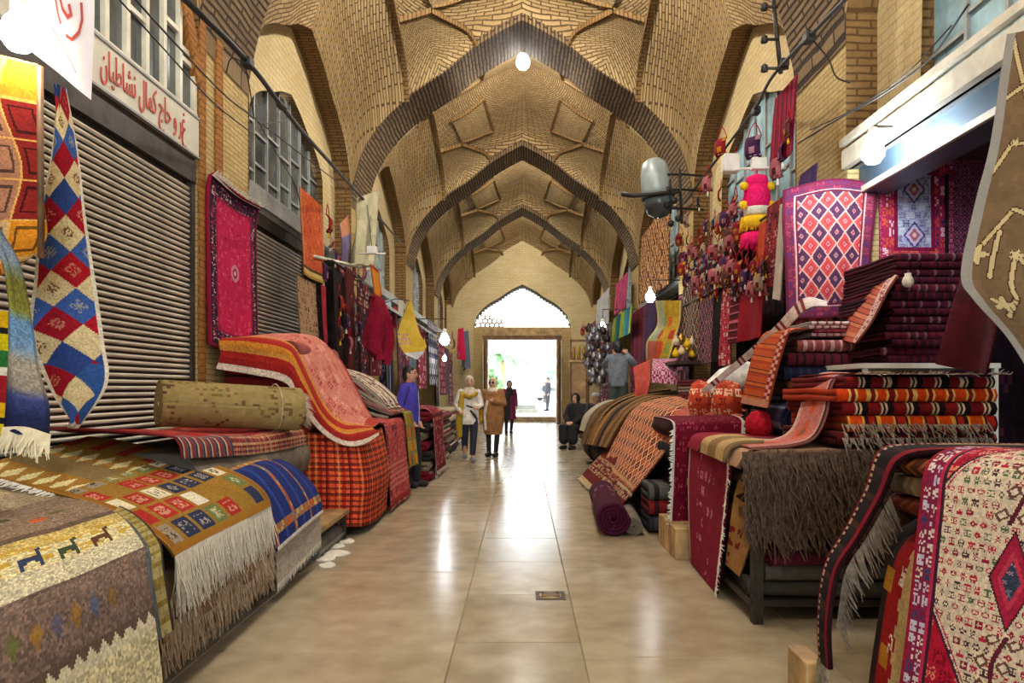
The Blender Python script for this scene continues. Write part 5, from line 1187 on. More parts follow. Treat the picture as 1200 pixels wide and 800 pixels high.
tag(lathe('white_rag', [(.001, -.05), (.02, -.047), (.035, -.03), (.038, -.01), (.03, .015), (.02, .03), (.022, .045), (.001, .05)], P(1064, 328, 4.95), 'fringe_white'), 'white rag tucked into the tall dark red stack', 'cloth')
# ---------------- mid stacks (orange striped drape, navy and red folds)
for k, (x0, x1, z, h, c0, c1, lb) in enumerate([(1.80, 2.7, .02, .28, '#2a2024', '#4a2a2c', 'black bale on the floor'), (1.82, 2.7, .30, .28, '#3a1c24', '#5a2830', 'maroon bale'), (1.84, 2.7, .58, .25, '#2c2a34', '#4a3c40', 'slate bale'),
    (1.90, 2.65, .83, .14, '#46222a', '#2a1a1e', 'plum rug'), (2.0, 2.65, .97, .13, '#241a1e', '#6a3a3a', 'black rug'), (2.02, 2.65, 1.10, .12, '#4a2c28', '#2c1c1e', 'brown rug'), (2.04, 2.65, 1.22, .12, '#1c1620', '#3c2430', 'very dark rug'), (2.05, 2.65, 1.34, .12, '#6a3a24', '#2a1a1a', 'rust brown rug'), (2.02, 2.66, 1.46, .11, '#20243c', '#34344c', 'navy rug'), (2.05, 2.66, 1.57, .11, '#5c2430', '#2c1a20', 'wine rug'), (2.12, 2.6, 1.68, .10, '#8a4c48', '#c0a0a0', 'rose rug')]):
    folded('folded_rug', x0, x1, 5.95 if z < .9 else 5.6, 6.45, z, h, bands([(.05, c0), (.02, c1)], 'x'), lb+' in the stack behind the orange striped drape, '+ordn[k]+' up', 'stack under the orange drape', 2, nu=32, axis='y', seed=k)
def orangestripe(x, y, S, T, w, l):
    c = bands([(.045, '#b8562c'), (.008, '#3a1c1c'), (.03, '#c46a34'), (.006, '#5a2820'), (.02, '#a84424')], 'y')(x, y, S, T, w, l); k = S > .80; c[k] = hx('#8c2028'); kk = k & (((y/.03).astype(int)+(S > .88)) % 2 == 0); c[kk] = hx('#d0a898'); c[S > .97] = hx('#6a1820')
    k = T > .93; c[k] = hx('#c08a70'); return c
A = [P(918, 384, 6.2), P(896, 390, 6.2), P(884, 410, 6.15), P(874, 445, 6.1), P(868, 472, 6.1)]
Bq = [P(945, 384, 5.5), P(925, 388, 5.5), P(918, 405, 5.5), P(908, 440, 5.5), P(899, 478, 5.5)]
tag(sheet('orange_striped_drape', [A, Bq], 44, 100, orangestripe, thick=.014), 'orange striped kilim with a red dotted edge draped down the dark stack', 'rug', RUGS_R)
tag(sheet('cream_runner', [[P(968, 352, 5.55), P(940, 350, 5.6), P(905, 385, 5.9), P(860, 425, 6.5), P(815, 462, 6.9)], [P(970, 358, 5.5), P(945, 362, 5.5), P(913, 393, 5.85), P(866, 430, 6.45), P(820, 466, 6.9)]], 8, 60, bands([(.06, '#d8c8c0'), (.012, '#8a3c48'), (.05, '#cdb8b0'), (.01, '#6a3038')])), 'long narrow cream runner slanting from the shop down to the crimson bale', 'rug')
for k, (dx, z) in enumerate(((0, 1.80), (.02, 1.83), (-.02, 1.86), (.0, 1.89))):
    folded('folded_cloth', 2.24+dx, 2.60, 5.62, 6.2, z, .03, bands([(.04, ['#b0989c', '#7a2c38', '#c8b4b0', '#d8ccc8'][k]), (.02, '#8a4a50')], 'x'), ['lowest thin pale cloth beside the lattice rug', 'thin wine cloth second beside the lattice rug', 'thin grey pink cloth third beside the lattice rug', 'thin white cloth topmost beside the lattice rug'][k], 'thin cloths beside the lattice rug', 2, nu=20, axis='y', cat='cloth')
# red bolster, navy roll, crimson bale, lattice drapes
bo = tag(lathe('red_bolster', [(.001, -.115), (.06, -.1), (.10, -.055), (.115, 0), (.10, .055), (.06, .1), (.001, .115)], P(890, 497, 5.75), 'tassel_red'), 'round red velvet cushion between the crimson bale and the navy roll', 'cushion')
folded('folded_rug', 1.70, 2.1, 5.65, 5.95, .70, .30, mottled('#5a101c', '#7a1828'), 'crimson folded rug the red cushion sits on', None, 2, nu=20)
roll('rolled_rug', (2.02, 5.30, 1.17), (2.12, 5.92, 1.17), .135, bands([(.06, '#1c1e34'), (.03, '#8a8aa4'), (.05, '#24284a')], 'y'), 'navy and grey rolled rug seen end on beside the red cushion', nu=24, nv=160, turns=4)
def crimbale(x, y, S, T, w, l):
    c = mottled('#54081c', '#6a0f26', .02, 5)(x, y, S, T, w, l); m, h = motif(x, y, .06, 5, 3, .8, 4); k = m & (T > .3); pick(c, k, h, ['#8a2c44', '#9a4858']); c[S < .03] = hx('#cfc6c0'); c[S > .97] = hx('#d8d0c8'); return c
cb = tag(sheet('crimson_bale', [[(1.32, 7.3, 1.12), (1.30, 6.7, 1.13), (1.30, 6.3, 1.11), (1.295, 6.22, 1.02), (1.28, 6.2, .6), (1.26, 6.2, .2)], [(1.95, 7.3, 1.14), (1.93, 6.7, 1.16), (1.92, 6.32, 1.13), (1.90, 6.24, 1.02), (1.88, 6.22, .8), (1.86, 6.22, .25)]], 72, 110, crimbale, thick=.02), 'deep crimson carpet with white fringed sides over the bale beside the orange bag', 'rug', RUGS_R)
fringe('fringe', [(1.295, 6.22, 1.04), (1.28, 6.2, .6), (1.26, 6.2, .2)], (-1, -.3, -.3), .03, 90, 'fringe_white', cb, .014, .7)
fringe('fringe', [(1.92, 6.5, 1.15), (1.91, 6.28, 1.11), (1.89, 6.22, .98)], (.6, -.6, -.5), .035, 50, 'fringe_white', cb, .014, .7)
for k, (z, h) in enumerate(((.02, .3), (.32, .3), (.62, .26), (.88, .22))):
    folded('folded_rug', 1.50, 2.6, 6.42, 8.2, z, h, mottled(['#1c1214', '#2c1418', '#1c181a', '#3a1018'][k], ['#2a1a1c', '#3c1c20', '#2c2628', '#4c161e'][k]), ['floor level dark bale under the crimson carpet', 'maroon bale second under the crimson carpet', 'charcoal bale third under the crimson carpet', 'red bale on top under the crimson carpet'][k], 'bales under the crimson carpet', 2, seed=k)  # bale colours darkened to carry the shade under the stack
ob = empty('orange_bag', P(838, 470, 6.9), 'orange red woven saddle bag lying on the crimson bale', 'bag')
for k, (u0, u1, dd) in enumerate(((808, 832, 6.9), (836, 868, 6.75))):
    sheet('pouch', [[P(u0, 485, dd), P(u0-2, 470, dd-.05), P(u0+2, 452, dd), P(u0+4, 448, dd+.15)], [P((u0+u1)/2, 487, dd-.05), P((u0+u1)/2, 470, dd-.1), P((u0+u1)/2, 456, dd-.05), P((u0+u1)/2, 445, dd+.15)], [P(u1, 485, dd), P(u1+2, 470, dd-.05), P(u1, 453, dd), P(u1-2, 449, dd+.15)]], 28, 28, mottled('#a83c28', '#c05434', .02, 3, ['#6a1c1c', '#e0b490', '#8c2420', '#e6c8a8'], .10, 7, .95), parent=ob)
tag(sheet('red_paisley_cloth', [[P(790, 486, 7.2), P(800, 478, 7.2), P(812, 474, 7.3)], [P(845, 497, 6.5), P(862, 492, 6.5), P(872, 486, 6.6)]], 24, 16, mottled('#b86058', '#c87c70', .03, 4, ['#e8c8b8'], .1, 7, .6)), 'rose cloth edge under the orange bag', 'cloth')
def latdrape(x, y, S, T, w, l):
    return framed(lattice('#8c1e20', '#b8502c', '#e6cda6', (.20, .17), .085, ('#2c1014', '#e8c090')), [(.05, '#8c2420', ['#d8b890'], .05), (.03, '#c8a878', None, .05)])(x, y, S, T, w, l)
A = [(2.3, 10.2, 1.30), (1.95, 10.2, 1.26), (1.6, 10.2, 1.12), (1.36, 10.25, .75), (1.20, 10.3, .45), (1.12, 10.3, .26)]
Bq = [(2.2, 7.1, 1.18), (1.90, 7.12, 1.17), (1.62, 7.15, 1.12), (1.50, 7.25, .9), (1.28, 7.45, .52), (1.15, 7.6, .30)]
Mq = [((a[0]+b_[0])/2, (a[1]+b_[1])/2, (a[2]+b_[2])/2+.03) for a, b_ in zip(A, Bq)]
ld = tag(sheet('lattice_drape', [A, Mq, Bq], 280, 148, latdrape, wob=.015, wf=1.6, thick=.016), 'orange and cream lattice rug draped low toward the aisle on the right', 'rug', RUGS_R)
fringe('fringe', [A[-1], Mq[-1], Bq[-1]], (-.4, 0, -1), .05, 150, 'fringe_cream', ld, .02, .3)
def lowdrape(x, y, S, T, w, l):
    c = mottled('#5c1c1c', '#74262a', .02)(x, y, S, T, w, l); k = (T > .55) & (T < .82); mm, h = motif(x, y, .12, 7, 31, 1.0, 2, 0); c[k & mm] = hx('#c8b088'); c[T > .95] = hx('#c8b080'); return c
A2 = [(1.5, 10.6, .8), (1.25, 10.7, .5), (.98, 10.8, .22), (.86, 10.8, .08)]; B2 = [(1.5, 7.55, .82), (1.32, 7.6, .52), (1.12, 7.68, .24), (1.0, 7.72, .08)]
l2 = tag(sheet('maroon_drape', [A2, B2], 120, 44, lowdrape, wob=.008, thick=.016), 'maroon bordered rug spilling to the floor under the lattice rug', 'rug', RUGS_R)
fringe('fringe', [A2[-1], B2[-1]], (-.6, 0, -.6), .05, 130, 'fringe_cream', l2, .02, .3)
roll('rolled_rug', (.86, 6.85, .17), (.95, 8.6, .17), .155, mottled('#4a1030', '#5e1a3c', .02, 3, ['#a06a84'], .1, 5, .4), 'plum rolled rug lying end on at the aisle edge', nu=40, nv=120, turns=4)
roll('rolled_rug', (1.06, 6.9, .09), (1.18, 8.4, .09), .085, mottled('#8a8074', '#a89c8c', .02), 'slim grey rolled rug beside the plum roll', nu=30, nv=100, turns=4)
for k, (z, c0, c1) in enumerate(((.18, '#2a2a30', '#44444c'), (.34, '#7a2424', '#3a1c20'), (.48, '#5a5a58', '#2a2426'))):
    folded('folded_rug', 1.22, 2.2, 7.0, 7.5, z-.17, .16, bands([(.07, c0), (.05, c1)], 'x'), ['charcoal', 'red and black', 'grey striped'][k]+' folded rug in the dark under the lattice rug', 'rugs under the lattice rug', 2, axis='y', nu=20)
for k, (x0, x1, y0, y1, z, h) in enumerate(((1.55, 2.7, 8.3, 10.3, .02, .35), (1.6, 2.7, 8.3, 10.3, .37, .35), (1.66, 2.7, 8.3, 10.3, .72, .30))):
    folded('folded_rug', x0, x1, y0, y1, z, h, mottled(['#3a2420', '#4a2c28', '#5c3430'][k], ['#54342c', '#6a4038', '#7c4840'][k]), ['lowest', 'middle', 'upper'][k]+' brown bale inside the lattice draped heap', 'bales of the lattice heap', 2, seed=k)
# kerb of upright bricks
kb = empty('brick_kerb', (1.32, 6.2, 0), 'short kerb of pale upright bricks on the floor beside the crimson carpet', 'kerb')
for k in range(7): box('brick', 1.25-.006*(k % 2), 1.50, 5.92+k*.105, 6.018+k*.105, 0, .255+.006*(k % 3), 'wood_pale', kb, .006)
# layered rugs toward the seated woman
lc = [('#6a4a30', '#a88858'), ('#2c2420', '#8a6a48'), ('#b08850', '#4a3424'), ('#3c2c24', '#c0a070'), ('#8a6a40', '#2a2020')]
for k, (c0, c1) in enumerate(lc):
    e = .035*k; pr = [(2.4, 1.32+.02*k), (1.9, 1.28+.01*k), (1.55-e, 1.10), (1.32-e, .80), (1.2-e, .55-.02*k)]
    y0, y1 = 10.35+.45*k, 10.75+.45*k
    tag(sheet('layered_rug', [[(x, y0, z) for x, z in pr], [(x-.05, y1+.2, z-.02) for x, z in pr]], 16, 48, bands([(.05, c0), (.03, c1)], 'x'), 'wool_far', thick=.05, wob=.01, seed=k), ['olive brown', 'black and tan', 'golden', 'dark brown and sand', 'mustard brown'][k]+' rug in the row of drapes past the lattice rug', 'rug', 'row of drapes past the lattice rug')
folded('folded_rug', 1.35, 2.7, 10.4, 13.2, .02, .5, mottled('#2c2422', '#463632'), 'long dark bale under the row of drapes on the right', None, 2, nu=20)
folded('folded_rug', 1.5, 2.7, 10.4, 13.2, .52, .5, mottled('#3a2c28', '#54423c'), 'long brown bale on top under the row of drapes on the right', None, 2, nu=20)
tag(sheet('white_rug_hump', [[(2.2, 13.0, 1.22), (1.6, 13.0, 1.18), (1.25, 13.1, .95), (1.12, 13.1, .62)], [(2.2, 14.0, 1.2), (1.6, 14.0, 1.16), (1.22, 14.0, .92), (1.1, 14.0, .6)]], 24, 36, mottled('#b8b09c', '#cfc8b4', .05), 'wool_far', thick=.05), 'cream white rug humped over the last pile by the seated woman', 'rug', RUGS_R)
folded('folded_rug', 1.3, 2.7, 13.0, 14.0, .02, .55, mottled('#2c2422', '#463632'), 'dark bale under the cream white hump', None, 2, nu=12); folded('folded_rug', 1.45, 2.7, 13.0, 14.0, .57, .5, mottled('#4a3c34', '#6a564a'), 'brown bale directly under the cream white hump', None, 2, nu=12)
# ---------------- right shop: lattice rug, pale medallion rug, dark rug, big brown vine rug
latt = framed(lattice('#b44a46', '#4a2c44', '#d0a49c', (.15, .20), .05, ('#8a2c3c', '#c89a94')), [(.02, '#5a1c34', None, .05), (.075, '#6a2a40', ['#54305a', '#8c4050', '#4c3054'], .07), (.012, '#c89a98', None, .05), (.015, '#5a1c34', None, .05)])
A = [P(918, 222, 6.35), P(917, 260, 6.3), P(920, 310, 6.3), P(922, 372, 6.3)]; Bq = [P(1030, 214, 6.38), P(1025, 260, 6.34), P(1020, 310, 6.34), P(1015, 368, 6.34)]; Mq = [P(975, 209, 6.36), P(972, 258, 6.28), P(970, 310, 6.28), P(968, 372, 6.28)]
tag(sheet('red_lattice_rug', [A, Mq, Bq], 104, 128, latt, thick=.014), 'red rug with dark diamond lattice hanging at the mouth of the right shop', 'rug')
tag(sheet('white_edge_strip', [[P(914, 240, 6.6), P(905, 350, 6.6)], [P(921, 236, 6.45), P(914, 352, 6.45)]], 8, 40, mottled('#b8aca0', '#d0c8bc')), 'pale edge strip of the textile left of the lattice rug', 'rug')
pm = framed(mottled('#9a9ab4', '#c0c0d0', .018, 5, ['#54587c', '#d8d8e0', '#7a6a8c'], .07, 7, .9), [(.03, '#8c2444', ['#c86080'], .05), (.10, '#a02c4c', ['#e0b8c0', '#c85c44', '#2c2c54'], .09), (.03, '#7c1c3c', None, .05)])
def palemed(x, y, S, T, w, l):
    c = pm(x, y, S, T, w, l)
    for ty in (.3, .72):
        q = np.abs(S-.5)/.16+np.abs(T-ty)/.13; c[(q < 1)] = hx('#54406c'); c[q < .8] = hx('#c4b8d0'); c[q < .5] = hx('#b05a68'); c[q < .22] = hx('#d8c8b8')
    return c
tag(sheet('pale_medallion_rug', [[P(1030, 186, 6.44), P(1031, 310, 6.44)], [P(1112, 182, 6.44), P(1113, 312, 6.44)]], 72, 112, palemed), 'pale lilac medallion rug with red border on the shop side wall', 'rug')
tag(sheet('dusky_lozenge_rug', [[P(1112, 180, 6.42), P(1112, 320, 6.42)], [P(1180, 180, 6.42), P(1180, 320, 6.42)]], 64, 112, framed(lattice('#6a3048', '#4a2440', '#8a5060', (.07, .07), .1, ('#3a1c34', '#c09aa0')), [(.05, '#7c2c48', ['#c08090'], .05)])), 'dusky purple lozenge rug next to the pale medallion rug', 'rug')
def vine(x, y, S, T, w, l):
    c = mottled('#6f5a42', '#80694f', .02, 5)(x, y, S, T, w, l); w = w*.34; x = x % (w*1.02)
    def seg(a, b_, wd=.007):
        ax, ay = a[0]*w, a[1]*l; bx, by = b_[0]*w, b_[1]*l; vx, vy = bx-ax, by-ay; t = np.clip(((x-ax)*vx+(y-ay)*vy)/(vx*vx+vy*vy), 0, 1); d_ = np.hypot(x-ax-t*vx, y-ay-t*vy); c[d_ < wd*1.6] = hx('#4a3828'); c[d_ < wd] = hx('#cdb68a')
    for a, b_ in (((.08, .0), (.45, .20)), ((.45, .20), (.95, .14)), ((.1, .18), (.35, .15)), ((.02, .42), (.3, .30)), ((.3, .30), (.95, .32)), ((.12, .60), (.5, .48)), ((.5, .48), (.98, .52)), ((.38, .54), (.34, .66)), ((.45, .2), (.44, .02)), ((.3, .78), (.55, .72)), ((.55, .72), (.62, .6)), ((.62, .6), (.95, .66)), ((.6, .86), (.95, .8))):
        seg(a, b_)
    for fx_, fy_, r_ in ((.14, .60, .042), (.34, .74, .038), (.62, .6, .022), (.9, .3, .035), (.6, .12, .03), (.55, .9, .035), (.85, .72, .04), (.34, .30, .015), (.8, .95, .04)):
        dx, dy = x-fx_*w, y-fy_*l; th = np.arctan2(dy, dx); rr = np.hypot(dx, dy); c[rr < r_*(.75+.25*np.cos(5*th))*1.12] = hx('#4a3828'); c[rr < r_*(.72+.28*np.cos(5*th))] = hx('#d2bd90')
    c[S < .045] = hx('#9a948c'); return c
d = 2.7
A = [P(1180, 40, d), P(1172, 90, d), P(1160, 170, d), P(1142, 240, d), P(1126, 320, d), P(1140, 350, d-.03), P(1180, 395, d-.06), P(1215, 450, d-.1)]
Bq = [P(1420, 20, d-.2), P(1420, 90, d-.2), P(1420, 170, d-.2), P(1420, 240, d-.2), P(1420, 320, d-.2), P(1420, 400, d-.2), P(1420, 470, d-.2), P(1420, 540, d-.2)]
tag(sheet('brown_vine_rug', [A, [tuple((np.array(a)*.7+np.array(b_)*.3)+np.array([0, -.05, 0])) for a, b_ in zip(A, Bq)], Bq], 200, 260, vine, thick=.02), 'large brown rug with cream vines hanging at the upper right', 'rug')
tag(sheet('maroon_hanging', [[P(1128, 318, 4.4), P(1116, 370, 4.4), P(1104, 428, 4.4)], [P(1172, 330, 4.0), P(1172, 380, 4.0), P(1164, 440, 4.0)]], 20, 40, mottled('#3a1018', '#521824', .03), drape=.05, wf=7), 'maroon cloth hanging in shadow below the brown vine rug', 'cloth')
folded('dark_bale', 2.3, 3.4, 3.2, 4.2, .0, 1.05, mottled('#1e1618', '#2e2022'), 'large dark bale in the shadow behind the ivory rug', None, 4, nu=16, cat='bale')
# roller box and pelmet over the shop
plain('steel_blue', '#4c6070', .4, .4, var=.15, scale=2)
rb = structure(empty('trim_2', (3.0, 4.2, 3.1)), 'blue grey roller box under the right shop beam')
box('casing', 3.0, 3.25, 1.95, 6.45, 3.12, 3.36, 'steel_blue', rb); box('lip', 2.97, 3.0, 1.95, 6.45, 3.12, 3.17, 'frame_white', rb); box('pelmet', 2.86, 2.95, 1.95, 6.5, 3.36, 3.52, 'frame_white', rb)
box('rail', 2.84, 2.90, 1.95, 6.5, 3.56, 3.62, 'frame_white', rb)
tt = empty('pompom_trim', P(1145, 150, 5.2), 'black and green pompom trim hanging inside the right shop', 'tassel')
for k in range(5): lathe('pompom', [(.001, -.05), (.04, -.03), (.05, 0), (.035, .035), (.001, .05)], P(1130+8*k, 150, 5.2), 'tassel_black', tt, 10)
for k in range(3): tube('string', [P(1132+12*k, 145, 5.2), P(1134+12*k, 110, 5.2)], .03, 'fringe_white', tt, 6)

for k, (x0, x1, z0, z1, c0, c1) in enumerate(((3.28, 3.75, .2, 2.5, '#2a1018', '#3c1822'), (3.75, 4.45, .2, 3.3, '#1c1218', '#2c1c26'))):  # dark sheets added so the bright brick reads as unlit shop depth
    tag(sheet('dark_hanging', [[(x0, 6.43, z1), (x0, 6.42, z0)], [(x1, 6.43, z1), (x1, 6.42, z0)]], 20, 40, mottled(c0, c1, .04, 3, ['#54283a'], .14, 7, .5), drape=.02), ['wine dark rug on the shop side wall below the medallion rug', 'near black rug on the shop side wall in the corner'][k], 'rug')
def ordinal(i): return ['leftmost', 'second', 'third', 'fourth', 'fifth', 'sixth', 'seventh', 'eighth', 'ninth', 'tenth', 'eleventh', 'twelfth'][i]
# ================================================================== HANGING GOODS OF THE RIGHT WALL
def hang_r(name, u0, u1, v0, v1, pat, label, x=2.6, nu=28, nv=44, cat='rug', group='textiles on the right wall', seed=0, mat='wool_far'):
    "cloth in the plane of the right shop fronts, spanning photo columns u0..u1 (far..near)"
    y1, y0 = x*F_PX/(u0-VPX), x*F_PX/(u1-VPX); ym = (y0+y1)/2; z1, z0 = EYE+(VPY-v0)/F_PX*ym, EYE+(VPY-v1)/F_PX*ym
    pr = [(x, z1), (x-.02, z1-(z1-z0)*.4), (x-.04, z0)]
    return tag(sheet(name, [[(a, y1, z) for a, z in pr], [(a, y0, z) for a, z in pr]], nu, nv, pat, mat, drape=.02, wf=4, seed=seed), label, cat, group)
hang_r('crimson_cloth', 869, 897, 318, 398, mottled('#7c1020', '#94182a', .05), 'plain crimson cloth hanging right of the red and white strip')
hang_r('maroon_kilim', 858, 869, 322, 402, bands([(.05, '#5a1420'), (.03, '#b8647a'), (.02, '#2a1018')]), 'maroon kilim with pink rungs beside the plain crimson cloth', nu=12)
hang_r('red_white_strip', 847, 858, 330, 428, mottled('#a02c3c', '#c05060', .04, 3, ['#e8d8d0', '#5a1020'], .09, 5, .9), 'narrow red and white strip rug on the right wall', nu=16, nv=80)
hang_r('black_cloth', 838, 846, 336, 424, mottled('#120e10', '#221a1c', .05), 'black cloth between the strip rug and the plum lattice kilim', nu=12)
hang_r('plum_lattice_kilim', 821, 838, 330, 426, lattice('#3a1024', '#5c1c34', '#a88890', (.16, .16), .08, ('#1c1020', '#c0a0a0')), 'plum kilim with pale lattice on the right wall', nu=32, nv=80)
hang_r('dark_lattice_kilim', 801, 820, 326, 412, lattice('#241420', '#3c1828', '#b8a898', (.18, .2), .09, ('#a07030', '#c8a050')), 'black kilim with cream lattice hanging left of the plum one', nu=36, nv=80)
hang_r('brown_lattice_carpet', 752, 786, 258, 346, lattice('#7a4c2c', '#5a3420', '#c09a70', (.28, .34), .12, ('#4a2418', '#c8a070')), 'brown lattice carpet hung high over the far right shop', nu=40, nv=48, x=2.75)
def yflow(x, y, S, T, w, l):
    c = patches('#b89830', ['#c8642c', '#b0402c', '#c8a838', '#8a9a50', '#c89a30'], (.3, .24), .75, 41, .9, sub=False)(x, y, S, T, w, l); c[S < .35] = c[S < .35]*.3+hx('#9ab0a8')*.7; k = (T > .7) & (S < .6); c[k] = c[k]*.4+hx('#b83038')*.6; c[np.minimum(S, 1-S) < .05] = hx('#c8b878'); return c
tag(sheet('yellow_flower_rug', [[P(768, 352, 13.0), P(770, 380, 12.9), P(758, 400, 12.9), P(757, 421, 12.9)], [P(798, 352, 11.6), P(797, 375, 11.6), P(791, 398, 11.6), P(784, 420, 11.6)]], 32, 44, yflow, 'wool_far'), 'yellow and red flowered rug hanging behind the standing man', 'rug', 'textiles on the right wall')
hang_r('violet_cloth', 757, 769, 352, 420, mottled('#2c1a3c', '#4a2450', .05), 'violet cloth left of the yellow flowered rug', nu=12)
hang_r('maroon_blue_cloth', 741, 757, 362, 440, bands([(.2, '#6a1424'), (.2, '#4a1a3c'), (.2, '#7c1c28')], 'x'), 'maroon and purple cloth behind the standing man', nu=16)
hang_r('green_yellow_cloth', 719, 741, 366, 396, bands([(.5, '#8a9a2c'), (.5, '#1c6a58'), (.5, '#1c4a5c')], 'x'), 'lime and teal cloth above the standing man', nu=24, x=2.4)
hang_r('grey_cloth', 700, 714, 345, 385, mottled('#a8a8a8', '#c8c8c8', .1), 'pale grey cloth hanging far along the right wall', nu=8, x=2.6)
hang_r('red_patterned_strip', 899, 922, 235, 335, mottled('#5a1a24', '#8a2c34', .03, 3, ['#c08080', '#2a1018', '#a83c3c'], .1, 7, .9), 'dark red patterned strip hanging left of the lattice rug', nu=24, nv=60, x=2.62)
hang_r('salmon_cloth', 890, 905, 258, 330, mottled('#b0442c', '#c05c3c', .05), 'salmon orange cloth under the pink tassel', nu=12, x=2.68)
o = hang_r('red_scarf', 908, 934, 102, 188, bands([(.05, '#7a1430'), (.04, '#a01c40'), (.03, '#5a1028')], 'x'), 'deep red scarf hanging from the iron pole bracket', nu=20, cat='scarf', x=2.62)
hang_r('magenta_cloth', 722, 736, 326, 364, mottled('#a0305c', '#c05078', .06), 'magenta clothes hanging far along the right wall', nu=8, x=2.7, cat='cloth')
hang_r('purple_bag', 938, 957, 198, 242, mottled('#3c2c58', '#54406c', .05), 'purple bag hanging beside the lattice rug top', nu=16, x=2.72, cat='bag')
folded('chest_stack', 1.75, 2.55, 11.0, 12.8, .0, .9, mottled('#3a1a1c', '#4c2426'), 'dark bale the pink tablecloth lies on', None, 3, nu=12, cat='bale')
def pinkcloth(x, y, S, T, w, l): 
    c = lattice('#a8486c', '#8c2c54', '#d8b0c0', (.09, .09), .14, ('#7c2048', '#d8a8b8'))(x, y, S, T, w, l); return c
tag(sheet('pink_tablecloth', [[P(765, 420, 11.6), P(764, 432, 11.1), P(763, 448, 11.0)], [P(793, 420, 11.4), P(793, 432, 10.9), P(793, 450, 10.8)]], 24, 24, pinkcloth, 'wool_far'), 'pink lattice tablecloth on the right behind the crimson bale', 'cloth')
tag(sheet('coral_cloth', [[P(742, 430, 11.9), P(744, 450, 11.7), P(744, 468, 11.6)], [P(762, 421, 11.9), P(762, 445, 11.7), P(757, 466, 11.6)]], 12, 24, mottled('#b85048', '#cc6c60', .04), 'wool_far', drape=.04, wf=8), 'coral cloth hanging left of the pink tablecloth', 'cloth')
for k in range(6):
    folded('folded_rug', 2.1, 2.65, 8.4, 9.8, 1.0+k*.085, .085, bands([(.04, ['#2a1c20', '#c0b0a0', '#3c2024', '#8a2430', '#b8a898', '#7c1c28'][k]), (.02, '#54383c')], 'x'), ordn[k]+' folded rug of the small stack behind the white shirt', 'small stack behind the white shirt', 2, axis='y', nu=16, seed=k, mat='wool_far')
folded('folded_rug', 2.0, 2.7, 8.35, 10.2, .0, 1.0, mottled('#2a1c1e', '#3c282a'), 'tall dark bale under the small stack behind the white shirt', None, 4, nu=12)
# heap of small golden pouches on a ledge
for k in range(14):
    p = P(792+(k % 7)*6.5, 414-(k//7)*11-3*(k % 3), 10.9); tag(lathe('golden_pouch', [(.001, -.06), (.055, -.045), (.06, 0), (.03, .05), (.014, .06), (.03, .085)], p, ['tassel_yellow', 'fringe_cream', 'brass'][k % 3], n=8), '%s little pouch, %s of the %s row in the golden heap' % (['bright yellow', 'cream', 'brassy'][k % 3], ordinal(k % 7), ['lower', 'upper'][k//7]), 'pouch', 'heap of golden pouches')
tag(box('red_ledge', 2.2, 2.65, 10.4, 11.6, 1.75, 1.80, 'shop_dark'), 'dark ledge under the golden pouches', 'ledge')
# ------------------------------------------------------------------ little woven bags, hung in clusters
def make_bag(c0, c1, c2):
    r = empty('woven_bag', (0, 0, 0))
    pr = [(.0, .10), (-.028, .05), (-.034, -.04), (-.022, -.10), (0, -.11)]
    sheet('pouch', [[(x, -.085, z) for x, z in pr], [(x*1.5, 0, z) for x, z in pr], [(x, .085, z) for x, z in pr]], 12, 16, mottled(c0, c1, .02, 3, [c2, '#e0d0c0'], .07, 5, .9), parent=r)
    tube('strap', [(0, -.08, .09), (0, -.04, .20), (0, .0, .25), (0, .04, .20), (0, .08, .09)], .006, 'tassel_red', r, 5)
    lathe('tassel', [(.004, .0), (.012, -.02), (.018, -.07), (.004, -.075)], (-.01, 0, -.11), 'tassel_yellow' if c2 == '#d8a030' else 'fringe_white', r, 6)
    return r
bagk = [('red', make_bag('#8a1c28', '#a83038', '#d8a030')), ('navy', make_bag('#20243c', '#343a58', '#c0a0a0')), ('rose', make_bag('#b06068', '#c88488', '#6a1c2c')), ('brown', make_bag('#54302c', '#6a4438', '#d8a030')), ('purple', make_bag('#442448', '#5c3460', '#d0a0b0')), ('cream', make_bag('#c0a890', '#d8c8b0', '#7c2028'))]
usedbag = set()
def hang_bags(side, ulist, cluster, fac=1.0):
    kinds_ = [bagk[(i*5+i//3) % 6][0] for i in range(len(ulist))]
    for i, (u, v_, x) in enumerate(ulist):
        nm_, proto = bagk[(i*5+i//3) % 6]
        d_ = x*F_PX/abs(u-VPX)
        o = copy_thing(proto) if nm_ in usedbag else proto; usedbag.add(nm_)
        o.location = P(u, v_, d_); s_ = random.Random(i).uniform(.62, .95)*fac; o.scale = (s_, s_, s_); o.rotation_euler = (0, 0, math.pi if side < 0 else random.Random(i).uniform(-.5, .8))
        rank = sum(1 for j in range(len(ulist)) if kinds_[j] == nm_ and (ulist[j][0], j) < (u, i)); tot_ = kinds_.count(nm_)
        tag(o, 'only little %s woven bag hung %s' % (nm_, cluster) if tot_ == 1 else ('leftmost little %s woven bag hung %s' % (nm_, cluster) if not rank else '%s little %s woven bag from left hung %s' % (ordinal(rank), nm_, cluster)), 'bag', 'bags '+cluster)
r_ = random.Random(3)
hang_bags(1, [(801+i*2.4+r_.uniform(-2, 2), 314+9*((i*7) % 4)+r_.uniform(-4, 4)-(i*.2), 2.5+.05*(i % 3)) for i in range(42)], 'over the right kilims')
hang_bags(1, [(798+i*2.6+r_.uniform(-2, 2), 284-i*1.5+11*((i*5) % 4)+r_.uniform(-4, 4), 2.66) for i in range(32)], 'below the right lunette window')
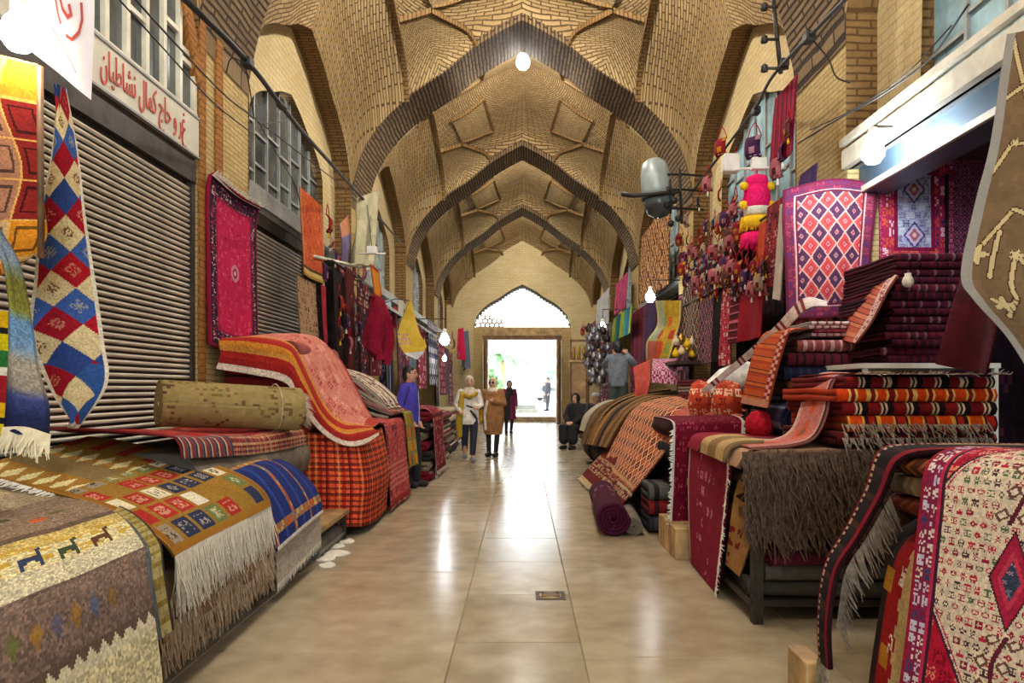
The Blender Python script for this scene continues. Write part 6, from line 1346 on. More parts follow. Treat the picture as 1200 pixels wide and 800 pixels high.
hang_bags(1, [(846, 172, 2.7), (862, 190, 2.7), (884, 172, 2.68), (918, 178, 2.6), (925, 150, 2.58), (912, 196, 2.6), (830, 215, 2.75), (820, 235, 2.75), (845, 228, 2.72), (862, 240, 2.72), (806, 258, 2.75)], 'near the iron pole', 1.2)
hang_bags(-1, [(384, 262, 2.72), (386, 282, 2.72), (378, 318, 2.6), (392, 300, 2.65), (404, 290, 2.65), (398, 322, 2.6), (412, 318, 2.6), (420, 330, 2.55), (408, 345, 2.5), (398, 355, 2.5), (415, 362, 2.5), (405, 376, 2.45), (420, 385, 2.4), (398, 390, 2.4), (410, 402, 2.4), (424, 318, 2.5), (440, 350, 2.5), (446, 372, 2.5)], 'on the left wall', 1.25)
hang_bags(-1, [(530, 402, 2.4), (536, 415, 2.4), (543, 428, 2.4), (527, 432, 2.4), (548, 412, 2.45), (552, 430, 2.45)], 'toward the door on the left', 1.9)
hang_bags(1, [(684+i*4, 388+9*(i % 4), 2.3) for i in range(7)], 'toward the door on the right', 1.6)
for nm_, pr_o in bagk:
    if nm_ not in usedbag:
        for c in list(pr_o.children): bpy.data.objects.remove(c)
        bpy.data.objects.remove(pr_o)
# left wall: pale crumpled sheeting hung before the second window, mirror strips on the grille, red charm
tag(sheet('pale_dust_sheet', [[P(418, 232, 11.0), P(415, 270, 10.8), P(410, 308, 10.6)], [P(446, 222, 12.0), P(442, 270, 11.8), P(436, 312, 11.5)]], 20, 30, mottled('#a8a488', '#c8c2a4', .08), 'wool_smooth', drape=.08, wf=7), 'pale dust sheet hanging by the second left window', 'cloth')
tag(sheet('mauve_scarf', [[P(398, 262, 10.4), P(400, 285, 10.3), P(398, 305, 10.3)], [P(408, 252, 10.9), P(412, 280, 10.8), P(410, 306, 10.8)]], 12, 24, mixband([(.4, mottled('#b07a5c', '#c48c6c')), (1, mottled('#6a6080', '#7c7090'))]), 'wool_smooth', drape=.03, wf=9), 'apricot and mauve scarf hanging beside the dust sheet', 'scarf')
ld_ = empty('clothes_rail', P(400, 322, 9.9), 'pale pole carrying the bags on the left wall', 'rail')
tube('pole', [P(368, 300, 9.0), P(442, 318, 12.4)], .02, 'frame_white', ld_, 8)
for q in ((380, 303, 9.5), (432, 316, 11.9)): tube('hook', [P(*q), (-2.92, q[2], P(*q)[2]+.25)], .01, 'steel_dark', ld_, 6)
# counter fronts and shop furniture glimpsed on the far left
for k, (y0, y1, c_) in enumerate(((12.9, 14.6, 'wood'), (17.5, 20.0, 'wood'), (21.5, 24.0, 'wood'))):
    o = empty('shop_awning', (-2.7, (y0+y1)/2, 2.9), ['brown shop awning board above the yellow scarf', 'brown awning board beside the far left lamp', 'brown awning board furthest on the left'][k], 'awning')
    V = [(-2.95, y0, 3.25), (-2.95, y1, 3.25), (-2.35, y1, 2.85), (-2.35, y0, 2.85)]; mesh('board', V+[(a, b_, c-.05) for a, b_, c in V], BOXF, 'frame_grey', o)
    for y in (y0+.1, y1-.1): bar('strut', (-2.92, y, 2.7), (-2.4, y, 2.84), .03, .03, 'steel_dark', o)
bulb('shop_bulb', P(521, 398, 16.2), .11, 'bulb_small', 'white lamp glowing among the textiles far on the left', 16, (.9, .95, 1.0), 2.95)
bulb('shop_bulb', P(521, 420, 19.5), .06, 'bulb_small', 'second small white lamp below the first far on the left', 6, (.9, .95, 1.0), 2.9)
bulb('shop_bulb', P(762, 348, 13.4), .09, 'bulb_small', 'small white lamp under the brown lattice carpet', 9, (.95, .97, 1.0), 3.4)
bulb('shop_bulb', P(706, 384, 16.5), .09, 'bulb_small', 'small white lamp by the hanging metal jugs', 10, (.95, .97, 1.0), 3.2)
# ------------------------------------------------------------------ floodlight on the right wall
fl = empty('wall_floodlight', P(770, 230, 11.6), 'grey egg shaped wall floodlight with black bracket arms', 'lamp')
c = P(770, 222, 11.6)
def tilt(o, ang, axis, c): 
    M = Matrix.Translation(Vector(c)) @ Matrix.Rotation(ang, 4, axis) @ Matrix.Translation(-Vector(c)); o.data.transform(M)
hs = lathe('housing', [(.001, .50), (.10, .49), (.19, .42), (.235, .25), (.25, 0), (.255, -.12)], c, 'enamel_grey', fl, 24); tilt(hs, -.12, 'Y', c)
gl = lathe('lamp_glass', [(.25, -.12), (.24, -.24), (.19, -.38), (.10, -.45), (.001, -.47)], c, 'pane_grey', fl, 24); tilt(gl, -.12, 'Y', c)
rg_ = lathe('rim', [(.262, -.10), (.272, -.12), (.262, -.15), (.25, -.13)], c, 'steel_dark', fl, 24); tilt(rg_, -.12, 'Y', c)
tube('arm', [P(729, 227, 11.4), P(742, 229, 11.35), P(772, 227, 11.28), P(798, 225, 11.5)], [.045, .04, .022, .022], 'black_rubber', fl, 8)
for du, dv in ((0, -18), (0, 0), (0, 22)): tube('bracket_bar', [P(783, 222+dv, 11.4), P(799, 222+dv, 11.6), (2.92, 11.7, P(799, 222+dv, 11.6)[2])], .02, 'black_rubber', fl, 6)
tube('bracket_post', [P(796, 198, 11.55), P(799, 262, 11.55)], .025, 'black_rubber', fl, 6); tube('bracket_post', [P(785, 210, 11.4), P(786, 250, 11.4)], .02, 'black_rubber', fl, 6)
for k, (u, v_) in enumerate(((783, 222), (790, 235), (781, 240), (795, 256), (786, 262))): lathe('bolt_cluster', [(.001, -.06), (.05, -.03), (.055, .03), (.001, .06)], P(u, v_, 11.4), 'black_rubber', fl, 8)
# ------------------------------------------------------------------ pink and yellow tassel under a white lamp cross
dT = 8.4; ts = empty('camel_tassel', P(887, 240, dT), 'bright pink and yellow camel tassel hanging on the right', 'tassel')
def tpt(v_): return P(887, v_, dT)
lathe('head', [(.08, 0), (.12, -.02), (.13, -.10), (.12, -.11)], tpt(206), 'tassel_pink', ts, 16)
fringe('skirt', [tuple(np.array(tpt(214))+np.array([.14*math.cos(t), .1*math.sin(t), 0])) for t in np.linspace(0, 6.28, 20)], (0, 0, -1), .30, 220, 'tassel_pink', ts, .016, .15)
lathe('core', [(.12, 0), (.15, -.25), (.12, -.27)], tpt(216), 'tassel_pink', ts, 16)
lathe('white_band', [(.10, .03), (.15, .02), (.15, -.06), (.10, -.07)], tpt(246), 'fringe_white', ts, 16)
for v_, m_, L_ in ((256, 'tassel_yellow', .14), (275, 'tassel_pink', .16)):
    lathe('ring', [(.08, .02), (.17, .01), (.19, -.05), (.18, -L_*.85), (.08, -L_*.9)], tpt(v_), m_, ts, 16)
    fringe('tuft', [tuple(np.array(tpt(v_))+np.array([.185*math.cos(t), .13*math.sin(t), 0])) for t in np.linspace(0, 6.28, 20)], (0, 0, -1), L_, 160, m_, ts, .02, .2)
for u, v_ in ((872, 218), (903, 218), (871, 240), (904, 240)): lathe('pompom', [(.001, -.05), (.045, -.03), (.05, 0), (.04, .035), (.001, .05)], P(u, v_, dT-.05), 'tassel_yellow', ts, 10)
tube('cord', [tpt(206), tpt(196)], .01, 'tassel_pink', ts, 6)
lc_ = empty('lamp_cross', P(890, 195, dT-.02), 'white square lamp on a thin white cross bar above the tassel', 'lamp')
p = P(889, 192, dT-.02); box('lamp_box', p[0]-.085, p[0]+.085, p[1]-.05, p[1]+.05, p[2]-.07, p[2]+.07, 'plastic_white', lc_, .01)
tube('cross_bar', [P(860, 199, dT), P(889, 196, dT), P(922, 197, dT-.2)], .014, 'plastic_white', lc_, 6); tube('stay', [P(889, 188, dT), P(886, 140, dT)], .006, 'black_rubber', lc_, 5)
p = P(857, 192, 8.8); sp_ = box('loudspeaker', p[0]-.11, p[0]+.09, p[1]-.08, p[1]+.08, p[2]-.11, p[2]+.11, 'plastic_white', None, .02); tag(sp_, 'small white loudspeaker box left of the pink tassel', 'speaker')
# same kind of lamp arm on the left, over the gold square
lc2 = empty('lamp_cross', P(436, 295, 10.6), 'small white lamp on a cross bar above the gold square', 'lamp')
p = P(436, 293, 10.55); box('lamp_box', p[0]-.07, p[0]+.07, p[1]-.05, p[1]+.05, p[2]-.055, p[2]+.055, 'plastic_white', lc2, .01); tube('cross_bar', [P(419, 297, 10.6), P(452, 297, 10.6)], .012, 'plastic_white', lc2, 6)
tube('stay', [P(436, 290, 10.6), P(430, 240, 11.3)], .006, 'black_rubber', lc2, 5)
# ------------------------------------------------------------------ metal jugs hung toward the door (right), picture table
plain('tin', '#8d8f96', .3, .85, var=.25, scale=8); plain('copper_dark', '#3a3034', .35, .7, var=.4, scale=8)
def jug(m_):
    o = empty('metal_jug', (0, 0, 0)); lathe('body', [(.001, -.10), (.06, -.10), (.085, -.03), (.07, .04), (.03, .08), (.035, .12), (.03, .12)], (0, 0, 0), m_, o, 12)
    tube('handle', [(.03, 0, .10), (.09, 0, .09), (.10, 0, .02), (.07, 0, -.03)], .009, m_, o, 5); tube('spout', [(-.07, 0, -.02), (-.12, 0, .05), (-.14, 0, .09)], [.02, .012, .01], m_, o, 6); return o
jk = [jug('tin'), jug('copper_dark')]; n_ = [0, 0]
jr = random.Random(9)
for i in range(34):
    k = 1 if i % 3 == 0 else 0; o = jk[k] if n_[k] == 0 else copy_thing(jk[k]); n_[k] += 1
    s_ = jr.uniform(.65, 1.05); o.scale = (s_,)*3; o.location = P(690+(i % 5)*5.6+jr.uniform(-1.5, 1.5), 386+(i//5)*10+jr.uniform(-2, 2), 15.6+jr.uniform(-.3, .3))
    tag(o, '%s jug, %s in the %s row dangling near the standing man' % (['bright tin', 'dark copper'][k], ['leftmost', 'second', 'third', 'fourth', 'rightmost'][i % 5], ['top', 'second', 'third', 'fourth', 'fifth', 'sixth', 'lowest'][i//5]), 'jug', 'dangling metal jugs')
jp = empty('jug_rack', P(704, 440, 15.6), 'thin iron rack from which the metal jugs dangle', 'rack')
for u in (690, 703, 716): tube('upright', [(P(u, 380, 15.7)[0], 15.7, 0.0), P(u, 378, 15.7)], .012, 'steel_dark', jp, 6)
for v_ in (380, 402, 424): tube('rail', [P(688, v_, 15.7), P(718, v_, 15.7)], .01, 'steel_dark', jp, 6)
ptb = empty('picture_table', P(680, 440, 22.0), 'wooden stand with framed panels beside the door on the right', 'stand')
box('board', *sorted((P(668, 0, 22)[0], P(690, 0, 22)[0])), 22, 22.4, 2.2, 2.27, 'wood_pale', ptb); box('panel', *sorted((P(668, 0, 22)[0], P(690, 0, 22)[0])), 22.1, 22.15, 1.1, 2.2, 'wood_pale', ptb)
for u in (669, 688): box('leg', P(u, 0, 22)[0]-.03, P(u, 0, 22)[0]+.03, 22.05, 22.11, 0, 2.9, 'wood', ptb)
box('top_rail', *sorted((P(668, 0, 22)[0], P(690, 0, 22)[0])), 22.05, 22.1, 2.82, 2.88, 'wood', ptb)
for k in range(3): tag(lathe('figurine', [(.001, 0), (.07, 0), (.05, .1), (.06, .2), (.03, .3), (.045, .38), (.001, .44)], (P(673+6*k, 0, 22)[0], 22.25, 2.27), 'brass', n=10), ['left', 'middle', 'right'][k]+' brass figurine on the wooden stand by the door', 'figurine', 'brass figurines')
for k, (y0, y1, c0) in enumerate(((16.6, 18.2, '#3a2a2c'), (18.6, 21.5, '#4a3034'), (23.0, 25.5, '#3c2c30'))):
    folded('dark_bale', 1.7, 2.7, y0, y1, 0, .9, mottled(c0, '#5c4448', .1), ['nearest', 'middle', 'farthest'][k]+' dark bale along the right wall toward the door', 'dark bales by the right wall', 3, nu=8, mat='wool_far', cat='bale')
for k, (u0, u1, v0, v1, c0, c1, x) in enumerate(((690, 700, 378, 430, '#5c2438', '#7c3450', 2.7),)):
    hang_r('hung_cloth', u0, u1, v0, v1, mottled(c0, c1, .1), 'dull crimson cloth hanging above the dark bales', nu=8, nv=12, x=x, cat='cloth')
hang_r('hung_rug', 703, 719, 400, 452, mottled('#4a2c34', '#64404a', .1, 3, ['#a88890'], .2, 7, .7), 'mauve brown rug hung behind the metal jugs', x=2.5, nu=12)
# low stool and clutter by the man in blue
stl = empty('small_stool', P(506, 560, 11.6), 'small dark wooden stool beside the man in blue', 'stool'); p = P(506, 545, 11.6)
box('seat', p[0]-.18, p[0]+.12, 11.35, 11.75, .33, .37, 'wood', stl)
for dx in (-.16, .08):
    for y in (11.37, 11.7): box('leg', p[0]+dx, p[0]+dx+.04, y, y+.04, 0, .33, 'frame_white' if dx > 0 else 'wood', stl)
# ------------------------------------------------------------------ outside the door
plain('plaza', '#d9d4c8', .8, var=.06, scale=.5); plain('leaf', '#5f8a55', .7, var=.3, scale=4); plain('pale_wall', '#e2ddd2', .8, var=.05, scale=.4); plain('car_paint', '#c8ced4', .3, .2, var=.05)
floor2 = structure(box('floor', -40, 40, 30.45, 110, -.2, .22, 'plaza'), 'pale plaza paving outside the arch'); floor2.name = 'floor_outside'
structure(box('trim_3', -DW, DW, 30.3, 30.46, 0, .215, 'dado_stone'), 'stone step at the doorway')
wf_ = empty('plaza_wall', (0, 95, 0), 'pale building across the plaza seen through the door', 'building')
box('facade', -40, 40, 95, 96, 0, 14, 'pale_wall', wf_)
for k in range(9): box('window', -14+k*3.4, -12.4+k*3.4, 94.9, 95.0, 2.6, 5.2, 'pane_pale', wf_)
box('canopy', 2.2, 6.5, 90, 95, 3.6, 3.9, 'frame_grey', wf_)
pt_ = empty('palm_tree', (-1.75, 62, .2), 'palm tree seen hazily through the doorway', 'tree')
tube('trunk', [(-1.75, 62, .2), (-1.65, 62, 2.0), (-1.7, 62, 4.1)], [.22, .17, .15], 'wood_pale', pt_, 8)
for k in range(16):
    a = k*2.399; L_ = 2.0+.3*(k % 3); up = .6+.5*((k*7) % 5)/5
    pts = [(-1.7+L_*q*math.cos(a), 62+L_*q*math.sin(a), 4.1+up*q*1.6-1.9*q*q) for q in np.linspace(0, 1, 7).tolist()]
    V, Fc = [], []
    for i, p in enumerate(pts):
        wd = .26*math.sin(math.pi*(i+.6)/7.2); nx, ny = -math.sin(a), math.cos(a); V += [(p[0]-nx*wd, p[1]-ny*wd, p[2]-.08), p, (p[0]+nx*wd, p[1]+ny*wd, p[2]-.08)]
    for i in range(6): Fc += [(3*i, 3*i+1, 3*i+4, 3*i+3), (3*i+1, 3*i+2, 3*i+5, 3*i+4)]
    mesh('frond', V, Fc, 'leaf', pt_)
def bush(name, c, r, label, n=500):
    rr = np.random.default_rng(int(c[1])); V, Fc = [], []
    for i in range(n):
        d_ = rr.normal(size=3); d_ /= np.linalg.norm(d_); p = np.array(c)+d_*r*rr.uniform(.6, 1)*np.array([1, 1, .85]); a, b_ = rr.normal(size=3)*.14, rr.normal(size=3)*.14
        k = len(V); V += [p-a, p+b_, p+a, p-b_]; Fc.append((k, k+1, k+2, k+3))
    o = empty(name, (c[0], c[1], .2), label, 'bush'); f_ = mesh('foliage', V, Fc, 'leaf', o); f_['kind'] = 'stuff'; tube('stem', [(c[0], c[1], .2), c], .08, 'wood_pale', o, 6)
bush('round_bush', (-2.3, 48, 1.5), 1.0, 'green bush outside left of the doorway'); bush('round_bush', (-3.2, 56, 2.0), 1.3, 'larger green bush further outside on the left')
cr = empty('parked_car', (3.0, 70, .22), 'pale parked car across the plaza', 'car')
V = [(x, y, z) for y in (69.2, 70.8) for x, z in ((.9, .5), (5.1, .5), (5.1, 1.0), (4.2, 1.1), (3.6, 1.62), (2.0, 1.62), (1.4, 1.1), (.9, 1.0))]
mesh('body', V, [tuple(range(8)), tuple(range(15, 7, -1))]+[(i, i+8, (i+1) % 8+8, (i+1) % 8) for i in range(8)], 'car_paint', cr, bev=.06)
box('side_window', 1.75, 3.85, 69.15, 69.2, 1.14, 1.5, 'pane_grey', cr)
for x in (1.7, 4.3):
    w_ = lathe('wheel', [(.001, -.1), (.3, -.1), (.34, -.06), (.34, .06), (.3, .1), (.001, .1)], (x, 69.3, .56), 'black_rubber', cr, 16); tilt(w_, math.pi/2, 'X', (x, 69.3, .56))
bk = empty('stone_planter', (-.3, 36, .22), 'low grey stepped planter just outside the door', 'planter'); box('step', -.35, .75, 34.5, 35.6, .22, .42, 'frame_grey', bk); box('step', -.25, .65, 34.8, 35.6, .42, .62, 'frame_grey', bk)

# ------------------------------------------------------------------ rails the textiles hang from, and more of them in the farther bays
for k, (s, x, y0, y1, z, lb) in enumerate([(-1, 2.47, 9.4, 12.4, 3.06, 'steel rail along the left shop fronts near the gold square'), (-1, 2.44, 12.6, 24.4, 2.86, 'long steel rail along the far left shop fronts'), (1, 2.58, 7.8, 12.0, 2.72, 'steel rail holding the kilims on the right'), (1, 2.7, 7.8, 12.2, 3.3, 'upper steel rail of little bags on the right'), (1, 2.6, 12.2, 24.0, 2.95, 'long steel rail along the far right shop fronts')]):
    o = empty('hanging_rail', (s*x, (y0+y1)/2, z), lb, 'rail'); tube('bar', [(s*x, y0, z), (s*x, y1, z)], .014, 'steel_dark', o, 6)
    for y in np.linspace(y0+.1, y1-.1, 4).tolist(): bar('bracket', (s*x, y, z), (s*2.93, y, z+.12), .02, .02, 'steel_dark', o)
more = [(-1, 2.885, 12.32, 13.4, .9, 3.0, '#3a2c30', '#54424a', ['#8a7078', '#2a2024'], 'dim mauve rug covering the pier behind the man in blue'), (-1, 2.62, 13.2, 13.9, .9, 2.8, '#1c1c2c', '#2c2c40', ['#8088a0'], 'navy cloth with pale specks past the yellow scarf'),
        (-1, 2.885, 18.2, 19.2, .8, 3.1, '#5a2030', '#74304a', ['#c08a90'], 'rose rug on the left pier by the far lamp'), (-1, 2.6, 16.2, 17.0, .9, 2.8, '#6a1c30', '#842c44', ['#d0a0a8'], 'bright wine rug left of the far lamp'), (-1, 2.885, 24.0, 25.0, .8, 2.9, '#4a3a48', '#605060', ['#9a8a98'], 'grey mauve rug on the last left pier'), (-1, 2.6, 25.4, 27.0, .8, 2.7, '#54242c', '#70343c', ['#b08080'], 'brick red rug just before the door on the left'),
        (1, 2.885, 12.35, 13.4, 1.0, 3.1, '#3c1c2c', '#542a3c', ['#a07080'], 'plum rug covering the right pier by the yellow flowers'), (1, 2.885, 18.2, 19.2, 1.0, 3.0, '#5c2434', '#78344a', ['#c090a0'], 'rose rug on the right pier behind the standing man'), (1, 2.62, 19.6, 21.4, .9, 2.85, '#34303c', '#4c4858', ['#8a8498'], 'slate rug along the far right wall'), (1, 2.885, 24.0, 25.0, .8, 2.9, '#4a3430', '#604640', ['#9c7c70'], 'brown rug on the last right pier'), (1, 2.6, 21.6, 23.6, .9, 2.85, '#641c34', '#7c2c48', ['#c890a0'], 'magenta red rug far along the right wall'),
        (1, 2.86, 6.62, 7.6, 1.2, 2.9, '#4a141c', '#641c28', ['#8a4048'], 'oxblood rug on the near right pier'), (1, 2.85, 9.9, 10.9, .6, 2.4, '#1c1216', '#2c1a20', ['#54303a'], 'black plum rug deep behind the right kilims'), (1, 2.9, 8.0, 9.8, .6, 2.6, '#1a1012', '#281619', ['#3c2026'], 'black red rug deep behind the crimson cloth'),  # last two: near-black sheets standing in for the shop's inner darkness
        (-1, 2.9, 9.9, 12.2, .6, 3.2, '#140f10', '#201617', ['#301c1e'], 'black curtain rug deep in the left shop')]  # black sheet added in place of interior shade
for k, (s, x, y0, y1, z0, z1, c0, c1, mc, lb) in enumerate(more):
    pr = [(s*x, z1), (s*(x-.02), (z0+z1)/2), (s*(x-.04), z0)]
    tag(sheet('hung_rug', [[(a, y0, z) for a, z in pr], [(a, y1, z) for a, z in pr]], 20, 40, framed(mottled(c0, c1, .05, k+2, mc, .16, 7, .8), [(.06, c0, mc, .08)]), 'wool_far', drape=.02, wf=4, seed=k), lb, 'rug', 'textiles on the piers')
for k, (u, v0, v1, c_) in enumerate(((455, 352, 372, '#b8c4d0'), (463, 360, 384, '#8a2a34'), (470, 352, 380, '#c0b8a8'), (450, 372, 420, '#3a3c4c'), (540, 385, 420, '#c0284c'), (546, 388, 430, '#6a6c80'))):
    dk = 13.4+k*.6 if k < 4 else 26.0+k*.2
    tag(sheet('hung_scarf', [[P(u-3, v0, dk), P(u-5, v1, dk-.1)], [P(u+3, v0-1, dk+.2), P(u+5, v1+2, dk+.2)]], 8, 20, mottled(c_, c_, .1), 'wool_smooth', drape=.05, wf=8, seed=k), ['pale blue', 'crimson', 'ivory', 'charcoal', 'hot pink', 'grey violet'][k]+' scarf dangling among the far left textiles', 'scarf', 'scarves on the far left')
# ================================================================== PEOPLE
plain('skin', '#c08a6c', .55, var=.06, scale=20); plain('skin_pale', '#d0a184', .55, var=.06, scale=20); plain('hair_black', '#16110f', .5, var=.3, scale=60)
for n_, c_ in (('jacket_blue', '#3b329a'), ('trouser_black', '#17151a'), ('cloth_white', '#d9d4cb'), ('cloth_mustard', '#a88a1e'), ('denim_navy', '#1f2238'), ('scarf_beige', '#cdbfae'), ('coat_brown', '#96683c'), ('tights_black', '#18161c'), ('scarf_cream', '#d8cdb8'), ('coat_maroon', '#6a1440'), ('cloth_black', '#141216'), ('jacket_grey', '#6c7480'), ('trouser_green', '#3d4644'), ('shirt_white', '#e0dfdb'), ('jacket_dark', '#2c2a30'), ('shoe_grey', '#7d8084'), ('sole_white', '#d4d2cc'), ('eye_dark', '#1c120e'), ('lip', '#8c4a40'), ('cloth_red', '#7c2030'), ('cloth_yellow', '#c8a020')):
    plain(n_, c_, .8, var=.18, scale=9, bmp=.3)
def ring_limb(pts, radii, n=12, sy=1.0):
    "closed tapered limb with rounded ends"
    pts = [np.array(p, float) for p in pts]; d0 = pts[0]-pts[1]; d0 /= np.linalg.norm(d0); d1 = pts[-1]-pts[-2]; d1 /= np.linalg.norm(d1)
    P2 = [pts[0]+d0*radii[0]*.85, pts[0]+d0*radii[0]*.5]+pts+[pts[-1]+d1*radii[-1]*.5, pts[-1]+d1*radii[-1]*.85]
    R2 = [radii[0]*.35, radii[0]*.82]+list(radii)+[radii[-1]*.82, radii[-1]*.35]
    return tube_data(P2, R2, n)
def loft(rings, n=20):
    "stack of ellipses (cx, cy, z, rx, ry)"
    V = [(cx+rx*math.cos(2*math.pi*k/n), cy+ry*math.sin(2*math.pi*k/n), z) for cx, cy, z, rx, ry in rings for k in range(n)]; m = len(rings)
    Fc = [(i*n+k, i*n+(k+1) % n, (i+1)*n+(k+1) % n, (i+1)*n+k) for i in range(m-1) for k in range(n)]+[tuple(range(n))[::-1], tuple(range((m-1)*n, m*n))]
    return V, Fc
def ell(c, r, n=14):
    prof = [(math.sin(t), -math.cos(t)) for t in np.linspace(.12, math.pi-.12, 10)]
    return loft([(c[0], c[1], c[2]+r[2]*z, r[0]*s_, r[1]*s_) for s_, z in prof], n)
def fuse(name, prims, voxel, mat, parent, M, smooth=3, cut=None, disp=0.0):
    "union of closed pieces into one continuous skin"
    V, Fc = [], []
    for v, f in prims:
        k = len(V); V += [tuple(map(float, p)) for p in v]; Fc += [tuple(i+k for i in g) for g in f]
    me = bpy.data.meshes.new(name); me.from_pydata(V, [], Fc)
    bm = bmesh.new(); bm.from_mesh(me); bmesh.ops.recalc_face_normals(bm, faces=bm.faces); bm.to_mesh(me); bm.free()
    o = bpy.data.objects.new(name, me); COL.objects.link(o)
    r = o.modifiers.new('r', 'REMESH'); r.mode = 'VOXEL'; r.voxel_size = voxel
    s = o.modifiers.new('s', 'SMOOTH'); s.iterations = smooth; s.factor = .5
    dg = bpy.context.evaluated_depsgraph_get(); m2 = bpy.data.meshes.new_from_object(o.evaluated_get(dg)); bpy.data.objects.remove(o)
    if cut:
        bm = bmesh.new(); bm.from_mesh(m2); bmesh.ops.delete(bm, geom=[v for v in bm.verts if cut(v.co)], context='VERTS'); bm.to_mesh(m2); bm.free()
    m2.transform(M); m2.shade_smooth(); m2.materials.clear(); m2.materials.append(MATS[mat])
    o = bpy.data.objects.new(name, m2); COL.objects.link(o); setparent(o, parent); return o
def hand(wrist, direction, up, sgn, s=1.0):
    "palm, four unequal bent fingers and a thumb from the side"
    w_ = np.array(wrist, float); d = np.array(direction, float); d /= np.linalg.norm(d); u = np.array(up, float); u -= d*np.dot(u, d); u /= np.linalg.norm(u); a = np.cross(d, u)*sgn
    pr = [ring_limb([w_, w_+d*.04*s, w_+d*.085*s], [.024*s, .032*s, .030*s], 10)]
    for k, (o_, L) in enumerate(((-.028, .062), (-.010, .076), (.009, .072), (.027, .056))):
        b_ = w_+d*.085*s+a*o_*s; pr.append(ring_limb([b_, b_+d*L*.5*s-u*.006*s, b_+d*L*.85*s-u*.03*s], [.0105*s, .0095*s, .0085*s], 8))
    t = w_+d*.035*s-a*.03*s; pr.append(ring_limb([t, t+d*.03*s-a*.03*s, t+d*.06*s-a*.035*s], [.013*s, .011*s, .009*s], 8))
    return pr
def person(label, loc, yaw, J, parts, skin='skin', H=1.70, voxel=.011, face=True, sunglasses=False):
    """J: joints in a 1.70 m figure facing -y (shL, elL, wrL, hipL, knL, anL ... head); parts: clothing builders"""
    root = empty('person', loc, label, 'person'); s = H/1.70
    M = Matrix.Translation(Vector(loc)) @ Matrix.Rotation(yaw, 4, 'Z') @ Matrix.Scale(s, 4)
    hd = np.array(J['head']); ft = np.array(J.get('fwd', (0, -1, 0)), float); rt = np.cross(ft, (0, 0, 1.0)); rt /= max(np.linalg.norm(rt), 1e-6)
    def hp(x, y, z): return hd+rt*x*-1+ft*y+np.array([0, 0, z])
    pel, che, nek = np.array(J['pelvis']), np.array(J['chest']), np.array(J['neck'])
    pr = [ell(hd, (.076, .094, .115)) if abs(ft[1]) > .7 else ell(hd, (.094, .076, .115)), ell(hp(0, .02, -.055), (.058, .06, .065)),
          ring_limb([hp(0, .088, .015), hp(0, .104, -.018)], [.012, .016], 8), ring_limb([nek, hd-np.array([0, 0, .06])], [.055, .05]),
          ring_limb([pel, (pel+che)/2, che], [.11, .10, .11], 16), ring_limb([J['shL'], che*.5+nek*.5, J['shR']], [.05, .065, .05], 12)]
    for e in (-1, 1): pr.append(ell(hp(.078*e, -.005, 0), (.014, .022, .03) if abs(ft[1]) > .7 else (.022, .014, .03), 8))
    for e in 'LR':
        pr += [ring_limb([J['sh'+e], J['el'+e], J['wr'+e]], [.05, .04, .028]), ring_limb([J['hip'+e], J['kn'+e], J['an'+e]], [.085, .058, .04])]
        dirn = np.array(J['wr'+e])-np.array(J['el'+e]); pr += hand(J['wr'+e], dirn, J.get('up'+e, (0, 1, 0)), 1 if e == 'L' else -1)
        an = np.array(J['an'+e]); fd = np.array(J.get('ft'+e, (0, -1, 0)), float); pr.append(ring_limb([an, an+fd*.08-np.array([0, 0, .035])], [.036, .026]))
    fuse('body', pr, voxel, skin, root, M)
    def feat(name, V, Fc, mat): 
        o = mesh(name, [M @ Vector(tuple(map(float, p))) for p in V], Fc, mat, root, True); return o
    if face:
        for e in (-1, 1):
            feat('eye', *ell(hp(.032*e, .083, .012), (.013, .008, .008), 8), 'eye_dark'); feat('eyebrow', *ring_limb([hp(.016*e, .088, .036), hp(.05*e, .075, .036)], [.005, .004], 6), 'hair_black')
        feat('mouth', *ring_limb([hp(-.022, .084, -.055), hp(0, .09, -.057), hp(.022, .084, -.055)], [.005, .008, .005], 6), 'lip')
    if sunglasses:
        for e in (-1, 1): feat('sunglass_lens', *ell(hp(.034*e, .092, .012), (.03, .012, .024), 10), 'eye_dark')
    for name, prims, mat, vox, cut in parts(J, hp):
        fuse(name, prims, vox, mat, root, M, 4, cut)
    return root
STAND = dict(head=(0, -.01, 1.58), neck=(0, .01, 1.44), chest=(0, 0, 1.22), pelvis=(0, 0, .93), shL=(.17, .01, 1.39), shR=(-.17, .01, 1.39), elL=(.22, .03, 1.12), elR=(-.22, .03, 1.12), wrL=(.22, -.05, .90), wrR=(-.22, -.05, .90),
             hipL=(.09, 0, .90), hipR=(-.09, 0, .90), knL=(.10, -.01, .49), knR=(-.10, -.01, .49), anL=(.10, .02, .09), anR=(-.10, .02, .09))
def pose(**kw): d = dict(STAND); d.update(kw); return d
def sleeves(J, r=(.075, .062, .05)): return [ring_limb([J['sh'+e], J['el'+e], np.array(J['el'+e])*.08+np.array(J['wr'+e])*.92], r) for e in 'LR']
def shoes(J, mat, parts_):
    for e in 'LR':
        an = np.array(J['an'+e]); fd = np.array(J.get('ft'+e, (0, -1, 0)), float); g = an.copy(); g[2] = an[2]-.045
        parts_.append(('shoe', [ring_limb([g-fd*.05, g+fd*.06, g+fd*.15], [.055, .055, .045])], mat, .012, None))
def hair_cap(hp, long=False):
    return [ell(hp(0, -.018, .03), (.086, .098, .105)), ell(hp(0, -.045, -.01), (.08, .07, .09))]
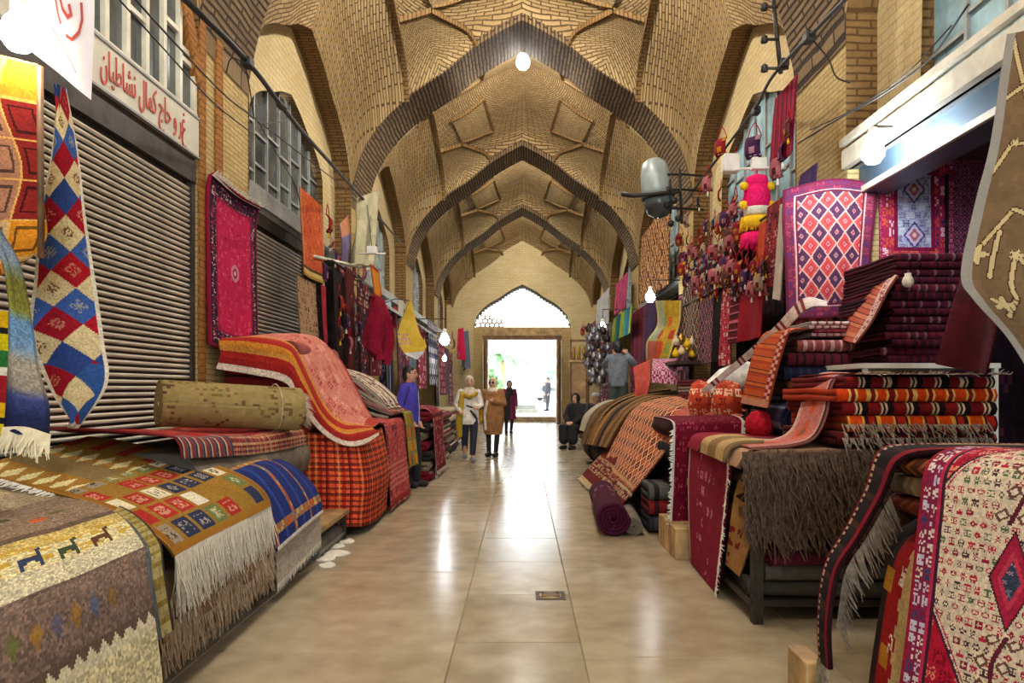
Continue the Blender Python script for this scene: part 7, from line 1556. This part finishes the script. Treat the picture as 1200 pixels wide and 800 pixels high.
# --- man in the blue jacket, in profile, looking across the aisle
def p_blue(J, hp):
    P_ = [('jacket', [loft([(0, 0, .86, .175, .125), (0, -.005, 1.0, .185, .135), (0, 0, 1.2, .19, .135), (0, .005, 1.34, .185, .12), (0, .01, 1.42, .11, .09), (0, .01, 1.47, .075, .075)])]+sleeves(J), 'jacket_blue', .012, None),
          ('zip', [ring_limb([(0, -.137, .88), (0, -.145, 1.1), (0, -.128, 1.35)], [.006, .006, .006], 6)], 'sole_white', .006, None),
          ('trousers', [ring_limb([J['hip'+e], J['kn'+e], np.array(J['an'+e])+np.array([0, 0, .02])], [.105, .085, .075]) for e in 'LR']+[loft([(0, 0, .84, .16, .12), (0, 0, .96, .165, .12)])], 'trouser_black', .012, None),
          ('hair', hair_cap(hp), 'hair_black', .009, lambda c: c.y < -.045 and c.z < 1.625)]
    shoes(J, 'trouser_black', P_); return P_
person('man in a bright blue jacket and black trousers standing in profile by the left stacks', (-1.60, 10.3, 0), math.radians(78), pose(elL=(.24, .06, 1.12), wrL=(.20, -.06, .92), elR=(-.24, .06, 1.12), wrR=(-.19, -.08, .95), anL=(.08, -.06, .09), knL=(.09, -.06, .49)), p_blue, H=1.72)
# --- woman with mustard scarf walking toward the camera
def p_white(J, hp):
    P_ = [('tunic', [loft([(0, 0, .74, .20, .14), (0, 0, .95, .19, .135), (0, 0, 1.15, .175, .13), (0, 0, 1.33, .175, .12), (0, .01, 1.42, .10, .085)])]+sleeves(J, (.07, .06, .05)), 'cloth_white', .012, None),
          ('trousers', [ring_limb([J['hip'+e], J['kn'+e], np.array(J['an'+e])+np.array([0, 0, .08])], [.10, .075, .06]) for e in 'LR'], 'denim_navy', .012, None),
          ('headscarf', [ell(hp(0, -.015, .01), (.10, .115, .135)), loft([(0, 0, 1.30, .19, .14), (0, 0, 1.40, .16, .12), (0, .01, 1.48, .09, .09)])], 'scarf_beige', .010, lambda c: c.y < -.055 and abs(c.x) < .062 and 1.49 < c.z < 1.66),
          ('mustard_scarf', [ring_limb([(-.14, -.10, 1.36), (-.19, -.13, 1.05), (-.21, -.12, .75), (-.20, -.10, .52)], [.05, .065, .07, .06]), ring_limb([(-.16, -.09, 1.36), (0, -.14, 1.28), (.14, -.10, 1.36)], [.045, .05, .04])], 'cloth_mustard', .012, None),
          ('tunic_pattern', [ring_limb([(.02, -.15, 1.02), (.10, -.135, .92), (.15, -.11, .84)], [.02, .03, .02]), ring_limb([(-.06, -.145, 1.12), (.06, -.145, 1.08)], [.018, .018])], 'jacket_dark', .009, None)]
    shoes(J, 'shoe_grey', P_); return P_
person('woman in a pale headscarf and long mustard scarf walking toward the camera', (-1.02, 14.0, 0), math.radians(6), pose(elR=(-.26, -.02, 1.13), wrR=(-.20, -.20, 1.02), elL=(.24, .0, 1.12), wrL=(.14, -.18, 1.08), knL=(.08, -.10, .50), anL=(.06, -.16, .09), knR=(-.09, .04, .48), anR=(-.09, .18, .13)), p_white, 'skin_pale', H=1.63)
# --- woman in the brown wrap with sunglasses
def p_brown(J, hp):
    P_ = [('wrap_coat', [loft([(0, .01, .48, .20, .16), (0, 0, .7, .235, .18), (.01, 0, .95, .245, .185), (0, 0, 1.2, .24, .17), (0, 0, 1.36, .20, .14), (0, .01, 1.44, .10, .09)])]+sleeves(J, (.085, .085, .08)), 'coat_brown', .013, None),
          ('coat_stripe', [ring_limb([(-.06, -.19, 1.2), (-.12, -.20, .9), (-.10, -.19, .6)], [.03, .035, .03])], 'scarf_cream', .010, None),
          ('tights', [ring_limb([J['hip'+e], J['kn'+e], J['an'+e]], [.08, .062, .05]) for e in 'LR'], 'tights_black', .012, None),
          ('headscarf', [ell(hp(0, -.015, .012), (.098, .113, .132)), loft([(0, 0, 1.34, .16, .12), (0, 0, 1.42, .13, .10), (0, .01, 1.5, .085, .09)])], 'scarf_cream', .010, lambda c: c.y < -.055 and abs(c.x) < .06 and 1.50 < c.z < 1.66),
          ('yellow_cloth', [ring_limb([(-.24, -.10, 1.16), (-.27, -.12, .98), (-.25, -.1, .80)], [.05, .075, .06])], 'cloth_yellow', .012, None)]
    shoes(J, 'tights_black', P_); return P_
person('woman in a brown wrap coat and sunglasses standing with a yellow cloth on her arm', (-.60, 14.9, 0), math.radians(-18), pose(elR=(-.27, -.02, 1.14), wrR=(-.24, -.20, 1.08), elL=(.24, .0, 1.14), wrL=(.10, -.20, 1.20), anL=(.07, -.02, .09)), p_brown, 'skin_pale', H=1.62, sunglasses=True)
# --- woman in maroon further back
def p_maroon(J, hp):
    P_ = [('coat', [loft([(0, 0, .46, .23, .17), (0, 0, .75, .21, .155), (0, 0, 1.0, .185, .14), (0, 0, 1.25, .19, .13), (0, 0, 1.38, .17, .11), (0, .01, 1.44, .09, .08)])]+sleeves(J, (.075, .068, .06)), 'coat_maroon', .016, None),
          ('dress_front', [loft([(-.08, -.09, .44, .13, .10), (-.07, -.09, .9, .11, .08), (-.05, -.08, 1.3, .10, .07)])], 'cloth_black', .016, None),
          ('headscarf', [ell(hp(0, -.015, .01), (.10, .115, .135)), loft([(0, -.01, 1.22, .17, .14), (0, 0, 1.38, .15, .12), (0, .01, 1.48, .09, .09)])], 'cloth_black', .012, lambda c: c.y < -.055 and abs(c.x) < .06 and 1.49 < c.z < 1.66),
          ('leggings', [ring_limb([J['hip'+e], J['kn'+e], J['an'+e]], [.08, .06, .05]) for e in 'LR'], 'tights_black', .014, None)]
    shoes(J, 'tights_black', P_); return P_
person('woman in a black headscarf and maroon coat in the middle of the aisle', (-.40, 22.6, 0), math.radians(10), pose(knL=(.08, -.08, .5), anL=(.04, -.10, .09)), p_maroon, 'skin_pale', H=1.64, voxel=.014)
# --- man outside
def p_out(J, hp):
    P_ = [('jacket', [loft([(0, 0, .86, .18, .13), (0, 0, 1.1, .19, .135), (0, 0, 1.34, .19, .12), (0, .01, 1.44, .09, .08)])]+sleeves(J), 'jacket_dark', .018, None),
          ('trousers', [ring_limb([J['hip'+e], J['kn'+e], J['an'+e]], [.10, .08, .07]) for e in 'LR']+[loft([(0, 0, .84, .16, .12), (0, 0, .96, .165, .12)])], 'jacket_dark', .018, None), ('hair', hair_cap(hp), 'hair_black', .012, None)]
    shoes(J, 'trouser_black', P_); return P_
person('man in dark clothes standing outside on the bright plaza', (1.34, 38.0, .22), math.radians(-70), pose(anL=(.10, -.08, .09)), p_out, H=1.76, voxel=.016)
person('distant visitor in dark clothes on the left of the plaza', (1.9, 60.0, .22), math.radians(40), pose(), p_out, H=1.70, voxel=.02)
# --- man standing on a bale with his back to us, hands raised to his face
def p_grey(J, hp):
    P_ = [('jacket', [loft([(0, 0, .84, .185, .14), (0, 0, 1.1, .20, .14), (0, 0, 1.34, .20, .125), (0, .01, 1.43, .11, .09), (0, .01, 1.48, .075, .075)])]+sleeves(J, (.08, .07, .055)), 'jacket_grey', .012, None),
          ('trousers', [ring_limb([J['hip'+e], J['kn'+e], J['an'+e]], [.11, .095, .08]) for e in 'LR']+[loft([(0, 0, .82, .165, .125), (0, 0, .95, .17, .125)])], 'trouser_green', .012, None),
          ('hair', hair_cap(hp)+[ell(hp(0, -.03, .03), (.09, .09, .10))], 'hair_black', .010, None)]
    shoes(J, 'trouser_black', P_); return P_
folded('dark_bale', 1.5, 2.4, 14.1, 15.0, 0, .58, mottled('#2c2224', '#443438', .08), 'dark bale on which the man in grey stands', None, 3, nu=8, mat='wool_far', cat='bale')
person('man in a grey jacket seen from behind, standing on a bale with hands raised', (1.92, 14.5, .58), math.radians(165), pose(elL=(.28, -.10, 1.26), wrL=(.13, -.22, 1.46), elR=(-.30, -.06, 1.28), wrR=(-.14, -.20, 1.48)), p_grey, H=1.74)
# --- seated woman in black by the door side
SEAT = dict(head=(0, -.06, 1.16), neck=(0, -.03, 1.02), chest=(0, 0, .80), pelvis=(0, .05, .50), shL=(.17, -.01, .97), shR=(-.17, -.01, .97), elL=(.23, -.10, .74), elR=(-.23, -.10, .74), wrL=(.08, -.30, .62), wrR=(-.08, -.30, .62),
            hipL=(.10, 0, .47), hipR=(-.10, 0, .47), knL=(.13, -.40, .48), knR=(-.13, -.40, .48), anL=(.12, -.38, .09), anR=(-.12, -.38, .09))
def p_seat(J, hp):
    P_ = [('chador', [loft([(0, .06, .34, .24, .22), (0, .04, .55, .24, .22), (0, 0, .8, .23, .17), (0, -.02, .98, .19, .13), (0, -.03, 1.06, .10, .10)]), ell(hp(0, -.015, .01), (.105, .12, .135))]+[ring_limb([J['hip'+e], J['kn'+e], np.array(J['an'+e])+np.array([0, 0, .12])], [.12, .12, .12]) for e in 'LR']+sleeves(J, (.09, .08, .06)), 'cloth_black', .014, lambda c: c.y < -.11 and abs(c.x) < .058 and 1.07 < c.z < 1.24)]
    shoes(J, 'trouser_black', P_); return P_
def stool(loc, h, label):
    o = empty('wooden_stool', loc, label, 'stool'); x, y, _ = loc; box('seat', x-.2, x+.2, y-.18, y+.2, h-.04, h, 'wood', o)
    for dx in (-.18, .14):
        for dy in (-.16, .14): box('leg', x+dx, x+dx+.04, y+dy, y+dy+.04, 0, h-.04, 'wood', o)
stool((1.28, 17.0, 0), .36, 'wooden stool under the seated woman in black'); person('woman in black seated on a stool at the right edge of the aisle', (1.28, 17.0, 0), math.radians(-35), dict(SEAT), p_seat, 'skin_pale', H=1.70, voxel=.013)
def p_cap(J, hp):
    P_ = [('jacket', [loft([(0, .05, .40, .20, .16), (0, .02, .65, .20, .15), (0, 0, .9, .19, .13), (0, -.02, 1.02, .10, .09)])]+sleeves(J), 'jacket_dark', .014, None),
          ('trousers', [ring_limb([J['hip'+e], J['kn'+e], J['an'+e]], [.11, .09, .07]) for e in 'LR'], 'trouser_black', .014, None), ('white_cap', [ell(hp(0, -.01, .075), (.098, .11, .06))], 'shirt_white', .010, None)]
    shoes(J, 'trouser_black', P_); return P_
stool((1.62, 16.2, 0), .38, 'low stool under the person in the white cap'); person('person in a white cap and dark jacket sitting beside the woman in black', (1.62, 16.2, .02), math.radians(20), dict(SEAT), p_cap, H=1.70, voxel=.013)
# --- person in a white shirt bending over the goods
BEND = dict(head=(0, -.52, 1.10), fwd=(0, -.75, -.66), neck=(0, -.40, 1.16), chest=(0, -.24, 1.14), pelvis=(0, .05, .93), shL=(.17, -.36, 1.16), shR=(-.17, -.36, 1.16), elL=(.20, -.42, .92), elR=(-.20, -.42, .92), wrL=(.16, -.55, .74), wrR=(-.16, -.55, .74), hipL=(.09, .05, .90), hipR=(-.09, .05, .90), knL=(.10, .0, .49), knR=(-.10, 0, .49), anL=(.10, .04, .09), anR=(-.10, .04, .09))
def p_bend(J, hp):
    P_ = [('shirt', [ring_limb([(0, .10, .93), (0, -.05, 1.08), (0, -.25, 1.16), (0, -.40, 1.16)], [.16, .165, .17, .12], 16)]+sleeves(J, (.08, .07, .055)), 'shirt_white', .012, None),
          ('trousers', [ring_limb([J['hip'+e], J['kn'+e], J['an'+e]], [.11, .09, .08]) for e in 'LR'], 'trouser_black', .012, None), ('hair', [ell(np.array(J['head'])+np.array([0, .01, .04]), (.09, .10, .10))], 'hair_black', .010, None)]
    shoes(J, 'trouser_black', P_); return P_
person('person in a white shirt bending over the goods on the right', (2.22, 8.05, .42), math.radians(72), dict(BEND), p_bend, H=1.66)
